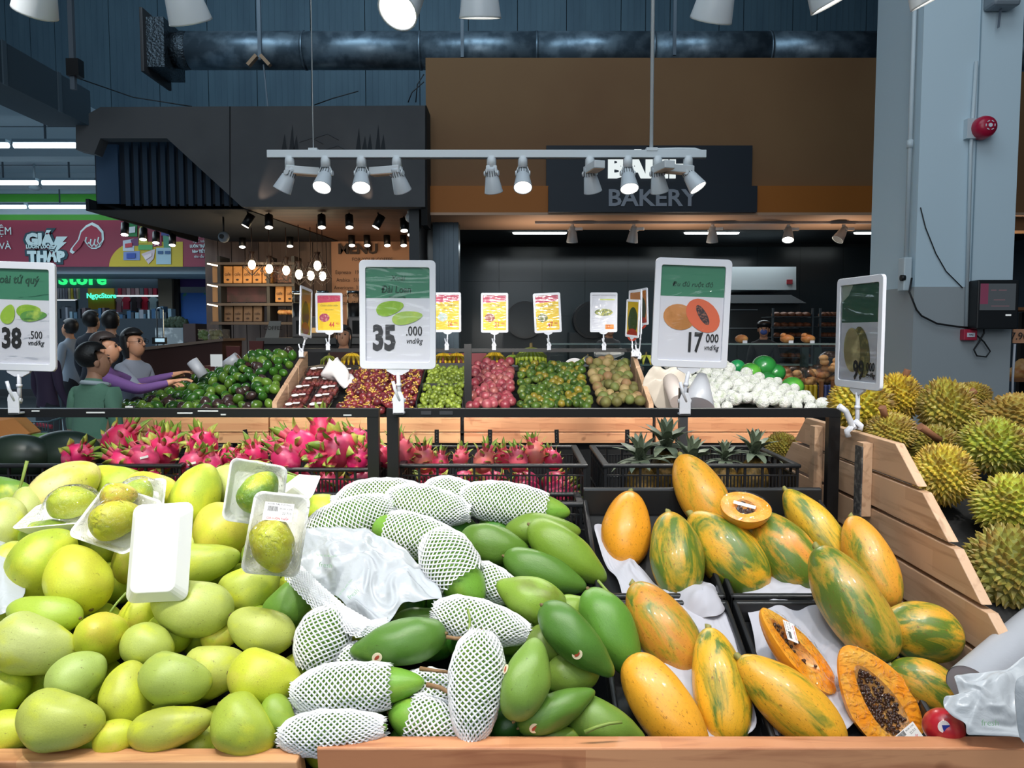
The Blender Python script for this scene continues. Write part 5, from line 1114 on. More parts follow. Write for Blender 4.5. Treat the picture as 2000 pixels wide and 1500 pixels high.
def pap_mesh(seed, neck):
    m = MB(); nu, nv = 36, 26
    def fn(u, v):
        t = -math.cos(PI*min(max(v, .003), .997)); r = (1-t*t)**.42*(1-neck*max(0, t)**1.6-.04*t)
        ph = 2*PI*u; rib = 1+.018*math.cos(5*ph)*(1-t*t); q = 1+.06*noise.noise(Vector((t*1.5+seed, math.cos(ph), math.sin(ph))))
        return Vector((t, r*rib*q*math.cos(ph), r*rib*q*math.sin(ph)+.05*(1-t*t)))
    m.surf(fn, nu, nv); me = bpy.data.meshes.new('papaya_body'); me.from_pydata([tuple(v) for v in m.v], [], m.f); me.materials.append(M_PAP)
    me.polygons.foreach_set('use_smooth', m.sm); me.update(); return me
PPM = [pap_mesh(1.1, .22), pap_mesh(4.4, .30), pap_mesh(8.2, .12)]
sm_ = MB(); sm_.tube([(0, 0, 0), (.35, 0, .02), (1, 0, .1)], [1.2, .9, 1.0], 8)
def local_mesh(name, mb, mm):
    me = bpy.data.meshes.new(name); me.from_pydata([tuple(v) for v in mb.v], [], mb.f)
    for x in (mm if isinstance(mm, (list, tuple)) else [mm]): me.materials.append(x)
    me.polygons.foreach_set('material_index', mb.m); me.polygons.foreach_set('use_smooth', mb.sm); me.update(); return me
nub = MB(); nub.tube([(-.97, 0, 0), (-1.0, 0, 0), (-1.03, 0, .005)], [.10, .085, .05], 8)
NUB = local_mesh('stem_scar', nub, STEM)
def orient(ang, tilt, roll=0):
    a = math.radians(ang); s = CR*math.cos(a)+CU*math.sin(a)
    x = (s*math.cos(tilt)+CF*math.sin(tilt)).normalized()
    y = (-CF).cross(x)
    y = y.normalized() if y.length > .05 else CR.copy()
    z = x.cross(y)
    M = Matrix((x, y, z)).transposed()
    return M @ Matrix.Rotation(roll, 3, 'X')
PLACED = []
def solve_depth(px, py, wpx, lpx, ang, plane_off=0.0, pl=None, maxmove=.13, tilt=None, ratio_len=1, pen=.22, Yfix=None):
    """distance along the ray through (px,py): start on the pile plane, come nearer until clear of what lies behind"""
    d = ray(px, py); P0 = pl or PL
    if Yfix: s = Yfix/d.y
    else:
        # CO.z + s d.z = .79+(s d.y-1.36)*.42+off
        k = (P0(1.36+1)-P0(1.36)); s = (P0(1.36)-1.36*k+plane_off-CH)/(d.z-d.y*k)
    s0 = s; dl = d.length
    if tilt is None: tilt = .45*math.sin(math.radians(ang))
    while True:
        b = wpx/F*s/2; Pn = lpx/F*s/2
        a2 = Pn*Pn-(b*math.sin(tilt))**2; a = math.sqrt(max(a2, b*b*.9))/math.cos(tilt)
        R = orient(ang, tilt); c = CO+d*s; x = R.col[0]
        sph = [(c+x*a*q, b*(.98 if abs(q) < .1 else .84)) for q in ((-.62, 0, .62) if a > b*1.2 else (0,))]
        hit = False
        for (cc, rr) in PLACED:
            for (c1, r1) in sph:
                if (cc-c1).length < (rr+r1)*(1-pen): hit = True; break
            if hit: break
        if not hit or s0-s > maxmove: break
        s -= .004
    PLACED.extend(sph)
    return c, a, b, R, s
def put(mesh, name, cat, px, py, Lp, Wp, ang, label, col=None, group=None, off_=0, roll=0, tilt=None, pl=None, flip=False, stem=True, maxmove=.13, Yfix=None):
    c, a, b, R, s = solve_depth(px, py, Wp, Lp, ang, off_, pl, maxmove, tilt, Yfix=Yfix)
    R = R @ Matrix.Rotation(roll, 3, 'X')
    o = link(name, mesh); o.matrix_basis = Matrix.LocRotScale(c, R.to_quaternion(), Vector((a, b, b)))
    if col is not None: o.color = col
    tag(o, label, cat, group)
    if stem: k = link('stem_scar', NUB, o)
    return o
rnd = random.Random(21)
def C4(h, a=.5): c = lin(h); return (c[0], c[1], c[2], a)
def CP_(h, a): c = C4(h, a); return (c[0]*1.02, c[1]*.96, c[2]*1.5, a)
def CG_(h, a): c = C4(h, a); return (c[0]*1.02, c[1]*.80, c[2]*.85, a)
# ---------------------------------------------------------------- hidden layers that fill the gaps of the pile
fil = 0
for j in range(6):
    for i in range(11):
        y = 1.44+j*.135; x = -.36-i*.115+(j % 2)*.055
        if x < -(y*.70+.05): continue
        for lay in (0,):
            o = link('mango', PM[(i+j) % 3]); c = Vector((x, y, PL(y)-.055)); e = (rnd.uniform(-.4, .4), rnd.uniform(-.5, .1), rnd.uniform(0, PI))
            from mathutils import Euler
            o.matrix_basis = Matrix.LocRotScale(c, Euler(e).to_quaternion(), Vector((.072, .048, .048)))
            o.color = C4('#a9bf3e', .5); tag(o, 'yellow-green mango under the top layer, glimpsed in the gaps', 'mango', 'mangoes under the top layer'); PLACED.append((c, .042))
for j in range(6):
    for i in range(5):
        y = 1.42+j*.125; x = -.30+i*.1+(j % 2)*.05
        if x > .14: continue
        o = link('mango', GM[(i+j) % 3]); c = Vector((x, y, PL(y)-.06)); e = (rnd.uniform(-.4, .4), rnd.uniform(-.4, .1), rnd.uniform(0, PI))
        o.matrix_basis = Matrix.LocRotScale(c, Euler(e).to_quaternion(), Vector((.07, .042, .042)))
        o.color = C4('#3f7a28', .5); tag(o, 'dark green mango beneath the netted ones, glimpsed in the gaps', 'mango', 'green mangoes under the top layer'); PLACED.append((c, .036))
# ---------------------------------------------------------------- pale mangoes: x, y, length, width, tip angle, colour, alpha, note
PG = '#a8bf2e'; PY = '#d2cc40'; PP = '#bcc85e'; PD = '#8eae30'
pale = [
 (14, 968, 105, 72, 160, '#6f9e30', .4, 'dark green mango at the far left edge below the crate', 0),
 (490, 928, 85, 60, 10, PP, .5, 'pale mango tip highest in the pile, under the dragon fruit', 2),
 (227, 950, 140, 82, 165, PG, .5, 'smooth green mango in the back row, behind the film-wrapped pair', 0),
 (463, 948, 118, 84, 165, PP, .4, 'pale green mango in the back row beside the tilted foam tray', 2),
 (293, 962, 112, 82, 160, PY, .5, 'mango with a brown scar on top in the back row', 0),
 (545, 952, 78, 50, 20, PD, .3, 'small green mango under the grey foam tray', 2),
 (118, 968, 162, 104, 50, '#dbd26a', .6, 'large pale-yellow mango standing up in the back left corner', 0),
 (383, 968, 128, 94, 78, PG, .6, 'upright pointed green mango with dark pit, back row', 1),
 (55, 990, 84, 58, 120, PP, .4, 'small pale mango beside the long green stalk', 2),
 (8, 1030, 120, 88, 100, PP, .5, 'pale mango at the left edge behind the stalk', 0),
 (90, 1052, 112, 74, 175, PD, .4, 'green mango partly hidden under the first foam tray', 0),
 (433, 1035, 118, 108, 150, PY, .5, 'yellowish mango with scattered brown blemishes left of the stickered tray', 0),
 (195, 1060, 116, 90, 55, '#b3c436', .5, 'bright green mango below the second foam tray', 0),
 (250, 1095, 86, 58, 95, PY, .5, 'mango sliver visible left of the upright white tray', 2),
 (14, 1118, 120, 84, 95, PP, .5, 'mango at the left edge partly under the plastic bag', 0),
 (84, 1098, 140, 112, 60, PG, .6, 'big bright mango with a freckle, left side second row', 0),
 (520, 1094, 104, 64, -25, '#7fa32c', .4, 'darker green mango directly under the stickered foam tray', 1),
 (568, 1180, 118, 84, 50, '#6f9e30', .3, 'green mango tucked against the netted mangoes, centre', 0),
 (275, 1198, 92, 70, 60, PY, .7, 'yellow mango peeping out beneath the white tray', 2),
 (378, 1103, 180, 84, 10, '#b0c440', .5, 'long green mango lying across the lower end of the white tray', 1),
 (150, 1130, 142, 116, 128, '#c2c632', .6, 'bright yellow-green mango with a pointed lower end, left side', 1),
 (84, 1200, 150, 74, 175, '#a5c236', .4, 'flat smooth green mango below the plastic bag', 0),
 (487, 1149, 124, 94, 30, '#b2c240', .5, 'plump green mango right of the long one, tip up', 0),
 (328, 1240, 92, 86, 0, PG, .5, 'mango behind the small round one near the middle', 2),
 (428, 1245, 70, 50, 10, PY, .5, 'small mango wedge between two larger ones, centre', 2),
 (372, 1185, 164, 106, 170, '#b9c956', .4, 'large oval green mango with a dark pit on top, centre of the pile', 0),
 (65, 1260, 168, 116, -12, '#b8c65e', .5, 'large mango with brown russet patches at the left edge', 0),
 (198, 1247, 106, 98, 60, '#cfc83a', .6, 'round yellow mango seen end-on with its stem pit facing out', 2),
 (508, 1230, 138, 86, 165, '#b9c750', .5, 'oval green mango with a brown dot beside the net', 0),
 (288, 1262, 104, 86, -15, '#aebf48', .5, 'small round pale-green mango near the middle of the pile', 2),
 (418, 1309, 128, 100, 10, '#bec94e', .5, 'pale mango with stem end turned right, behind the yellow one', 0),
 (12, 1347, 92, 84, 30, PG, .5, 'mango at the left edge above the front corner', 2),
 (466, 1373, 60, 46, 10, '#d6a83c', .6, 'orange-yellow mango glimpsed between two front mangoes', 2),
 (149, 1325, 114, 94, 42, '#a9c252', .4, 'egg-shaped green mango with a bruise, above the front row', 0),
 (247, 1357, 124, 94, 100, '#b9c23a', .6, 'shiny yellow-green mango standing on end, front middle', 0),
 (515, 1326, 144, 110, -8, '#cfc84a', .7, 'large yellow mango resting against the net', 0),
 (341, 1327, 144, 98, -8, '#a5bb46', .4, 'greyish-green mango with dark nicks, front middle', 0),
 (226, 1442, 84, 72, 20, PY, .7, 'yellow mango wedge at the front board, second gap', 2),
 (545, 1398, 84, 58, -45, '#8fae32', .4, 'small green mango at the front beside the net', 1),
 (14, 1432, 112, 88, 10, '#d8d038', .8, 'bright yellow mango in the front left corner', 2),
 (117, 1407, 168, 112, -8, '#bcca4a', .5, 'large mango with a brown stem pit, front row left', 0),
 (333, 1421, 162, 80, 12, '#aeb93e', .5, 'flat mango with brown base marks touching the front board', 1),
 (476, 1420, 138, 108, -35, '#a9bf38', .5, 'green mango with a dark stem pit, front row right end', 0),
]
for (x, y, L_, W_, a, col, al, note, k) in pale:
    put(PM[k], 'mango', 'mango', x, y, L_, W_, a, note, CP_(col, al-.06), roll=rnd.uniform(-.6, .6), tilt=(-1.0 if 'end-on' in note else None), stem=(k != 2 or 'end-on' in note))
# long stalk on the left mango, thin stalks
def stalk(pts, r, lab, Yd=None, mm=None):
    m = MB(); m.tube(pts, r, 6); return tag(m.build('fruit_stalk', mm or mat('stalk_green', '#7f9440', .6)), lab, 'stalk')
def zpile(px, py, up=.05):
    d = ray(px, py); s = (PL(1.36)-1.36*.42+up-CH)/(d.z-d.y*.42); return CO+d*s
a = zpile(22, 1016, .06); d0 = (a-CO).length
stalk([CO+ray(x, y).normalized()*d0 for x, y in ((22, 1016), (34, 970), (44, 935), (53, 900))], [.004, .0035, .0035, .0045], 'long upright green stalk rising from the left mango')
stalk([zpile(215, 1196, .075), zpile(228, 1178, .08), zpile(246, 1158, .085)], .0028, 'short green stalk between mangoes under the white tray')
stalk([CO+ray(x, y)*2.2 for x, y in ((526, 920), (560, 922), (588, 932))], .003, 'thin green stalk against the crate above the grey foam tray')
# ---------------------------------------------------------------- green mangoes
STK = mat('fruit_sticker', '#e8d9b8', .4); STK2 = mat('sticker_print', '#a5442a', .5)
def sticker(o, px, py, rad=.011, lab=None):
    """small round sticker lying on the fruit's surface where the ray meets it"""
    d = ray(px, py).normalized(); Mi = o.matrix_basis.inverted(); p0 = Mi @ CO; p1 = (Mi.to_3x3() @ d)
    # unit ellipsoid-like body: find the first hit with the unit sphere
    A_ = p1.dot(p1); B_ = 2*p0.dot(p1); C_ = p0.dot(p0)-1; D_ = B_*B_-4*A_*C_
    if D_ < 0: return
    t = (-B_-math.sqrt(D_))/(2*A_); h = CO+d*t; ok, loc, nrm, _ = o.ray_cast(Mi @ (CO+d*(t-.08)), p1) if False else (False, None, None, None)
    n = (o.matrix_basis.to_3x3().inverted().transposed() @ (p0+p1*t)).normalized(); M = plane(h+n*.002, n.orthogonal(), n.cross(n.orthogonal()))
    X = Mi @ M
    m = MB(); m.prism([X @ Vector((x, y, 0)) for x, y in ellp(0, 0, rad, rad*.85, 0, 16)], X.to_3x3() @ Vector((0, 0, .0012))); m.build('sticker', STK, o, world=False)
    m = MB(); m.prism([X @ Vector((x, y, .0012)) for x, y in ellp(0, 0, rad*.6, rad*.3, 0, 12)], X.to_3x3() @ Vector((0, 0, .0006))); m.build('sticker_emblem', STK2, o, world=False)
green = [
 (1060, 1036, 150, 62, 0, '#6f9e34', .4, 'bright green mango behind, just under the netted one with bare tip', 0),
 (966, 1064, 140, 76, -12, '#5a8c30', .3, 'dark green mango right of the netted pile, back row', 0),
 (1118, 1192, 92, 60, 10, '#7cab3a', .5, 'light green mango peeping between two long green ones', 2),
 (1063, 1118, 172, 74, -20, '#548a32', .3, 'plain dark green mango in the middle of the green row', 0),
 (1106, 1079, 180, 84, -35, '#74a434', .5, 'long bright green mango at the back right of the green pile', 0),
 (1005, 1245, 90, 66, 0, '#638f34', .4, 'green mango behind the ragged net edge', 2),
 (1072, 1262, 98, 74, -20, '#6a8f38', .5, 'dull green mango with a sticker, half hidden under the ridge one', 2),
 (1035, 1168, 144, 84, 160, '#6f8a34', .7, 'brown-tinged green mango with its stem end left', 1),
 (1118, 1318, 108, 78, 5, '#7aa642', .5, 'green mango with a scuffed right end, lower right', 2),
 (1196, 1236, 182, 92, -60, '#5a9a36', .2, 'long glossy green mango leaning on the papaya tray', 0),
 (1126, 1250, 184, 84, -42, '#4c8430', .3, 'long dark green mango with a round sticker near the tip', 1),
 (1000, 1412, 96, 56, 20, '#2f6524', .3, 'dark green mango low at the front board', 2),
 (1182, 1416, 168, 86, -22, '#6a9a3a', .4, 'green mango with a long stalk at the front right of the green pile', 1),
 (1088, 1386, 166, 68, 22, '#588c32', .4, 'slender green mango slanting up to the right, lower front', 1),
 (1028, 1326, 152, 92, 70, '#76a844', .4, 'fat upright light green mango beside the white net', 0),
 (1085, 1438, 100, 42, 0, '#b9c23a', .8, 'small yellow-green mango poking over the front board', 2),
 (818, 1212, 104, 52, 5, '#588c32', .4, 'green mango behind the bag edge', 2),
 (1094, 985, 58, 52, 0, '#4a8a34', .4, 'green mango end', 2),
]
GO = []
for (x, y, L_, W_, a, col, al, note, k) in green[:-1]:
    o = put(GM[k], 'mango', 'mango', x, y, L_, W_, a, note, CG_(col, al-.06), roll=rnd.uniform(-.5, .5)); GO.append(o)
sticker(GO[10], 1128, 1277); sticker(GO[6], 1072, 1243, .009); sticker(GO[14], 990, 1308, .009); sticker(GO[13], 1044, 1421, .010)
e = [zpile(1142, 1430, .07), zpile(1165, 1420, .08), zpile(1190, 1413, .085), zpile(1215, 1410, .085)]
stalk(e, [.004, .0035, .003, .003], 'thin green stalk lying on the front right green mango')
stalk([zpile(1168, 1134, .07), zpile(1182, 1150, .07), zpile(1196, 1166, .06)], .003, 'green stalk bridging to the papaya tray')
# ---------------------------------------------------------------- mangoes in foam nets
def netted(x, y, L_, W_, a, t0, t1, note, k=0, bend=.2, col='#74a63a', flare=0, cells=23, tilt=None, Yfix=None, off_=.01):
    c, A_, B_, R, s = solve_depth(x, y, W_*.94, L_, a, off_, None, .15, tilt, pen=.3, Yfix=Yfix)
    t = thing('netted_mango', c, note, 'mango', 'mangoes in white foam nets')
    t.rotation_mode = 'QUATERNION'; t.rotation_quaternion = R.to_quaternion(); t.matrix_basis = Matrix.LocRotScale(c, R.to_quaternion(), None)
    b = B_*.93
    o = link('fruit', GM[2], t); o.matrix_basis = Matrix.LocRotScale((0, 0, 0), None, Vector((A_*.97, b, b))); o.color = C4(col, .5); link('stem_scar', NUB, o)
    # helical lattice on a sleeve
    n = cells; rows_ = max(10, int((t1-t0)*A_/.0056)); vs = []; sd_ = rnd.random()*10
    for i in range(rows_+1):
        tt = t0+(t1-t0)*i/rows_
        for j in range(n):
            ph = 2*PI*(j+.5*(i % 2))/n
            tc_ = max(-.985, min(.985, tt)); p = mango_pos(tc_, ph, 1.0, .12, .18, .5, 0)
            r = math.hypot(p.y, p.z-.12*(.35-tc_*tc_)); ex = abs(tt)-.93
            rr = r*b*1.0+.004
            if abs(tt) > .80: rr = max(rr, b*.40+ (max(0, ex)*.25*b if flare >= 0 else 0))
            rr += .0016*noise.noise(Vector((tt*5+sd_, math.cos(ph)*2, math.sin(ph)*2)))*2
            jag = .008*(noise.noise(Vector((j*1.7+sd_, 3, 1)))) if i in (0, rows_) else 0
            vs.append(Vector((tt*A_*.97+jag, rr*math.cos(ph), rr*math.sin(ph)+.12*b*(.35-tc_*tc_))))
    fs = []
    for i in range(0, rows_-1):
        for j in range(n):
            # diamond: (i,j) -> (i+1,right) -> (i+2,j) -> (i+1,left)
            if i % 2 == 0: l_, r_ = (j-1) % n, j
            else: l_, r_ = j, (j+1) % n
            fs.append((i*n+j, (i+1)*n+r_, (i+2)*n+j, (i+1)*n+l_))
    me = bpy.data.meshes.new('foam_net'); me.from_pydata([tuple(v) for v in vs], [], fs); me.materials.append(FOAMW); me.update()
    q = link('foam_net', me, t); w = q.modifiers.new('w', 'WIREFRAME'); w.thickness = .0052; w.use_even_offset = False; w.use_replace = True; w.offset = .6
    q.data.polygons.foreach_set('use_smooth', [True]*len(fs))
    return t
netted(882, 962, 112, 60, -5, -1.0, .9, 'netted mango mostly hidden at the very back of the netted pile')
netted(740, 972, 172, 78, 8, -1.12, .98, 'netted mango back left with a flared frayed net end')
netted(835, 990, 176, 84, -8, -1.0, 1.02, 'netted mango in the back row centre')
netted(1005, 986, 226, 84, -8, -1.0, .58, 'netted mango at the back right with bare green tip')
netted(683, 1020, 190, 98, 22, -1.02, 1.0, 'netted mango with a pink sticker beside the foam tray, above the bag')
netted(960, 1140, 120, 70, -20, -1.0, 1.0, 'netted mango hidden behind the one with the stalk')
netted(816, 1048, 194, 86, -12, -.68, 1.0, 'netted mango with bare left end, behind the plastic bag')
netted(940, 1216, 200, 84, -12, -1.02, 1.0, 'netted mango with frayed right end beside the green pile')
netted(888, 1112, 172, 112, -52, -1.0, .34, 'netted mango facing out with bare green end and stalk')
netted(700, 1290, 100, 64, 0, -1, 1, 'netted mango low in the gap left of the stickered green mango')
netted(838, 1350, 130, 84, 5, -1, 1, 'netted mango under the two brown stalks')
netted(640, 1392, 150, 54, 5, -1, 1, 'netted mango flattened beneath the front netted mango')
netted(628, 1256, 132, 106, 255, -.98, .80, 'round netted mango with a hole at its lower end, left side')
o = put(GM[1], 'mango', 'mango', 777, 1256, 192, 86, 190, 'big bare green mango with a sticker in the middle of the nets', CG_('#558c36', .4), roll=.2, off_=.03); sticker(o, 737, 1283, .011)
netted(652, 1430, 214, 80, 4, -1.04, .98, 'netted mango at the front board notch')
netted(842, 1410, 178, 92, -10, -.50, 1.04, 'netted mango at the front board with bare left end')
netted(700, 1344, 266, 98, 4, -1.02, .52, 'long netted mango with bare yellow-green right end, front centre')
netted(930, 1340, 200, 108, 265, -1.0, 1.0, 'upright netted mango beside the fat light green one')
def zs2(pts, up): return [zpile(x, y, up) for x, y in pts]
BST = mat('stalk_brown', '#8a6a48', .7)
stalk(zs2([(914, 1190), (918, 1212), (916, 1240)], .12), [.003, .0026, .0028], 'thin green stalk hanging from the netted mango with bare end', mm=mat('stalk_green', '#7f9440', .6))
stalk(zs2([(872, 1244), (890, 1247), (914, 1246)], .11), .004, 'short brown stalk joined to the hanging green stalk', mm=BST)
stalk(zs2([(820, 1306), (845, 1309), (878, 1313)], .08), [.005, .0035, .0035], 'upper brown stalk pointing to the upright netted mango', mm=BST)
stalk(zs2([(833, 1337), (860, 1343), (872, 1350), (882, 1357)], .08), [.005, .0045, .004, .003], 'lower crooked brown stalk below the upper one', mm=BST)
# ================================================================ foam trays with wrapped mangoes
FT = mat('foam_tray_white', '#f2f2ee', .6, bump=(200, .1, .001)); FTG = mat('foam_tray_grey', '#8d8f92', .5, bump=(200, .1, .001))
def foam_tray(c, R, w, h, d, mm, par, lip=.006):
    """open tray, local x width, y height, z towards its open side"""
    M = Matrix.Translation(c) @ R.to_4x4(); m = MB()
    o0 = rrect(w, h, .018, 4); i0 = rrect(w-.012, h-.012, .016, 4); o1 = rrect(w-.04, h-.04, .016, 4); i1 = rrect(w-.046, h-.046, .014, 4); n = len(o0)
    rings = [[(x, y, -d) for x, y in o1], [(x, y, 0) for x, y in o0], [(x, y, .0) for x, y in i0], [(x, y, -d+.005) for x, y in i1]]
    vs = [M @ Vector(p) for r in rings for p in r]
    fs = [(k*n+i, k*n+(i+1) % n, (k+1)*n+(i+1) % n, (k+1)*n+i) for k in range(3) for i in range(n)]+[tuple(range(n))[::-1], tuple(range(3*n, 4*n))]
    m.add(vs, fs); return bev(m.build('foam_tray', mm, par), .0015)
def rot3(xd, yd):
    x = Vector(xd).normalized(); y = Vector(yd); y = (y-x*y.dot(x)).normalized(); return Matrix((x, y, x.cross(y))).transposed()
def at(px, py, dist): return CO+ray(px, py)*dist
def wrapped(px, py, dist, w, h, xd, yd, lab, mangos, film=True, mm=FT, d=.028):
    c = at(px, py, dist); R = rot3(xd, yd); t = thing('wrapped_mango_tray', c, lab, 'food tray')
    foam_tray(c, R, w, h, d, mm, t)
    for (x, y, a, b, ang, col) in mangos:
        Rm = R @ Matrix.Rotation(ang, 3, 'Z'); cc = c+R @ Vector((x, y, b*.55)); o = link('mango_piece', PM[1], t)
        o.matrix_basis = Matrix.LocRotScale(cc-c, Rm.to_quaternion(), Vector((a, b, b))); o.color = C4(col, .5)
    if film:
        m = MB(); N = 16; P = []
        for j in range(N+1):
            for i in range(N+1):
                u = i/N*2-1; v = j/N*2-1; x = u*w/2; y = v*h/2; z = .001
                for (mx_, my_, a, b, ang, col) in mangos:
                    ca, sa = math.cos(ang), math.sin(ang); dx, dy = x-mx_, y-my_; e = ((dx*ca+dy*sa)/(a*1.25))**2+((dy*ca-dx*sa)/(b*1.5))**2
                    if e < 1: z = max(z, b*1.62*math.sqrt(1-e)**.9)
                z *= (1-max(abs(u), abs(v))**8); P.append(c+R @ Vector((x, y, z+.003+.0015*noise.noise(Vector((u*6, v*6, 1))))))
        m.add(P, [(j*(N+1)+i, j*(N+1)+i+1, (j+1)*(N+1)+i+1, (j+1)*(N+1)+i) for j in range(N) for i in range(N)], 0, True); m.build('cling_film', FILM, t)
    return t, c, R
# upright white tray (its back to us)
t = thing('foam_tray', at(313, 1075, 1.60), 'empty white foam tray standing upright, its back facing out, among the mangoes', 'food tray')
foam_tray(at(313, 1078, 1.62), rot3((-1, .06, -.07), (-.09, .35, 1)), .135, .205, .022, FT, t)
# tray one: lying, seen edge-on from the front with domed film
wrapped(128, 1001, 1.86, .19, .14, (1, .1, .07), (-.05, .98, .22), 'white foam tray of wrapped green mango, leftmost of the wrapped packs', [(.015, .01, .055, .038, .25, '#b5c23c')])
wrapped(228, 1012, 1.76, .15, .15, (.93, -.1, -.28), (.15, .75, .75), 'film-wrapped foam tray of two yellow mangoes beside the upright white tray', [(.012, -.012, .056, .042, .8, '#c9c23e'), (-.02, .045, .04, .03, .5, '#cfae4a')])
wrapped(273, 975, 1.92, .12, .12, (1, .2, .1), (0, .75, .7), 'film-domed foam tray with one green mango behind the yellow ones', [(0, 0, .045, .036, 1.2, '#a9c04e')])
wrapped(500, 962, 1.80, .14, .15, (.75, .5, -.25), (.2, .55, .85), 'film-wrapped foam tray of green mango turned sideways behind the price label', [(.0, 0, .055, .04, 1.0, '#7da43a')], d=.03)
t, c, R = wrapped(540, 1042, 1.60, .118, .172, (1, .15, -.14), (.12, .45, 1), 'white foam tray with barcode price label over a yellow mango', [(.0, -.028, .056, .043, -1.1, '#b9b034')])
M = Matrix.Translation(c) @ R.to_4x4() @ Matrix.Translation((.002, .036, .047))
LBL = mat('label_white', '#f3f0ee', .4)
m = MB(); flat(m, M, [(-.029, -.017), (.029, -.017), (.029, .02), (-.029, .02)], 0); lb = m.build('price_label', LBL, t)
def lab_print(M, lb, s=1.0):
    m = MB(); r2 = random.Random(2)
    x = -.022*s
    while x < -.002*s: w_ = r2.choice((.0006, .001))*s; flat(m, M, [(x, .002*s), (x+w_, .002*s), (x+w_, .012*s), (x, .012*s)], .0006, .0003); x += w_+.0008*s
    tag(m.build('barcode', INKB, lb), kind='stuff')
    text('XOAI TAI TUONG', .0042*s, M @ Matrix.Translation((0, .0165*s, .0006)), INKB, lb, ext=.0001); text('38.500  0.590', .0035*s, M @ Matrix.Translation((.014*s, .008*s, .0006)), INKB, lb, ext=.0001); text('22.715', .005*s, M @ Matrix.Translation((.017*s, -.001*s, .0006)), INKB, lb, ext=.0001)
    text('GIÁ LUÔN THẤP', .0042*s, M @ Matrix.Translation((0, -.0125*s, .0006)), mat('label_red', '#c8284a', .5), lb, ext=.0001, bold=.0001)
lab_print(M, lb)
t = thing('foam_tray', at(592, 975, 1.95), 'grey shaded foam tray standing on its corner beside the nets', 'food tray')
foam_tray(at(592, 968, 1.95), rot3((-.75, .45, -.55), (.45, .5, .75)), .12, .085, .045, FT, t)
# ================================================================ plastic bags and papers
BAG = bpy.data.materials.new('bag_plastic'); BAG.use_nodes = True; nt = BAG.node_tree; b_ = nt.nodes['Principled BSDF']
b_.inputs['Base Color'].default_value = lin('#c0c5cb'); b_.inputs['Roughness'].default_value = .25; b_.inputs['Alpha'].default_value = .86
b_.inputs['Subsurface Weight'].default_value = .0
tcn = node(nt, 'ShaderNodeTexCoord'); nn = node(nt, 'ShaderNodeTexNoise'); nn.inputs['Scale'].default_value = 28; nn.inputs['Distortion'].default_value = 2.2; nt.links.new(tcn.outputs['Object'], nn.inputs['Vector'])
bb_ = node(nt, 'ShaderNodeBump'); bb_.inputs['Strength'].default_value = .22; bb_.inputs['Distance'].default_value = .008; nt.links.new(nn.outputs['Fac'], bb_.inputs['Height']); nt.links.new(bb_.outputs[0], b_.inputs['Normal'])
def pip(x, y, poly):
    ins = False; j = len(poly)-1
    for i in range(len(poly)):
        xi, yi = poly[i]; xj, yj = poly[j]
        if (yi > y) != (yj > y) and x < (xj-xi)*(y-yi)/(yj-yi)+xi: ins = not ins
        j = i
    return ins
def crumple(name, poly, base, lab, cat, mm, amp=.012, step=9, seed=1, dome=.03, freq=22, edge=0, grp=None):
    """crumpled sheet: polygon outline sampled, each point at the depth base(x,y), pushed out in folds"""
    # the outline smoothed, then rings from the centre out to it
    out = []; n0 = len(poly)
    for i in range(n0):
        p0, p1, p2, p3 = [poly[(i+q-1) % n0] for q in range(4)]
        for k in range(5):
            u = k/5; out.append(tuple(.5*((2*p1[a])+(-p0[a]+p2[a])*u+(2*p0[a]-5*p1[a]+4*p2[a]-p3[a])*u*u+(-p0[a]+3*p1[a]-3*p2[a]+p3[a])*u**3) for a in (0, 1)))
    cx_ = sum(p[0] for p in out)/len(out); cy_ = sum(p[1] for p in out)/len(out)
    NR = max(6, int(max(math.hypot(p[0]-cx_, p[1]-cy_) for p in out)/step)); NA = len(out); vs = []; fs = []
    for j in range(NR+1):
        q_ = j/NR
        for (ox, oy) in out:
            x = cx_+(ox-cx_)*max(q_, .002); y = cy_+(oy-cy_)*max(q_, .002)
            q = Vector((x/freq*.17+seed, y/freq*.17, seed)); w = q+Vector((noise.noise(q*2), noise.noise(q*2+Vector((5, 1, 2))), 0))*.6
            rdg = 1-abs(noise.noise(w*1.6))*2.2; rdg2 = 1-abs(noise.noise(w*4+Vector((3, 7, 1))))*2
            vs.append(base(x, y)+Vector((0, -.35, .95))*(dome*(1-q_*q_)+amp*rdg+amp*.45*rdg2))
    fs = [(j*NA+i, j*NA+(i+1) % NA, (j+1)*NA+(i+1) % NA, (j+1)*NA+i) for j in range(NR) for i in range(NA)]
    c = sum(vs, Vector())/len(vs); t = thing(name, c, lab, cat, grp); m = MB(); m.add(vs, fs, 0, True); o = m.build('sheet', mm, t)
    so = o.modifiers.new('s', 'SOLIDIFY'); so.thickness = .0006; su = o.modifiers.new('u', 'SUBSURF'); su.levels = su.render_levels = 1
    return t, c
bagpoly = [(580, 1045), (612, 1038), (700, 1042), (760, 1062), (800, 1090), (838, 1128), (862, 1165), (858, 1180), (818, 1190), (790, 1192), (770, 1215), (748, 1235), (722, 1232), (700, 1215), (660, 1180), (620, 1145), (590, 1118), (578, 1095)]
t, c = crumple('plastic_bag', bagpoly, lambda x, y: zpile(x, y, .055), 'crumpled white produce bag with faint green print lying on the netted mangoes', 'bag', BAG, amp=.017, step=4, seed=3, dome=.03)
def sheet_text(t, s, px, py, up, h, ang, col=None, sx=1):
    p = zpile(px, py, up); x = (CR*math.cos(ang)+CU*math.sin(ang)); M = plane(p, x, CU*math.cos(ang)-CR*math.sin(ang)); return text(s, h, M, col or mat('bag_ink_green', '#9fc4a4', .5), t, ext=.0001, sx=sx)
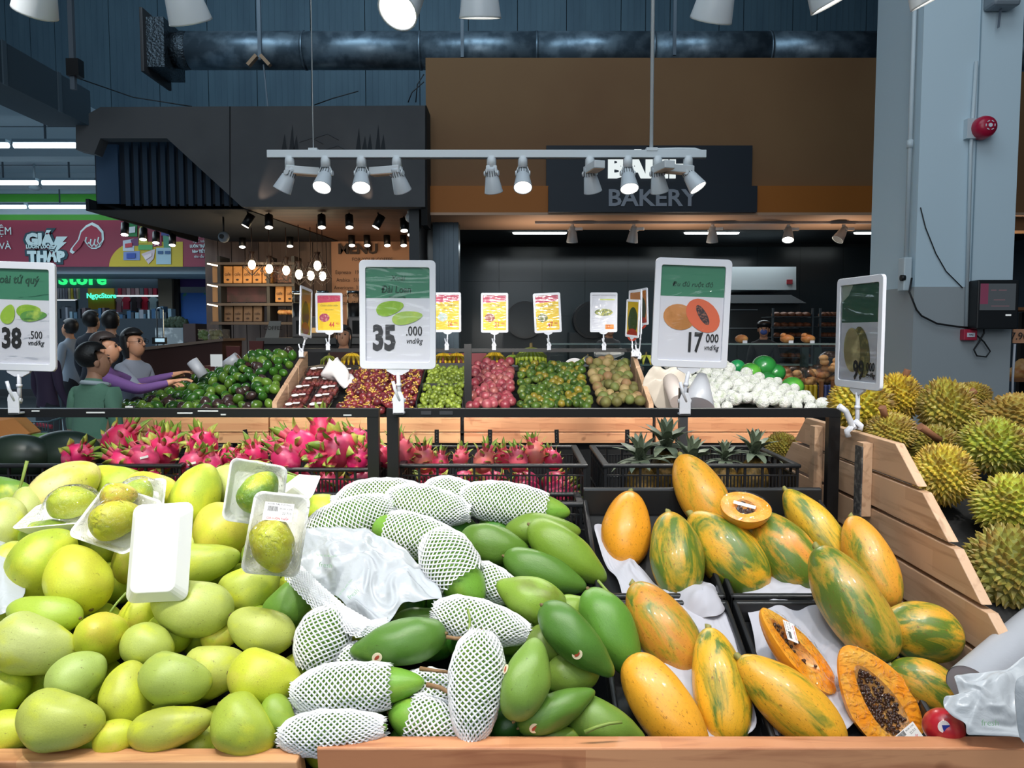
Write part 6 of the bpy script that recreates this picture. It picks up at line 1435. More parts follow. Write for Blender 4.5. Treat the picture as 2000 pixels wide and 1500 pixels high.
for s, x, y, h, a in (('farm tươi mỗi ngày', 645, 1086, .006, -.1), ('fresh', 636, 1104, .011, -.1), ('túi tự hủy sinh học', 672, 1150, .005, .9), ('fresh', 690, 1160, .010, .75)): sheet_text(t, s, x, y, .105, h, a)
# frayed empty net under the bag
t = thing('empty_foam_net', zpile(660, 1180, .05), 'flattened empty white foam net along the lower edge of the plastic bag', 'foam net')
for (P0, P1, Wd) in (([(572, 1118), (610, 1155), (660, 1200), (720, 1235)], None, 34), ([(575, 1128), (640, 1195), (700, 1232), (760, 1222)], None, 26)):
    pts = [zpile(x, y, .075) for x, y in P0]; vs = []; n = 46; w = 9
    for i in range(n+1):
        s_ = i/n*(len(pts)-1); k = min(int(s_), len(pts)-2); p = pts[k].lerp(pts[k+1], s_-k); dr = (pts[k+1]-pts[k]).normalized(); sd2 = dr.cross(Vector((0, -.5, .85))).normalized()
        for j in range(w+1): q = (j+.5*(i % 2))/w-.5; vs.append(p+sd2*q*Wd/F*1.7*1.3+Vector((0, -.3, .9))*(.012*math.cos(q*3)))
    fs = []
    for i in range(n-1):
        for j in range(1, w):
            l_, r_ = ((j-1), j) if i % 2 == 0 else (j, j+1); fs.append((i*(w+1)+j, (i+1)*(w+1)+r_, (i+2)*(w+1)+j, (i+1)*(w+1)+l_))
    top = t.matrix_basis.inverted(); me = bpy.data.meshes.new('net_sheet'); me.from_pydata([tuple(top @ v) for v in vs], [], fs); me.materials.append(FOAMW); q = link('net_sheet', me, t); wf = q.modifiers.new('w', 'WIREFRAME'); wf.thickness = .004; wf.use_even_offset = False
crumple('plastic_bag', [(-30, 1030), (8, 1052), (32, 1085), (50, 1120), (50, 1155), (25, 1185), (0, 1200), (-30, 1210)], lambda x, y: zpile(x, y, .075), 'translucent white plastic bag at the left edge over the mangoes', 'bag', BAG, amp=.008, step=6, seed=9, dome=.03)
# paper liners on the papaya trays
PAPR = mat('tissue_paper', '#b3b3bd', .75)
def tray_pt(x, y, up=.012):
    d = ray(x, y); s = (PL(1.36)-1.36*.42-.075+up-CH)/(d.z-d.y*.42); return CO+d*s
crumple('paper_liner', [(1160, 1030), (1190, 1040), (1250, 1110), (1290, 1150), (1345, 1140), (1400, 1155), (1418, 1200), (1440, 1265), (1450, 1330), (1470, 1440), (1300, 1440), (1290, 1330), (1255, 1300), (1230, 1240), (1210, 1150), (1175, 1090)], lambda x, y: tray_pt(x, y, .015), 'crumpled white tissue liner under the left papayas', 'paper', PAPR, amp=.013, step=6, seed=5, dome=.012)
crumple('paper_liner', [(1450, 1140), (1530, 1130), (1600, 1120), (1660, 1200), (1700, 1280), (1735, 1300), (1700, 1360), (1640, 1440), (1500, 1440), (1480, 1330), (1470, 1240)], lambda x, y: tray_pt(x, y, .015), 'grey-white tissue liner under the cut papayas on the right tray', 'paper', PAPR, amp=.012, step=6, seed=8, dome=.012)
crumple('tissue_wad', [(1325, 1150), (1370, 1140), (1405, 1165), (1415, 1200), (1390, 1215), (1350, 1205), (1325, 1180)], lambda x, y: tray_pt(x, y, .03), 'small puffed tissue wad between the green papaya and the brown one', 'paper', PAPR, amp=.012, step=6, seed=15, dome=.03)
# ================================================================ papayas
PLP = lambda Y: .79+(Y-1.36)*.42-.02
pap = [
 (1700, 1096, 166, 92, 100, '#dc9a34', .50, 'smooth orange papaya standing next to the slatted side, rear right', 0, 0),
 (1592, 1030, 162, 84, 122, '#dcae34', .55, 'slim bright yellow papaya with green edge, rear right', 1, 0),
 (1225, 1032, 142, 98, 78, '#ea9c28', .34, 'glossy orange papaya at the rear left of the trays', 0, 0),
 (1366, 960, 150, 94, 112, '#e2a030', .49, 'topmost yellow-orange papaya with scuffed shoulder', 0, .03),
 (1533, 1078, 168, 114, 125, '#d98a2c', .63, 'green papaya with orange flush behind the tall green one', 2, 0),
 (1417, 1080, 186, 118, 130, '#dba22a', .61, 'big green and yellow papaya below the topmost one', 1, 0),
 (1318, 1082, 156, 106, 92, '#c79a30', .62, 'olive green papaya wrapped in film, end facing out, rear middle', 0, 0),
 (1813, 1345, 150, 98, 150, '#d99a34', .62, 'papaya with green streaks half hidden by the plastic roll', 2, -.02),
 (1797, 1236, 156, 114, 172, '#dba030', .62, 'papaya lying sideways with dark green patches at far right', 2, 0),
 (1664, 1176, 214, 120, 115, '#c0923a', .60, 'tallest green papaya with orange patches, right tray', 2, .01),
 (1295, 1227, 188, 116, 125, '#c88732', .52, 'brownish orange papaya in the middle of the left tray', 0, 0),
 (1405, 1340, 196, 112, 93, '#e6ae2c', .55, 'yellow papaya with green tip pointing down, front middle', 0, 0),
 (1300, 1382, 210, 116, -52, '#eba630', .30, 'large smooth orange papaya at the front left tray corner', 2, 0),
 (1542, 1372, 226, 116, 140, '#e8aa30', .50, 'long yellow papaya with a stem nub, front between the trays', 1, 0),
]
PSC = mat('papaya_scar', '#4a4a26', .7)
psm = MB(); psm.tube([(-.96, 0, .03), (-1.0, 0, .03), (-1.02, 0, .03)], [.16, .12, .02], 5); PNUB = local_mesh('blossom_scar', psm, PSC)
psm = MB(); psm.tube([(.93, 0, .0), (1.0, 0, .0), (1.06, 0, .02)], [.16, .12, .12], 7); PSTEM = local_mesh('stem_nub', psm, mat('papaya_stem', '#8a8446', .6))
for (x, y, L_, W_, a, col, al, note, k, of) in pap:
    o = put(PPM[k], 'papaya', 'papaya', x, y, L_, W_, a, note, C4(col, al), pl=PLP, off_=of, roll=rnd.uniform(0, 6), stem=False, maxmove=.10, tilt=(.62*abs(math.sin(math.radians(a))) if a > 0 else -.5))
    link('blossom_scar', PNUB, o); link('stem_nub', PSTEM, o)
# ---- cut papayas
FLESH = mat('papaya_flesh', '#f79a1c', .28, noise=(18, '#f6b848', .45, .65), coat=.6); FLESH2 = mat('papaya_cavity', '#f0b464', .35, noise=(40, '#e89438', .4, .6), coat=.3); SEED = mat('papaya_seed', '#4a2c1c', .2, coat=.5)
def half_papaya(c, xd, nd, L_, Wd, T, lab, seeds=60, cav=(0.05, .42, .48), film=True, seed=1, neck=.35):
    """xd: from broad end to neck; nd: outward normal of the cut face"""
    x = Vector(xd).normalized(); z = Vector(nd); z = (z-x*z.dot(x)).normalized(); y = z.cross(x); R = Matrix((x, y, z)).transposed()
    t = thing('cut_papaya', c, lab, 'papaya'); t.rotation_mode = 'QUATERNION'; t.rotation_quaternion = R.to_quaternion(); t.matrix_basis = Matrix.LocRotScale(c, R.to_quaternion(), None)
    a, b = L_/2, Wd/2
    rf = lambda u: max(0, 1-u*u)**.47*(1-neck*max(0, u)**1.2-.06*u)
    m = MB(); N = 30
    m.surf(lambda u, v: Vector((a*(-math.cos(PI*min(max(v, .003), .997))), b*rf(-math.cos(PI*min(max(v, .003), .997)))*math.cos(PI*u), -T*rf(-math.cos(PI*min(max(v, .003), .997)))*math.sin(PI*u))), 18, 24, closeu=False)
    me = local_mesh('skin', m, M_PAP); o = link('skin', me, t); o.color = C4('#ea9c2c', .34)
    # cut face with a hollow: polar grid
    cx_, ca, cb = cav[0]*a, cav[1]*a, cav[2]*b; vs = []; NA, NR = 48, 12
    for r_ in range(NR+1):
        for k in range(NA):
            th = 2*PI*k/NA; uo = math.cos(th); ox, oy = a*uo*.996, b*rf(uo)*math.copysign(1, math.sin(th))*(1 if abs(math.sin(th)) > 1e-6 else 0)
            ux = math.cos(th); # inner outline
            ix, iy = cx_+ca*math.cos(th), cb*math.sin(th)*(1-.25*math.cos(th))
            if r_ <= 6: q = r_/6; px_, py_ = ix*q+cx_*(1-q), iy*q; z_ = -T*.38*(1-q**2.6)-.002*(1-q)
            else: q = (r_-6)/(NR-6); px_, py_ = ix*(1-q)+ox*q, iy*(1-q)+oy*q; z_ = .002*math.sin(q*PI)
            vs.append(Vector((px_, py_, z_)))
    fs = [(r_*NA+k, r_*NA+(k+1) % NA, (r_+1)*NA+(k+1) % NA, (r_+1)*NA+k) for r_ in range(NR) for k in range(NA)]
    m = MB()
    m.add(vs, fs[6*NA:], 0, True); o = link('flesh', local_mesh('flesh', m, FLESH), t)
    m = MB(); m.add(vs, fs[:6*NA], 0, True); link('cavity', local_mesh('cavity', m, FLESH2), t)
    rs = random.Random(seed); m = MB()
    for k in range(seeds):
        q = math.sqrt(rs.random())*.86; th = rs.uniform(0, 2*PI); px_, py_ = cx_+ca*math.cos(th)*q, cb*math.sin(th)*q*(1-.25*math.cos(th)*q)
        m.ell((px_, py_, -T*.38*(1-q**2.6)+.001+rs.random()*.006), (.0040, .0034, .0034), 7, 5)
    if seeds: tag(link('seeds', local_mesh('seeds', m, SEED), t), kind='stuff')
    if film:
        m = MB(); vs = []; 
        for j in range(13):
            for i in range(25):
                u = -1+2*i/24; v = -1+2*j/12; r_ = b*rf(u*.999)*1.01+.001; vs.append(Vector((a*u*1.01, r_*v, .0045+.0012*noise.noise(Vector((u*5, v*5, seed))))))
        m.add(vs, [(j*25+i, j*25+i+1, (j+1)*25+i+1, (j+1)*25+i) for j in range(12) for i in range(24)], 0, True); link('cling_film', local_mesh('cling_film', m, FILM), t)
    return t, R
def cp(px, py, up): return tray_pt(px, py, up)
c3 = cp(1715, 1362, .055); t, R = half_papaya(c3, CR*-.50+CU*.80+CF*.30, -CF*.72+CU*.66+CR*.02, .222, .150, .05, 'large cut papaya half full of black seeds, film-wrapped, front right', 270, (-.08, .70, .46), seed=3, neck=.30)
M = t.matrix_basis @ Matrix.Translation((-.082, -.012, .008)) @ Matrix.Rotation(-PI/2+.55, 4, 'Z'); M = t.matrix_basis @ Matrix.Translation((-.080, .0, .009)) @ Matrix.Rotation(-PI/2, 4, 'Z')
m = MB(); flat(m, M, [(-.028, -.02), (.028, -.02), (.028, .012), (-.028, .012)], 0); lb = m.build('price_label', LBL, t); lab_print(M, lb, .9)
c2 = cp(1560, 1268, .095); t, R = half_papaya(c2, CR*-.66+CU*.72+CF*.2, CR*.42-CF*.55+CU*.75, .215, .108, .05, 'long cut papaya half with few seeds and a price label, film-wrapped, right tray', 34, (.1, .66, .38), seed=5, neck=.25)
M = t.matrix_basis @ Matrix.Translation((.035, -.008, .010)) @ Matrix.Rotation(-2.5+PI/2, 4, 'Z')
m = MB(); flat(m, M, [(-.023, -.014), (.023, -.014), (.023, .016), (-.023, .016)], 0); lb = m.build('price_label', LBL, t); lab_print(M, lb, .8)
c1 = CO+ray(1457, 990)*((Vector(bpy.data.objects['papaya'].location)-CO).length*0+1.93); t, R = half_papaya(c1, CR*.9-CU*.12-CF*.2, CU*.80-CF*.62+CR*.08, .125, .105, .062, 'small cut papaya end with brown seeds and label, wrapped, perched on the rear papayas', 46, (0, .42, .48), seed=7, neck=.05)
M = t.matrix_basis @ Matrix.Translation((-.005, -.004, .010)) @ Matrix.Rotation(-.15, 4, 'Z'); m = MB(); flat(m, M, [(-.027, -.0055), (.027, -.0055), (.027, .0055), (-.027, .0055)], 0); lb = m.build('price_label', LBL, t)
# foam tray edge under the long half, little red apple, plastic roll and bags in the right corner
t = thing('foam_tray', cp(1592, 1322, .02), 'white foam tray edge beneath the long cut papaya half', 'food tray'); foam_tray(cp(1575, 1300, .022), rot3(CR*-.66+CU*.72+CF*.2, -(CR*.42-CF*.55+CU*.75).cross(CR*-.66+CU*.72+CF*.2)*-1), .2, .11, .02, FT, t)
ap = CO+ray(1843, 1420)*1.42; APM = mat('apple_skin', '#b3202c', .3, noise=(30, '#c8584a', .5, .7), coat=.3, stretch=(1, 1, .3))
t = thing('red_apple', ap, 'red apple with a blue and white sticker in the front right corner', 'apple')
m = MB(); m.surf(lambda u, v: ap+Vector((.036*math.sin(PI*v)*(1+.06*math.cos(PI*v))*math.cos(2*PI*u), .036*math.sin(PI*v)*math.sin(2*PI*u), -.033*math.cos(PI*v)*(1-.25*math.sin(PI*v)**8*0))), 24, 16); m.build('fruit', APM, t)
M = plane(ap+(CO-ap).normalized()*.0362+Vector((0, 0, .001)), CR, CU); m = MB(); flat(m, M, ellp(0, 0, .011, .011), 0, .001); m.build('sticker', LBL, t); m = MB(); flat(m, M, [(0, -.010), (.0105, -.002), (.0105, .003), (-.004, .003)], .001, .0006); m.build('sticker_emblem', mat('sticker_blue', '#2b3c9c', .4), t)
ROLL = mat('roll_plastic', '#a3a6ae', .35, bump=(30, .3, .004))
t = thing('bag_roll', W(1930, 1270, 1.5), 'thick roll of grey-white plastic bags leaning in the front right corner', 'bag roll')
A_ = W(1895, 1345, 1.45); B2_ = W(2030, 1225, 1.62)
m = MB(); m.tube([A_, A_.lerp(B2_, .5), B2_, B2_+(B2_-A_)*.6], [.046, .046, .046, .046], 28, caps=False); m.build('roll', ROLL, t)
m = MB(); dA = (B2_-A_).normalized(); m.tube([A_+dA*.001, A_+dA*.004], .045, 28); m.build('roll_end', PAPR, t)
m = MB(); m.tube([A_-dA*.001, A_+dA*.002], .012, 14); m.build('core', mat('core_grey', '#77757c', .6), t)
CP = lambda up: (lambda x, y: CO+ray(x, y)*(1.36+(1440-y)*.0006-up))
crumple('plastic_bag', [(1862, 1330), (1950, 1318), (2010, 1300), (2030, 1440), (1900, 1445), (1880, 1425), (1850, 1405), (1840, 1375), (1870, 1365)], CP(0), 'white crumpled bag with green print under the roll, front right corner', 'bag', BAG, amp=.014, step=5, seed=23, dome=.02)
p = CO+ray(1934, 1412)*1.31; text('fresh', .011, plane(p, CR, CU), mat('bag_ink_green', '#9fc4a4', .5), [o for o in COL.objects if o.get('label', '').startswith('white crumpled bag with green print')][0], ext=.0001)
crumple('plastic_bag', [(1985, 1330), (2040, 1330), (2040, 1460), (2000, 1458), (1982, 1400)], lambda x, y: CO+ray(x, y)*1.25, 'smooth pale bag fold at the right picture edge, in front of the roll', 'bag', BAG, amp=.006, step=6, seed=29, dome=.02)
# ================================================================ durians
def durian_mesh(seed, asp, n=420):
    rs = random.Random(seed); m = MB(); pts = []
    def rad(d):
        lob = 1+.07*math.cos(5*math.atan2(d.y, d.x)+seed)*(1-d.z*d.z); return lob*(1+.06*noise.noise(d*1.5+Vector((seed, 0, 0))))
    def fn(u, v):
        th = PI*min(max(v, .01), .99); d = Vector((math.sin(th)*math.cos(2*PI*u), math.sin(th)*math.sin(2*PI*u), math.cos(th))); return d*rad(d)*.93
    m.surf(fn, 28, 18, 0)
    ga = PI*(3-math.sqrt(5))
    for i in range(n):
        z = 1-2*(i+.5)/n; r = math.sqrt(1-z*z); a = i*ga; d = Vector((r*math.cos(a), r*math.sin(a), z)); d = (d+Vector((rs.uniform(-.04, .04), rs.uniform(-.04, .04), rs.uniform(-.04, .04)))).normalized()
        h = .20+rs.uniform(-.03, .05); w = 2.05/math.sqrt(n)*1.05; u = d.orthogonal().normalized(); vv = d.cross(u); R0 = rad(d)*.91; k0 = rs.random()*6; k = 5
        base = [d*R0+(u*math.cos(k0+2*PI*q/k)+vv*math.sin(k0+2*PI*q/k))*w for q in range(k)]
        tipv = d*(R0+h)+(u*rs.uniform(-.03, .03)+vv*rs.uniform(-.03, .03)); mid = [tipv.lerp(p, .5)-d*.012 for p in base]
        b0 = len(m.v); m.v += base+mid+[tipv]
        for q in range(k):
            q2 = (q+1) % k; m.f.append((b0+q, b0+q2, b0+k+q2, b0+k+q)); m.m.append(1); m.sm.append(False); m.f.append((b0+k+q, b0+k+q2, b0+2*k)); m.m.append(2); m.sm.append(False)
    return m
def dur_mat(name, dark, rough):
    m = bpy.data.materials.new(name); m.use_nodes = True; nt = m.node_tree; b = nt.nodes['Principled BSDF']; oi = node(nt, 'ShaderNodeObjectInfo'); tc = node(nt, 'ShaderNodeTexCoord')
    n = node(nt, 'ShaderNodeTexNoise'); n.inputs['Scale'].default_value = 1.6; n.inputs['Detail'].default_value = 4; nt.links.new(tc.outputs['Object'], n.inputs['Vector'])
    r = node(nt, 'ShaderNodeMapRange'); r.inputs[1].default_value = .42; r.inputs[2].default_value = .68; nt.links.new(n.outputs['Fac'], r.inputs[0])
    mx = node(nt, 'ShaderNodeMix', data_type='RGBA'); nt.links.new(r.outputs[0], mx.inputs['Factor']); nt.links.new(oi.outputs['Color'], mx.inputs['A']); mx.inputs['B'].default_value = lin('#8a6f36')
    mu = node(nt, 'ShaderNodeMix', data_type='RGBA', blend_type='MULTIPLY'); mu.inputs['Factor'].default_value = 1; nt.links.new(mx.outputs['Result'], mu.inputs['A']); mu.inputs['B'].default_value = dark
    nt.links.new(mu.outputs['Result'], b.inputs['Base Color']); b.inputs['Roughness'].default_value = rough; return m
DM = [dur_mat('durian_husk', (.55, .60, .45, 1), .7), dur_mat('durian_thorn', (1, 1, 1, 1), .5), dur_mat('durian_thorn_tip', (.92, .74, .60, 1), .5)]
DME = []
for s_ in (1, 2, 3):
    mm_ = durian_mesh(s_, 1, 400); me = local_mesh('durian_husk', mm_, DM); DME.append(me)
DST = mat('durian_stem', '#8a5a3c', .7, bump=(80, .4, .004))
durs = [ # x, y, w, h, Y, colour, roll, stem px vec, note
 (1680, 790, 125, 122, 2.55, '#d4c440', 10, None, 'bright yellow durian behind the 99.000 sign'), (1752, 775, 92, 100, 2.62, '#d8be3e', 40, (1773, 722), 'yellow durian with upright cut stem behind the sign'),
 (1985, 812, 165, 92, 2.75, '#b8a050', 70, (1985, 775), 'brownish durian at the back right edge'), (1850, 800, 108, 128, 2.40, '#aaa040', -5, (1905, 762), 'tall olive durian on top of the heap'),
 (1738, 845, 98, 84, 2.30, '#aea044', 20, (1723, 795), 'small round durian above the slats, stem up'), (1826, 868, 100, 80, 2.30, '#8f8836', 60, (1800, 838), 'dark durian with slanted stem under the tall one'),
 (1942, 872, 140, 118, 2.12, '#9fa83a', 30, None, 'green durian right of the heap middle'), (1840, 926, 118, 128, 2.02, '#c4b240', -35, None, 'yellow-brown durian leaning on the slats, middle'),
 (1975, 985, 158, 124, 1.90, '#aeb23e', 15, None, 'light green durian at the right edge, third from the front'), (1975, 1112, 180, 178, 1.72, '#8f8c3e', 50, None, 'largest olive durian in front, above the plastic roll'),
 (1545, 872, 66, 60, 3.08, '#a89a40', 0, None, 'durian spikes showing over the far end of the slats'), (2070, 900, 130, 120, 2.2, '#a8a040', 0, None, 'durian cropped by the right edge'), (1900, 770, 70, 50, 2.95, '#b8a446', 0, None, 'small durian glimpsed behind the tall one'), (1770, 895, 70, 70, 2.35, '#9a923a', 0, None, 'shaded durian deep behind the slat top'),
]
for i, (x, y, w, h, Y, col, rl, stm, note) in enumerate(durs):
    c = W(x, y, Y); s = c.y; k = (c-CO).dot(CF)/F; a, b = w*k/2/1.10, h*k/2/1.10
    if x == 1545: c.x = 1.09; 
    Rm = (Matrix.Rotation(math.radians(rl), 3, 'Y') if abs(w-h) < 14 else Matrix.Identity(3)); o = link('durian', DME[i % 3])
    q = Matrix.Rotation(-PITCH, 3, 'X') @ Matrix.Rotation(rnd.uniform(-.25, .25), 3, 'Y')
    o.matrix_basis = Matrix.LocRotScale(c, (q).to_quaternion(), Vector((a, (a+b)/2, b))); o.color = C4(col, 1); tag(o, note, 'durian')
    if stm:
        e = W(stm[0], stm[1], Y-.02); Mi = o.matrix_basis.inverted(); d = (e-c); st0 = c+d*.55
        if note.startswith('dark durian'): st0 = W(1835, 860, Y-.10); e = W(1797, 833, Y-.12)
        m = MB(); m.tube([st0, st0.lerp(e, .5), e], [.0105, .010, .0115], 10); m.v = [Mi @ v for v in m.v]; me = local_mesh('stem', m, DST); link('stem', me, o)
# ================================================================ dragon fruit
rnd = random.Random(77)
DFB = mat('dragon_skin', '#d8346e', .4, objcol=True, noise=(1.6, '#e8688c', .52, .7), coat=.1); DFP = mat('dragon_scale_base', '#d85a6c', .45); DFG = mat('dragon_scale_tip', '#a5b04a', .45, noise=(3, '#c9c05a', .45, .65)); DFG2 = mat('dragon_scale_green', '#7f9a3a', .45)
m = MB(); m.surf(lambda u, v: Vector((1.0*-math.cos(PI*min(max(v, .01), .99)), .80*math.sin(PI*v)*(1+.05*math.cos(PI*v))*math.cos(2*PI*u), .80*math.sin(PI*v)*math.sin(2*PI*u))), 20, 14); DFM = local_mesh('dragon_fruit_body', m, DFB)
def scale_mesh(L_, w, curl, mats):
    m = MB(); n = 5; vs = []
    for i in range(n+1):
        s_ = i/n; ww = w*math.sin(PI*min(.97, .25+.75*s_))**.8*(1 if i < n else .1); x = L_*s_*(1-.15*curl*s_); z = curl*L_*s_*s_
        vs += [Vector((x, -ww, z-.02)), Vector((x, 0, z+.05*(1-s_))), Vector((x, ww, z-.02)), Vector((x, 0, z-.07*(1-s_)-.01))]
    for i in range(n):
        mi = 0 if i < 2 else 1
        for k in range(4): m.f.append((i*4+k, i*4+(k+1) % 4, (i+1)*4+(k+1) % 4, (i+1)*4+k)); m.m.append(mi); m.sm.append(True)
    m.v = vs; return local_mesh('scale', m, mats)
SCM = [scale_mesh(.55, .27, .5, [DFP, DFG]), scale_mesh(.75, .25, .8, [DFP, DFG]), scale_mesh(.9, .16, .35, [DFP, DFG2])]
def dragon(c, r, dirv, col, lab, grp, big=True):
    x = Vector(dirv).normalized(); z = x.orthogonal().normalized(); R = Matrix((x, z.cross(x), z)).transposed() @ Matrix.Rotation(rnd.uniform(0, 6), 3, 'X')
    o = link('dragon_fruit', DFM); o.matrix_basis = Matrix.LocRotScale(c, R.to_quaternion(), Vector((r, r, r))); o.color = C4(col); tag(o, lab, 'dragon fruit', grp)
    for ring, (xx, n, k, tl) in enumerate(((-.45, 3, 0, .5), (.05, 4, 0, .45), (.5, 4, 1, .55), (.88, 6, 2, 1.0))):
        for q in range(n):
            a = 2*PI*(q+.5*ring)/n+rnd.uniform(-.25, .25); rr = .80*math.sqrt(max(.05, 1-xx*xx))*.96
            s = link('scale', SCM[k], o); nrm = Vector((xx*.8, math.cos(a), math.sin(a))).normalized(); tx = Vector((1, 0, 0)); tx = (tx-nrm*tx.dot(nrm)).normalized(); tx = (tx+nrm*tl*rnd.uniform(.5, 1.2)).normalized(); zz = (nrm-tx*nrm.dot(tx)).normalized()
            Rl = Matrix((tx, zz.cross(tx), zz)).transposed(); sc = rnd.uniform(.75, 1.15)*(1 if k < 2 else 1.05); s.matrix_basis = Matrix.LocRotScale(Vector((xx, rr*math.cos(a), rr*math.sin(a))), Rl.to_quaternion(), Vector((sc,)*3))
    return o
dfs = [ # x, y, diameter px, Y, dir
 (150, 893, 58, 2.48), (232, 862, 66, 2.60), (245, 905, 60, 2.42), (282, 893, 54, 2.42), (318, 884, 66, 2.52), (300, 862, 46, 2.66), (342, 862, 40, 2.68), (398, 870, 58, 2.52), (375, 905, 50, 2.42), (412, 908, 48, 2.44), (448, 893, 44, 2.50), (470, 902, 36, 2.44),
 (500, 892, 50, 2.5), (545, 872, 46, 2.6), (558, 898, 56, 2.42), (590, 870, 66, 2.55), (632, 842, 60, 2.66), (625, 895, 50, 2.42), (664, 878, 78, 2.46), (702, 862, 52, 2.6), (700, 900, 46, 2.42), (720, 885, 46, 2.48)]
note_l = ['lone one at the left end beside the watermelon', 'tallest one at left with upright tails', 'low one at the crate rim, below the tallest', 'one with a small white tape strip', 'large one behind the left crate rim', 'small one at the back, left crate', 'round dark-tailed one at the back', 'one standing out on its own left of the gap', 'low one at the crate corner with tape strip', 'one at the crate corner with many green scales', 'small frayed one in the gap', 'tiny one in the gap near the mango tip',
 'first one in the middle crate', 'one behind with pinkish tails', 'bright magenta one at the middle crate rim', 'large rounded one leaning in the middle crate', 'highest one with yellow upright tails', 'one facing out with its open end, middle crate', 'largest one with open flower end facing out', 'one behind beside the rail post', 'low one beside the rail post with green tails', 'one tucked against the rail post']
cols = ['#e0286c', '#d82c5c', '#e62e6e', '#dc4470', '#d4306a']
for i, (x, y, d, Y) in enumerate(dfs):
    c = W(x, y, Y); r = d*Y/F/2/.88; dv = Vector((rnd.uniform(-1, 1), rnd.uniform(-.6, .2), rnd.uniform(.2, 1)))
    if 'facing out' in note_l[i]: dv = Vector((-.2, -1, .25))
    o = dragon(c, r, dv, cols[i % 5], 'pink dragon fruit, '+note_l[i], 'dragon fruit in the left crates')
    if 'tape strip' in note_l[i]: p = c+(CO-c).normalized()*(r*.86); M = plane(p, CR*.95+CU*.25, CU); m = MB(); flat(m, M, [(-.013, -.0035), (.013, -.0035), (.013, .0035), (-.013, .0035)], 0, .003); m.v = [o.matrix_basis.inverted() @ v for v in m.v]; link('tape_strip', local_mesh('tape_strip', m, LBL), o)
note_r = ['between the two rail posts, red one', 'tall-tailed one at the crate end beside the post', 'flat peach one in the right crate', 'small one with a green loop of tail', 'pale one with upright green tails', 'peach one under the yellow tails', 'one with one long dark tail', 'small pink one in the right crate middle', 'standing one with curled tails, crate right end', 'last green-tailed one at the crate right end']
for i, (x, y, d, Y) in enumerate([(752, 892, 44, 2.50), (785, 885, 56, 2.46), (828, 898, 50, 2.46), (860, 905, 36, 2.44), (900, 895, 34, 2.5), (945, 900, 46, 2.44), (985, 896, 40, 2.5), (1012, 900, 42, 2.44), (1045, 885, 46, 2.48), (1080, 898, 38, 2.48)]):
    c = W(x, y, Y); dragon(c, d*Y/F/2/.88, Vector((rnd.uniform(-.7, .7), rnd.uniform(-.4, .2), 1)), ['#d83a5c', '#dc5a6c', '#e07a6c'][i % 3], 'dragon fruit with pink and peach skin, '+note_r[i], 'dragon fruit in the right crate')
for i, (x0, x1, n) in enumerate(((-1.3, -1.06, 2), (-.98, -.47, 5), (-.32, .2, 5))):
    for k in range(n):
        for lay in (0, 1):
            c = Vector((x0+(x1-x0)*(k+.5)/n, 2.44+lay*.17, ZR-.11)); dragon(c, .052, Vector((rnd.uniform(-1, 1), -.3, rnd.uniform(-.3, .6))), '#c82c5c', 'dragon fruit deep in a crate, showing only through the slots', 'dragon fruit showing through the crate slots')
# ---------------------------------------------------------------- watermelons
WM_ = mat('watermelon_dark', '#1c2a20', .38, noise=(7, '#2c3c2c', .5, .7), stretch=(1, .4, .4)); WM2 = mat('watermelon_light', '#6f9a50', .38, noise=(9, '#3f6a34', .45, .6), stretch=(.5, 1, 1))
for x, y, w, h, Y, mm_, lab in ((35, 893, 140, 92, 2.56, WM_, 'dark round watermelon at the left edge in the crate'), (128, 890, 150, 100, 2.62, WM_, 'largest dark green watermelon beside the dragon fruit'), (88, 862, 90, 34, 2.95, WM2, 'light green striped watermelon behind the two dark ones')):
    c = W(x, y, Y); k = Y/F/2; o = MB().ell((0, 0, 0), (w*k, h*k*.95, h*k), 32, 20); me = local_mesh('watermelon', o, mm_); q = link('watermelon', me); q.location = c; tag(q, lab, 'watermelon')
# ---------------------------------------------------------------- pineapples
PIB = mat('pineapple_skin', '#8a6a2c', .6, noise=(60, '#5a4a22', .45, .6), bump=(50, .6, .01)); PIL = mat('pineapple_leaf', '#7f8a72', .5, noise=(30, '#5f6c58', .45, .6))
def leaf_mesh(L_, w, bend):
    m = MB(); n = 6; vs = []
    for i in range(n+1):
        s_ = i/n; ww = w*(1-s_)**.6*(.8+.4*s_); x = L_*(math.sin(bend*s_)/bend); z = L_*(1-math.cos(bend*s_))/bend; vs += [Vector((z, -ww, x)), Vector((z-.15*ww, 0, x)), Vector((z, ww, x))]
    for i in range(n):
        for k in (0, 1): m.f.append((i*3+k, i*3+k+1, i*3+3+k+1, i*3+3+k)); m.m.append(0); m.sm.append(True)
    m.v = vs; return local_mesh('leaf', m, PIL)
LFM = [leaf_mesh(.075, .014, .5), leaf_mesh(.095, .018, .9), leaf_mesh(.10, .020, 1.4)]
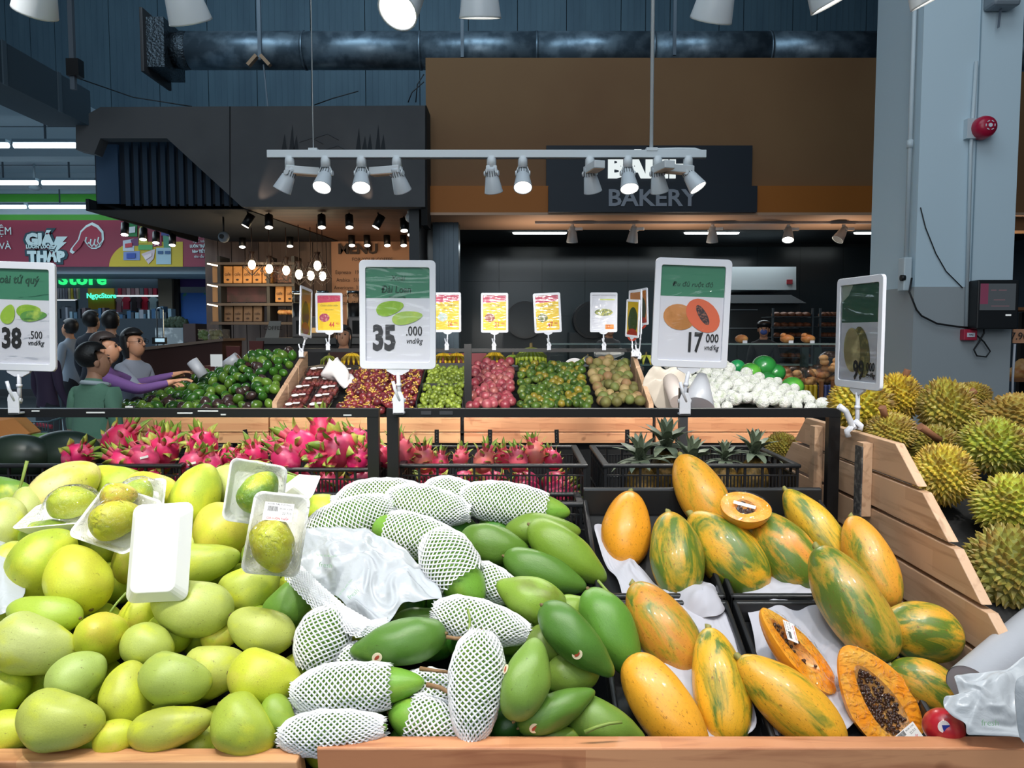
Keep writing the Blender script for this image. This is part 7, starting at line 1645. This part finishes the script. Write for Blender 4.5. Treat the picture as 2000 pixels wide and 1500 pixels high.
for x, y, Y, s_, lean, lab in ((1252, 905, 2.55, .9, (-.3, -.2), 'pineapple with spread grey-green crown, left in the crate'), (1300, 880, 2.62, 1.05, (.1, -.1), 'pineapple with the tallest crown, behind the topmost papaya'), (1345, 910, 2.50, .9, (.5, -.2), 'pineapple with low crown leaning right, at the crate rim'), (1415, 905, 2.62, .65, (.0, -.2), 'pineapple with small crown between the tall ones'), (1472, 893, 2.60, .85, (.15, -.2), 'pineapple with bushy crown at the crate right end')):
    c = W(x, y, Y); t = thing('pineapple', (c.x, c.y, c.z-.16), lab, 'pineapple')
    m = MB(); m.ell((c.x, c.y, c.z-.085), (.055, .055, .085), 18, 12); m.build('fruit', PIB, t)
    for k in range(26):
        a = k*2.4; lv = 2-int(k/9.5) if k < 26 else 0; lv = max(0, min(2, lv)); o = link('leaf', LFM[lv], t)
        Rl = Matrix.Rotation(a, 3, 'Z') @ Matrix.Rotation((.95, .55, .2)[2-lv] if False else (.2, .55, .95)[lv], 3, 'Y'); Rl = Matrix.Rotation(lean[0]*.6, 3, 'Y') @ Rl
        o.matrix_basis = Matrix.LocRotScale(c-Vector(t.location)+Vector((0, 0, .012*(2-lv))), Rl.to_quaternion(), Vector((s_*1.3,)*3))
# ================================================================ far stand fruit
def ell_mesh(name, r, nu, nv, mm_, stem=None, pear=0):
    m = MB(); m.surf(lambda u, v: Vector((r[0]*math.sin(PI*min(max(v, .01), .99))*(1-pear*max(0, -math.cos(PI*v)))*math.cos(2*PI*u), r[1]*math.sin(PI*min(max(v, .01), .99))*(1-pear*max(0, -math.cos(PI*v)))*math.sin(2*PI*u), -r[2]*math.cos(PI*min(max(v, .01), .99)))), nu, nv, 0)
    if stem: stem(m)
    return local_mesh(name, m, mm_)
AVM = mat('avocado_skin', '#2f5a1c', .22, objcol=True, noise=(1.5, '#6a8a30', .62, .8), coat=.2)
MGM = mat('mangosteen_skin', '#5a1a24', .35, objcol=True, noise=(1.2, '#7c3434', .5, .7)); CAL = mat('mangosteen_calyx', '#c9a24a', .6)
LIM = mat('lime_skin', '#7a8a2c', .35, objcol=True); PASS = mat('passion_skin', '#a8485a', .4, objcol=True, noise=(1.2, '#b07470', .5, .75)); TAN = mat('tangerine_skin', '#4a6424', .35, objcol=True, noise=(.9, '#8a8a30', .55, .75)); SAP = mat('sapodilla_skin', '#8a7444', .65, objcol=True, noise=(.9, '#6a6a30', .5, .7))
def calyx(m):
    for k in range(4):
        a = k*PI/2; m.ell((.45*math.cos(a), .45*math.sin(a), .84), (.30, .30, .09), 7, 4, mi=1)
    m.tube([(0, 0, .85), (0, 0, 1.2)], .11, 6, mi=1)
AV = ell_mesh('avocado', (.8, .8, 1), 14, 10, AVM, pear=.12); MG = ell_mesh('mangosteen', (1, 1, .88), 10, 7, [MGM, CAL], calyx)
LI = ell_mesh('lime', (.85, .85, 1), 9, 6, LIM); PA = ell_mesh('passion_fruit', (1, 1, 1), 12, 8, PASS); TA = ell_mesh('tangerine', (1, 1, .88), 12, 8, TAN); SA = ell_mesh('sapodilla', (.95, .95, 1), 12, 8, SAP)
def base_z(Y): return zf-.1+(Y-5.44)*.333
def scatter(mesh, name, cat, x0, x1, r, h, cols_, labels, group, y0=5.5, y1=6.36, dz=.3, amax=.5, zfun=None, keep=None, extra=0):
    sp = r*1.86; j = 0; y = y1; k = 0
    while y > y0:
        x = x0+r+(j % 2)*sp/2
        while x < x1-r*.6:
            X = x+rnd.uniform(-.38, .38)*r; Y = y+rnd.uniform(-.45, .45)*r
            if keep is None or keep(X, Y):
                z = (zfun(X, Y) if zfun else base_z(Y)+h)+rnd.uniform(-dz, dz)*r*1.6+.022*noise.noise(Vector((X*5, Y*5, 2)))
                o = link(name, mesh); o.matrix_basis = Matrix.LocRotScale(Vector((X, Y, z)), Euler((rnd.uniform(-1.3, 1.3), rnd.uniform(-1.3, 1.3), rnd.uniform(0, 6))).to_quaternion(), Vector((r,)*3)*rnd.uniform(.85, 1.16))
                o.color = C4(rnd.choice(cols_)); tag(o, labels, cat, group); k += 1
            x += sp
        y -= sp*.80; j += 1
    return k
xdv = a_x = W(533, 793, 5.5).x
def zavo(X, Y):
    px = 1000+X/Y*F; prof = ((200, 800), (250, 790), (300, 768), (360, 748), (420, 728), (470, 708), (500, 694), (600, 690)); yb = prof[-1][1]
    for (a, b), (c, d) in zip(prof, prof[1:]):
        if a <= px <= c: yb = b+(d-b)*(px-a)/(c-a)
    if px < 200: yb = 800
    zb_ = W(px, yb, 6.3).z; z0_ = zf+.03; s_ = min(1, max(0, (Y-5.45)/.85)); return z0_+(zb_-z0_)*s_
n1 = scatter(AV, 'avocado', 'avocado', W(225, 0, 5.5).x-.35, xdv-.03, .047, 0, ['#2f5a1c', '#38641e', '#274e1a', '#4a6a22', '#5a7a2a', '#3a2a28'], 'glossy dark green avocado in the mound left of the wooden divider', 'avocados on the far stand', zfun=zavo, keep=lambda X, Y: 1000+X/Y*F > 228)
n2 = scatter(MG, 'mangosteen', 'mangosteen', -1.27, -.70, .030, .12, ['#4e1820', '#5e1e28', '#6e2430', '#44141c', '#7a2c30'], 'dark purple mangosteen with tan calyx in the heap behind the 35.000 sign', 'mangosteens on the far stand')
n3 = scatter(LI, 'hog_plum', 'green plum', -.69, -.36, .0235, .12, ['#7a8a30', '#6a7a28', '#8a9a3a', '#5e6e26'], 'tiny olive green hog plum in the heap left of the black post', 'green plums on the far stand')
n4 = scatter(PA, 'passion_fruit', 'passion fruit', -.33, .03, .037, .14, ['#8a3440', '#9a4650', '#6e2834', '#94504c'], 'pinkish red passion fruit in the heap right of the black post', 'passion fruit on the far stand')
n5 = scatter(TA, 'tangerine', 'tangerine', .04, .60, .033, .14, ['#3f5a22', '#4e6a28', '#36501e', '#5e7030', '#8a7a2a'], 'small green tangerine in the middle heap below the banana bunch', 'tangerines on the far stand')
n6 = scatter(SA, 'sapodilla', 'sapodilla', .61, .97, .042, .15, ['#7a7040', '#8a6a48', '#66703a', '#9a8458', '#5e5a30'], 'brown-green sapodilla in the heap beside the right divider', 'sapodillas on the far stand')
print('far fruit', n1, n2, n3, n4, n5, n6)
# lower box of limes edge
t = thing('plastic_basket', (-.53, 6.0, base_z(6)), 'low black basket rim inside the hog plum heap', 'basket')
for yy in (5.92, 6.34): MB().bb(-.70, -.36, yy, yy+.012, base_z(yy)+.06, base_z(yy)+.15).build('rim', BLACKP, t)
for xx in (-.705, -.365): m = MB(); m.prism([(xx, 5.6, base_z(5.6)), (xx, 6.35, base_z(6.35)), (xx, 6.35, base_z(6.35)+.17), (xx, 5.6, base_z(5.6)+.15)], (.01, 0, 0)); m.build('side', BLACKP, t)
# berry boxes
BERRY = mat('berry_dark', '#7a2c2c', .4, noise=(30, '#a8644a', .5, .7))
bxs = [(618, 716, 6.25), (672, 718, 6.25), (608, 735, 6.05), (642, 735, 6.05), (590, 751, 5.9), (640, 752, 5.9), (582, 768, 5.75), (628, 768, 5.75), (570, 785, 5.6), (617, 785, 5.6), (565, 806, 5.48), (620, 806, 5.48)]
for i, (x, y, Y) in enumerate(bxs):
    c = W(x, y, Y); c.z -= .045; t = thing('berry_box', c, 'clear box of dark red fruit, %s box %s' % (('left' if i % 2 == 0 else 'right'), ('farthest back', 'second from the back', 'third from the back', 'fourth from the back', 'fifth from the back', 'at the wooden front planks')[i//2]), 'fruit box', 'boxed fruit on the far stand')
    tilt = Matrix.Rotation(.33, 3, 'X'); m = MB(); m.box(c, (.165, .15, .06), tilt); bev(m.build('box', FILM, t), .01)
    m = MB()
    for k in range(12): m.ell(c+tilt @ Vector((-.055+.037*(k % 4), -.045+.045*(k//4), -.005)), .02, 7, 5)
    tag(m.build('berries', BERRY, t), kind='stuff')
    M = plane(c+tilt @ Vector((-.02, .0, .033)), (1, 0, 0), tilt @ Vector((0, 1, 0))); m = MB(); flat(m, M, ellp(0, 0, .026, .026), 0); m.build('round_label', LBL, t); m = MB(); flat(m, M, [(.025, .0), (.075, .004), (.075, .03), (.025, .026)], .001); m.build('price_label', LBL, t)
WBAG = mat('bag_white_soft', '#e2dedf', .5, alpha=.92)
t = thing('plastic_bag', W(655, 730, 6.1), 'twisted white plastic bag standing on the boxed berries', 'bag')
m = MB(); m.surf(lambda u, v: W(650+34*v*v*.9, 703+50*v, 6.0)+Vector(((.035+.07*math.sin(PI*v*.9)**2)*math.cos(2*PI*u)*(1+.25*math.sin(6*PI*u+8*v)), .05*math.sin(2*PI*u), .02*math.sin(4*PI*u+9*v))), 20, 14); m.build('film', WBAG, t)
# white netted fruit and green film pomelos
NPM = mat('netted_white', '#f4f5ef', .6, noise=(1.2, '#cfd8c0', .5, .7), bump=(6, .6, .2)); 
NP = ell_mesh('netted_pear', (1, 1, .95), 14, 10, NPM)
def zw(X, Y): return base_z(Y)+.12+.05*math.exp(-((X-1.75)/.35)**2)
zr2 = rnd
scatter(NP, 'netted_pear', 'pear', 1.25, 2.42, .046, .13, ['#ffffff'], 'white foam-wrapped pear in the bright heap behind the papaya sign', 'foam-wrapped pears on the far stand', zfun=zw, keep=lambda X, Y: (Y < 6.05 or X < 1.75) and X < 1.25+(6.9-Y)*.85)
GF = mat('green_film_pomelo', '#3f8a34', .25, noise=(5, '#5fae3c', .45, .65), coat=.4); GF2 = mat('green_bag', '#1f8a4c', .3, coat=.3)
for i, (x, y, w, Y, lab) in enumerate(((1466, 728, 42, 6.3, 'bright yellow-green pomelo in film, front left of the green group'), (1492, 716, 48, 6.42, 'dark green wrapped pomelo at the back of the group'), (1440, 716, 30, 6.45, 'small pomelo in bright green bag at the left of the group'), (1515, 728, 38, 6.4, 'green pomelo behind the foam-wrapped pears'), (1500, 745, 40, 6.25, 'green pomelo half sunk among foam-wrapped pears'), (1548, 756, 44, 6.1, 'round green pomelo at the right end of the heap'))):
    c = W(x, y, Y); r = w*Y/F/2; o = link('pomelo', ell_mesh('pomelo', (r, r, r*.92), 20, 14, GF if i in (0, 5) else GF2 if i == 2 else mat('green_film_dark', '#247034', .28, noise=(6, '#2f8a3c', .45, .65), coat=.4))); o.location = c; tag(o, lab, 'pomelo')
crumple('plastic_bag', [(1262, 735), (1275, 722), (1300, 725), (1330, 722), (1345, 760), (1340, 806), (1285, 806), (1270, 780), (1255, 760)], lambda x, y: W(x, y, 5.75), 'cream white bag heap beside the right wooden divider', 'bag', mat('bag_cream', '#b5aca0', .6), amp=.03, step=7, seed=41, dome=.06, freq=10)
t = thing('bag_roll', W(1368, 790, 5.55), 'grey-white bag roll with a dark core standing behind the papaya sign', 'bag roll'); 
a = W(1371, 735, 5.75); b = W(1362, 800, 5.5); m = MB(); m.tube([a, a.lerp(b, .3), b], [.038, .07, .125], 22); m.build('roll', ROLL, t); m = MB(); m.tube([a+Vector((0, -.012, .004)), a+Vector((0, .0, .0))], .018, 12); m.build('core', DARK, t)
t = thing('bag_roll', W(1318, 790, 5.55), 'second pale bag roll lying left of the papaya sign clip', 'bag roll'); m = MB(); m.tube([W(1305, 735, 5.8), W(1325, 785, 5.5)], .06, 18); m.build('roll', mat('roll_cream', '#b5aba6', .5), t)
# avocado bag rolls, small tag
for x0, y0, x1, y1, Y, lab in ((375, 705, 398, 735, 6.0, 'white bag roll leaning at the avocado mound, near the reaching hand'), (465, 697, 440, 715, 6.35, 'pale bag roll lying behind the avocado mound')):
    t = thing('bag_roll', W(x1, y1, Y), lab, 'bag roll'); m = MB(); A_, B_ = W(x0, y0, Y), W(x1, y1, Y); m.tube([A_, B_], .045, 18); m.build('roll', ROLL, t); m = MB(); d = (A_-B_).normalized(); m.tube([A_, A_+d*.004], .018, 10); m.build('core', mat('core_brown', '#7a4a3a', .6), t)
t = thing('small_label_stand', W(422, 720, 6.3), 'small shiny white label on a wire in the avocado mound', 'label'); m = MB(); pbox(m, 411, 692, 434, 716, 6.3, .01); m.build('card', mat('label_shiny', '#c6cacd', .2), t); MB().tube([W(421, 716, 6.3), W(421, 760, 6.3)], .004, 5).build('wire', HG, t)
# ---------------------------------------------------------------- bananas
def banana_bunch(x, y, Y, s_, col, lab, n=7):
    c = W(x, y, Y); t = thing('banana_bunch', (c.x, c.y, zbn), lab, 'bananas'); BM = mat('banana_'+col[1:], col, .4, noise=(14, '#c9a82c' if col != '#8a9a2c' else '#a8b03c', .5, .7))
    top = Vector((c.x, c.y, zbn+.16*s_))
    for k in range(n):
        a = (k/(n-1)-.5)*2.5; e = Vector((math.sin(a)*.13*s_, -math.cos(a)*.07*s_, 0)); m = MB(); P = [top, top+e*.45+Vector((0, 0, -.02*s_)), top+e*.95+Vector((0, 0, -.075*s_)), Vector((top.x+e.x*1.05, top.y+e.y*1.05, zbn+.012))]
        m.tube(P, [.009*s_, .019*s_, .021*s_, .008*s_], 7); m.build('banana', BM, t)
    MB().tube([top-Vector((0, 0, .01)), top+Vector((0, 0, .045*s_))], [.018*s_, .011*s_], 7).build('stalk', STEM, t)
banana_bunch(1037, 700, 6.6, 1.0, '#8a9a2c', 'green-yellow banana bunch with brown stalk above the tangerines', 9)
banana_bunch(966, 705, 6.7, .75, '#c9a420', 'yellow bananas between the passion fruit and the 21 sign', 6)
banana_bunch(866, 708, 6.7, .7, '#cfa822', 'yellow banana hand right of the 35.000 sign, left one', 6); banana_bunch(892, 708, 6.7, .7, '#c9a01e', 'yellow banana hand right of the 35.000 sign, right one', 6)
banana_bunch(688, 706, 6.7, .7, '#d0a822', 'yellow banana hand beside the 35.000 sign left edge', 6); banana_bunch(643, 706, 6.75, .55, '#8f9a34', 'small greenish banana hand behind the boxed berries', 5)
banana_bunch(1002, 706, 6.75, .6, '#7f9a34', 'small green banana hand between two signs', 5); banana_bunch(1148, 700, 6.8, .5, '#a8a83a', 'small banana hand half hidden by foam trays', 5); banana_bunch(1262, 700, 6.7, .6, '#9aa03a', 'small yellow-green banana hand left of the papaya sign', 4)
for i, (x, y, w, h, a) in enumerate(((1176, 690, .14, .09, .1), (1205, 690, .12, .08, -.4), (1153, 706, .12, .07, .6), (1190, 710, .16, .08, 0), (1214, 712, .1, .07, -.8))):
    c = W(x, y, 6.6); c.z = max(c.z, zbn+.03); t = thing('foam_tray', c, 'loose white foam tray on the black shelf, %s of the jumble' % ('top', 'upper right', 'lower left', 'front middle', 'lower right')[i], 'food tray', 'loose foam trays on the banana shelf')
    foam_tray(c, Matrix.Rotation(a, 3, 'Y') @ rot3((1, 0, 0), (0, .6, .8)), w, h, .03, mat('foam_dim', '#b9b8b4', .6), t)
crumple('plastic_bag', [(1105, 708), (1125, 700), (1140, 712), (1120, 720)], lambda x, y: W(x, y, 6.55), 'small white scrap of bag behind the tangerines', 'bag', WBAG, amp=.01, step=4, seed=51, dome=.02)
# shopping trolley at left
t = thing('shopping_trolley', W(70, 880, 4.6), 'wire shopping trolley with red handle behind the watermelons', 'trolley'); CH_ = mat('trolley_wire', '#6d8a96', .25, metal=.8)
a, b, c_, e = R4(-20, 822, 104, 870, 4.6); m = MB()
for k in range(22): x = a+(b-a)*k/21; m.tube([(x, 4.55, e), (x+.02, 4.57, c_-.2)], .0025, 4, caps=False)
for k in range(6): z = e-k*(e-c_+.2)/6; m.tube([(a, 4.55, z), (b, 4.55, z)], .003, 4, caps=False)
for k in range(10): y = 4.55+k*.06; m.tube([(b, y, e), (b-.02, y, c_-.2)], .0025, 4, caps=False)
m.tube([(a, 4.55, e), (b, 4.55, e), (b, 5.1, e+.03), (a, 5.1, e+.03)], .006, 6); tag(m.build('basket_wire', CH_, t), kind='stuff'); MB().tube([W(70, 828, 4.7), W(102, 834, 4.7)], .014, 8).build('handle', REDP, t)
for x in (a+.05, b-.05):
    for y in (4.6, 5.05): MB().bar((x, y, c_-.2), (x, y, .08), .02).build('leg', CH_, t); MB().tube([(x-.012, y, .05), (x+.012, y, .05)], .05, 12).build('wheel', BLACKM, t)
# ================================================================ people
def person(name, J, segs, mats, label, hair=None, rad=None, hands=()):
    """J: joint -> (Vector, radius); segs: (joint a, joint b, material index)"""
    keys = list(J); idx = {k: i for i, k in enumerate(keys)}
    me = bpy.data.meshes.new(name); me.from_pydata([tuple(J[k][0]) for k in keys], [(idx[a], idx[b]) for a, b, _ in segs], [])
    o = link(name+'_tmp', me); bpy.context.view_layer.objects.active = o
    sk = o.modifiers.new('skin', 'SKIN'); lay = me.skin_vertices[0] if me.skin_vertices else None
    if lay is None: return None
    for k in keys:
        r = J[k][1]; r = r if isinstance(r, tuple) else (r, r); lay.data[idx[k]].radius = r
    lay.data[idx['pelvis']].use_root = True
    sk.use_smooth_shade = True; sk.branch_smoothing = .4
    su = o.modifiers.new('s', 'SUBSURF'); su.levels = su.render_levels = 2
    dg = bpy.context.evaluated_depsgraph_get(); dg.update(); em = bpy.data.meshes.new_from_object(o.evaluated_get(dg)); bpy.data.objects.remove(o)
    em.materials.clear()
    for x in mats: em.materials.append(x)
    S = [(J[a][0], J[b][0], mi) for a, b, mi in segs]
    for p in em.polygons:
        c = p.center; best = 9e9; bm_ = 0
        for a, b, mi in S:
            ab = b-a; q = max(0, min(1, (c-a).dot(ab)/max(ab.length_squared, 1e-9))); d = (a+ab*q-c).length
            if d < best: best = d; bm_ = mi
        p.material_index = bm_; p.use_smooth = True
    base = Vector((J['pelvis'][0].x, J['pelvis'][0].y, 0)); t = thing('person', base, label, 'person')
    em.transform(Matrix.Translation(-base)); b = link('body', em, t); return t
def std(head, face, hgt, sh=.19, lean=(0, 0), arms=None, hr=.088, seat=None):
    """joints from the head centre; face: unit facing vector (horizontal)"""
    f = Vector(face).normalized(); s = f.cross(Vector((0, 0, 1))).normalized(); k = hgt/1.6; up = Vector((0, 0, 1)); L3 = Vector((lean[0], lean[1], 0))
    J = {}
    J['crown'] = (head+up*.062*k, .058*k); J['skull'] = (head+up*.01, (.078*k, .082*k)); J['jaw'] = (head-up*.07*k+f*.012, .055*k); J['neck'] = (head-up*.135*k-f*.015, .045*k)
    J['chest'] = (head-up*.27*k-f*.02-L3*.25, (.125*k, .10*k)); J['waist'] = (head-up*.50*k-f*.02-L3*.7, (.115*k, .095*k)); J['pelvis'] = (head-up*.70*k-f*.02-L3, (.13*k, .11*k))
    for q, sg in (('l', -1), ('r', 1)):
        J['shoulder_'+q] = (J['chest'][0]+s*sg*sh*.75*k+up*.055*k, .062*k)
        el, wr = (arms or {}).get(q, (J['shoulder_'+q][0]+s*sg*.05-up*.27*k, J['shoulder_'+q][0]+s*sg*.05+f*.10-up*.50*k))
        J['elbow_'+q] = (el, .042*k); J['wrist_'+q] = (wr, .027*k); d = (wr-el).normalized(); pn = up.cross(d); pn = pn.normalized() if pn.length > .1 else s
        J['palm_'+q] = (wr+d*.055*k, (.036*k, .020*k))
        for n_, (o_, ln) in enumerate(((-.027, .075), (-.010, .09), (.009, .085), (.026, .068))):
            J['fa%d_%s' % (n_, q)] = (wr+d*.10*k+pn*o_*k, .009*k); J['fb%d_%s' % (n_, q)] = (wr+d*(.10+ln*.55)*k+pn*o_*1.2*k-up*.012, .008*k); J['fc%d_%s' % (n_, q)] = (wr+d*(.10+ln*.9)*k+pn*o_*1.25*k-up*.035, .007*k)
        J['th_'+q] = (wr+d*.05*k-pn*.05*k*sg, .010*k); J['tt_'+q] = (wr+d*.085*k-pn*.065*k*sg, .009*k)
        J['hip_'+q] = (J['pelvis'][0]+s*sg*.085*k-up*.06, .09*k)
        hp = J['hip_'+q][0]; J['knee_'+q] = (Vector((hp.x, hp.y, hp.z*.55))+f*.02, .058*k); J['ankle_'+q] = (Vector((hp.x, hp.y, .08)), .038*k); J['toe_'+q] = (Vector((hp.x, hp.y, .035))+f*.15, .035*k)
    return J
def segs(sleeve=0, skin=1, top=0, low=2, shoe=3):
    S = [('crown', 'skull', skin), ('skull', 'jaw', skin), ('jaw', 'neck', skin), ('neck', 'chest', top), ('chest', 'waist', top), ('waist', 'pelvis', top)]
    for q in 'lr':
        S += [('chest', 'shoulder_'+q, top), ('shoulder_'+q, 'elbow_'+q, top), ('elbow_'+q, 'wrist_'+q, top if sleeve else skin), ('wrist_'+q, 'palm_'+q, skin), ('palm_'+q, 'th_'+q, skin), ('th_'+q, 'tt_'+q, skin), ('pelvis', 'hip_'+q, low), ('hip_'+q, 'knee_'+q, low), ('knee_'+q, 'ankle_'+q, low), ('ankle_'+q, 'toe_'+q, shoe)]
        for n_ in range(4): S += [('palm_'+q, 'fa%d_%s' % (n_, q), skin), ('fa%d_%s' % (n_, q), 'fb%d_%s' % (n_, q), skin), ('fb%d_%s' % (n_, q), 'fc%d_%s' % (n_, q), skin)]
    return S
SKN = mat('skin_tone', '#c48f70', .5, sss=.05); HRD = mat('hair_black', '#15110f', .45, bump=(120, .5, .003)); HRG = mat('hair_grey_brown', '#3b3230', .5, bump=(120, .5, .003))
def face(t, head, f, k, hairm, long=0, glasses=False, back=.02):
    f = Vector(f).normalized(); s = f.cross(Vector((0, 0, 1))).normalized(); up = Vector((0, 0, 1)); fu = f
    R = Matrix((f, -s, up)).transposed()
    fc = head+f*.078*k
    m = MB(); m.v and None
    m.ell(head+f*.02*k-up*.035*k, (.070*k, .062*k, .088*k), 16, 12, R); m.build('face', SKN, t)
    m = MB(); m.tube([fc+up*.005*k+f*.008*k, fc-up*.018*k+f*.022*k, fc-up*.030*k+f*.012*k], [.007*k, .011*k, .010*k], 8); m.build('nose', SKN, t)
    for sg in (-1, 1):
        m = MB(); m.ell(fc+s*sg*.03*k+up*.008*k+f*.0*k, (.006*k, .013*k, .006*k), 8, 5, R); m.build('eye', mat('eye_dark', '#1a1412', .2), t)
        m = MB(); m.ell(fc+s*sg*.03*k+up*.026*k, (.006*k, .019*k, .003*k), 8, 4, R); m.build('eyebrow', hairm, t)
        m = MB(); m.ell(head+s*sg*.074*k-up*.02*k, (.018*k, .008*k, .028*k), 8, 6, R); m.build('ear', SKN, t)
    m = MB(); m.ell(fc-up*.052*k+f*.001*k, (.009*k, .022*k, .007*k), 8, 5, R); m.build('mouth', mat('lip', '#8a4440', .4), t)
    m = MB(); hc = head-f*.018*k+up*.028*k
    def fn(u, v):
        th = PI*.80*v+.003; d = Vector((math.sin(th)*math.cos(2*PI*u), math.sin(th)*math.sin(2*PI*u), math.cos(th))); fr = max(0, d.x)
        r = Vector((.100*k*d.x*(1-.0*fr), .088*k*d.y, .092*k*d.z)); 
        if d.x > .25 and d.z < .45: r.x *= .30; r.z = max(r.z, .035*k)
        if long and d.z < 0: r.z -= long*(1-max(0, d.x)*1.0)*abs(d.z)
        return hc+R @ r
    m.surf(fn, 24, 16); m.build('hair', hairm, t)
    if glasses:
        m = MB()
        for sg in (-1, 1): c_ = fc+s*sg*.032*k+up*.006*k+f*.016*k; m.tube([c_+s*.023*k*math.cos(a)+up*.017*k*math.sin(a) for a in [2*PI*q/12 for q in range(13)]], .0018*k, 4, caps=False); m.tube([c_+s*sg*.023*k, head+s*sg*.078*k+up*.004*k], .0018*k, 4)
        tag(m.build('glasses', BLK, t), 'thin dark-rimmed glasses')
JE = mat('jeans_dark', '#1f2530', .8); SHO = mat('shoe_dark', '#1a1a1c', .6)
h = W(262, 668, 6.2); fdir = (.95, -.3, 0)
arms = {'r': (W(270, 760, 5.85), W(322, 752, 5.75)), 'l': (W(300, 760, 6.4), W(335, 738, 6.2))}
t = person('p', std(h, fdir, 1.58, arms=arms), segs(0), [mat('tee_grey', '#8d94a3', .8, bump=(60, .3, .004)), SKN, JE, SHO], 'woman with glasses in a grey short-sleeved top reaching over the avocados'); face(t, h, fdir, 1.0, HRD, .12, True)
h = W(207, 678, 5.6); fdir = (.98, .15, 0)
arms = {'r': (W(272, 762, 5.35), W(328, 748, 5.45)), 'l': (W(265, 750, 6.0), W(338, 732, 6.05))}
t = person('p', std(h, fdir, 1.52, arms=arms, sh=.2), segs(1), [mat('sweater_purple', '#6b4a86', .8, bump=(60, .3, .004)), SKN, JE, SHO], 'person with grey-brown hair in a purple long-sleeved top, arm stretched to the avocados'); face(t, h, fdir, 1.0, HRG, .02)
h = W(185, 702, 4.75); fdir = (.80, .60, 0)
JB = std(h, (.35, .94, 0), 1.42, sh=.21); JB['chest'] = (JB['chest'][0], (.165, .13)); JB['waist'] = (JB['waist'][0], (.15, .12))
t = person('p', JB, segs(0), [mat('polo_green', '#6f9a80', .8, bump=(60, .3, .004)), SKN, JE, SHO], 'boy with short black hair in a green polo with white collar, seen from behind'); face(t, h, fdir, .95, HRD)
cl = h-Vector((0, 0, .150)); m = MB(); m.tube([cl+Vector((.075*math.cos(a), .072*math.sin(a), .012*math.cos(a*1+2))) for a in [2*PI*q/16 for q in range(17)]], .014, 6, caps=False); m.build('collar', mat('collar_white', '#c9d3d6', .7), t)
for hx, hy, Y, fd, col, lab, ht in ((216, 628, 8.0, (-.3, .9, 0), '#23262e', 'dark-haired person in dark clothes standing behind the purple-clad one', 1.62), (180, 626, 8.8, (.2, 1, 0), '#2a2f3a', 'dark-haired person in dark clothes, left of the other standing one', 1.62), (92, 668, 7.6, (.4, .9, 0), '#3a2c44', 'person in dark purple skirt half hidden by the 38.500 sign', 1.5), (135, 640, 9.6, (-1, .2, 0), '#8d98a5', 'distant person in pale clothes with a shoulder strap', 1.6)):
    h = W(hx, hy, Y); t = person('p', std(h, fd, ht), segs(1), [mat('cl_'+col[1:], col, .8), SKN, mat('low_dark', '#20222b', .8), SHO], lab); face(t, h, fd, 1.0, HRD, .03)
h = W(671, 655, 8.4); fdir = (.05, -1, 0)
arms = {'l': (h+Vector((.24, -.12, -.5)), h+Vector((.1, -.38, -.5))), 'r': (h+Vector((-.24, -.12, -.5)), h+Vector((-.1, -.38, -.5)))}
t = person('p', std(h, fdir, 1.55, arms=arms), segs(0), [mat('top_brown', '#4a2c26', .8), SKN, JE, SHO], 'woman with long dark hair looking down behind the boxed berries'); face(t, h, fdir, 1.0, HRD, .28)
h = W(1492, 642, 10.6); fdir = (-.3, -.9, 0)
t = person('p', std(h, fdir, 1.6), segs(1), [mat('uniform_dark', '#2b2d30', .8), SKN, JE, SHO], 'baker in dark cap and blue face mask working behind the display case'); face(t, h, fdir, 1.0, HRD, 0)
m = MB(); m.ell(h+Vector((0, 0, .06)), (.10, .10, .06), 14, 8); m.build('cap', BLACKM, t); m = MB(); m.ell(h+Vector((-.025, -.075, -.045)), (.05, .03, .04), 12, 8); m.build('face_mask', mat('mask_blue', '#4a62a8', .6), t)
h = W(1190, 640, 10.9); fdir = (.3, -1, 0)
t = person('p', std(h, fdir, 1.6), segs(1), [mat('uniform_grey', '#53575a', .8), SKN, JE, SHO], 'dim figure in grey bending over work in the dark bakery'); face(t, h, fdir, 1.0, HRD, 0)
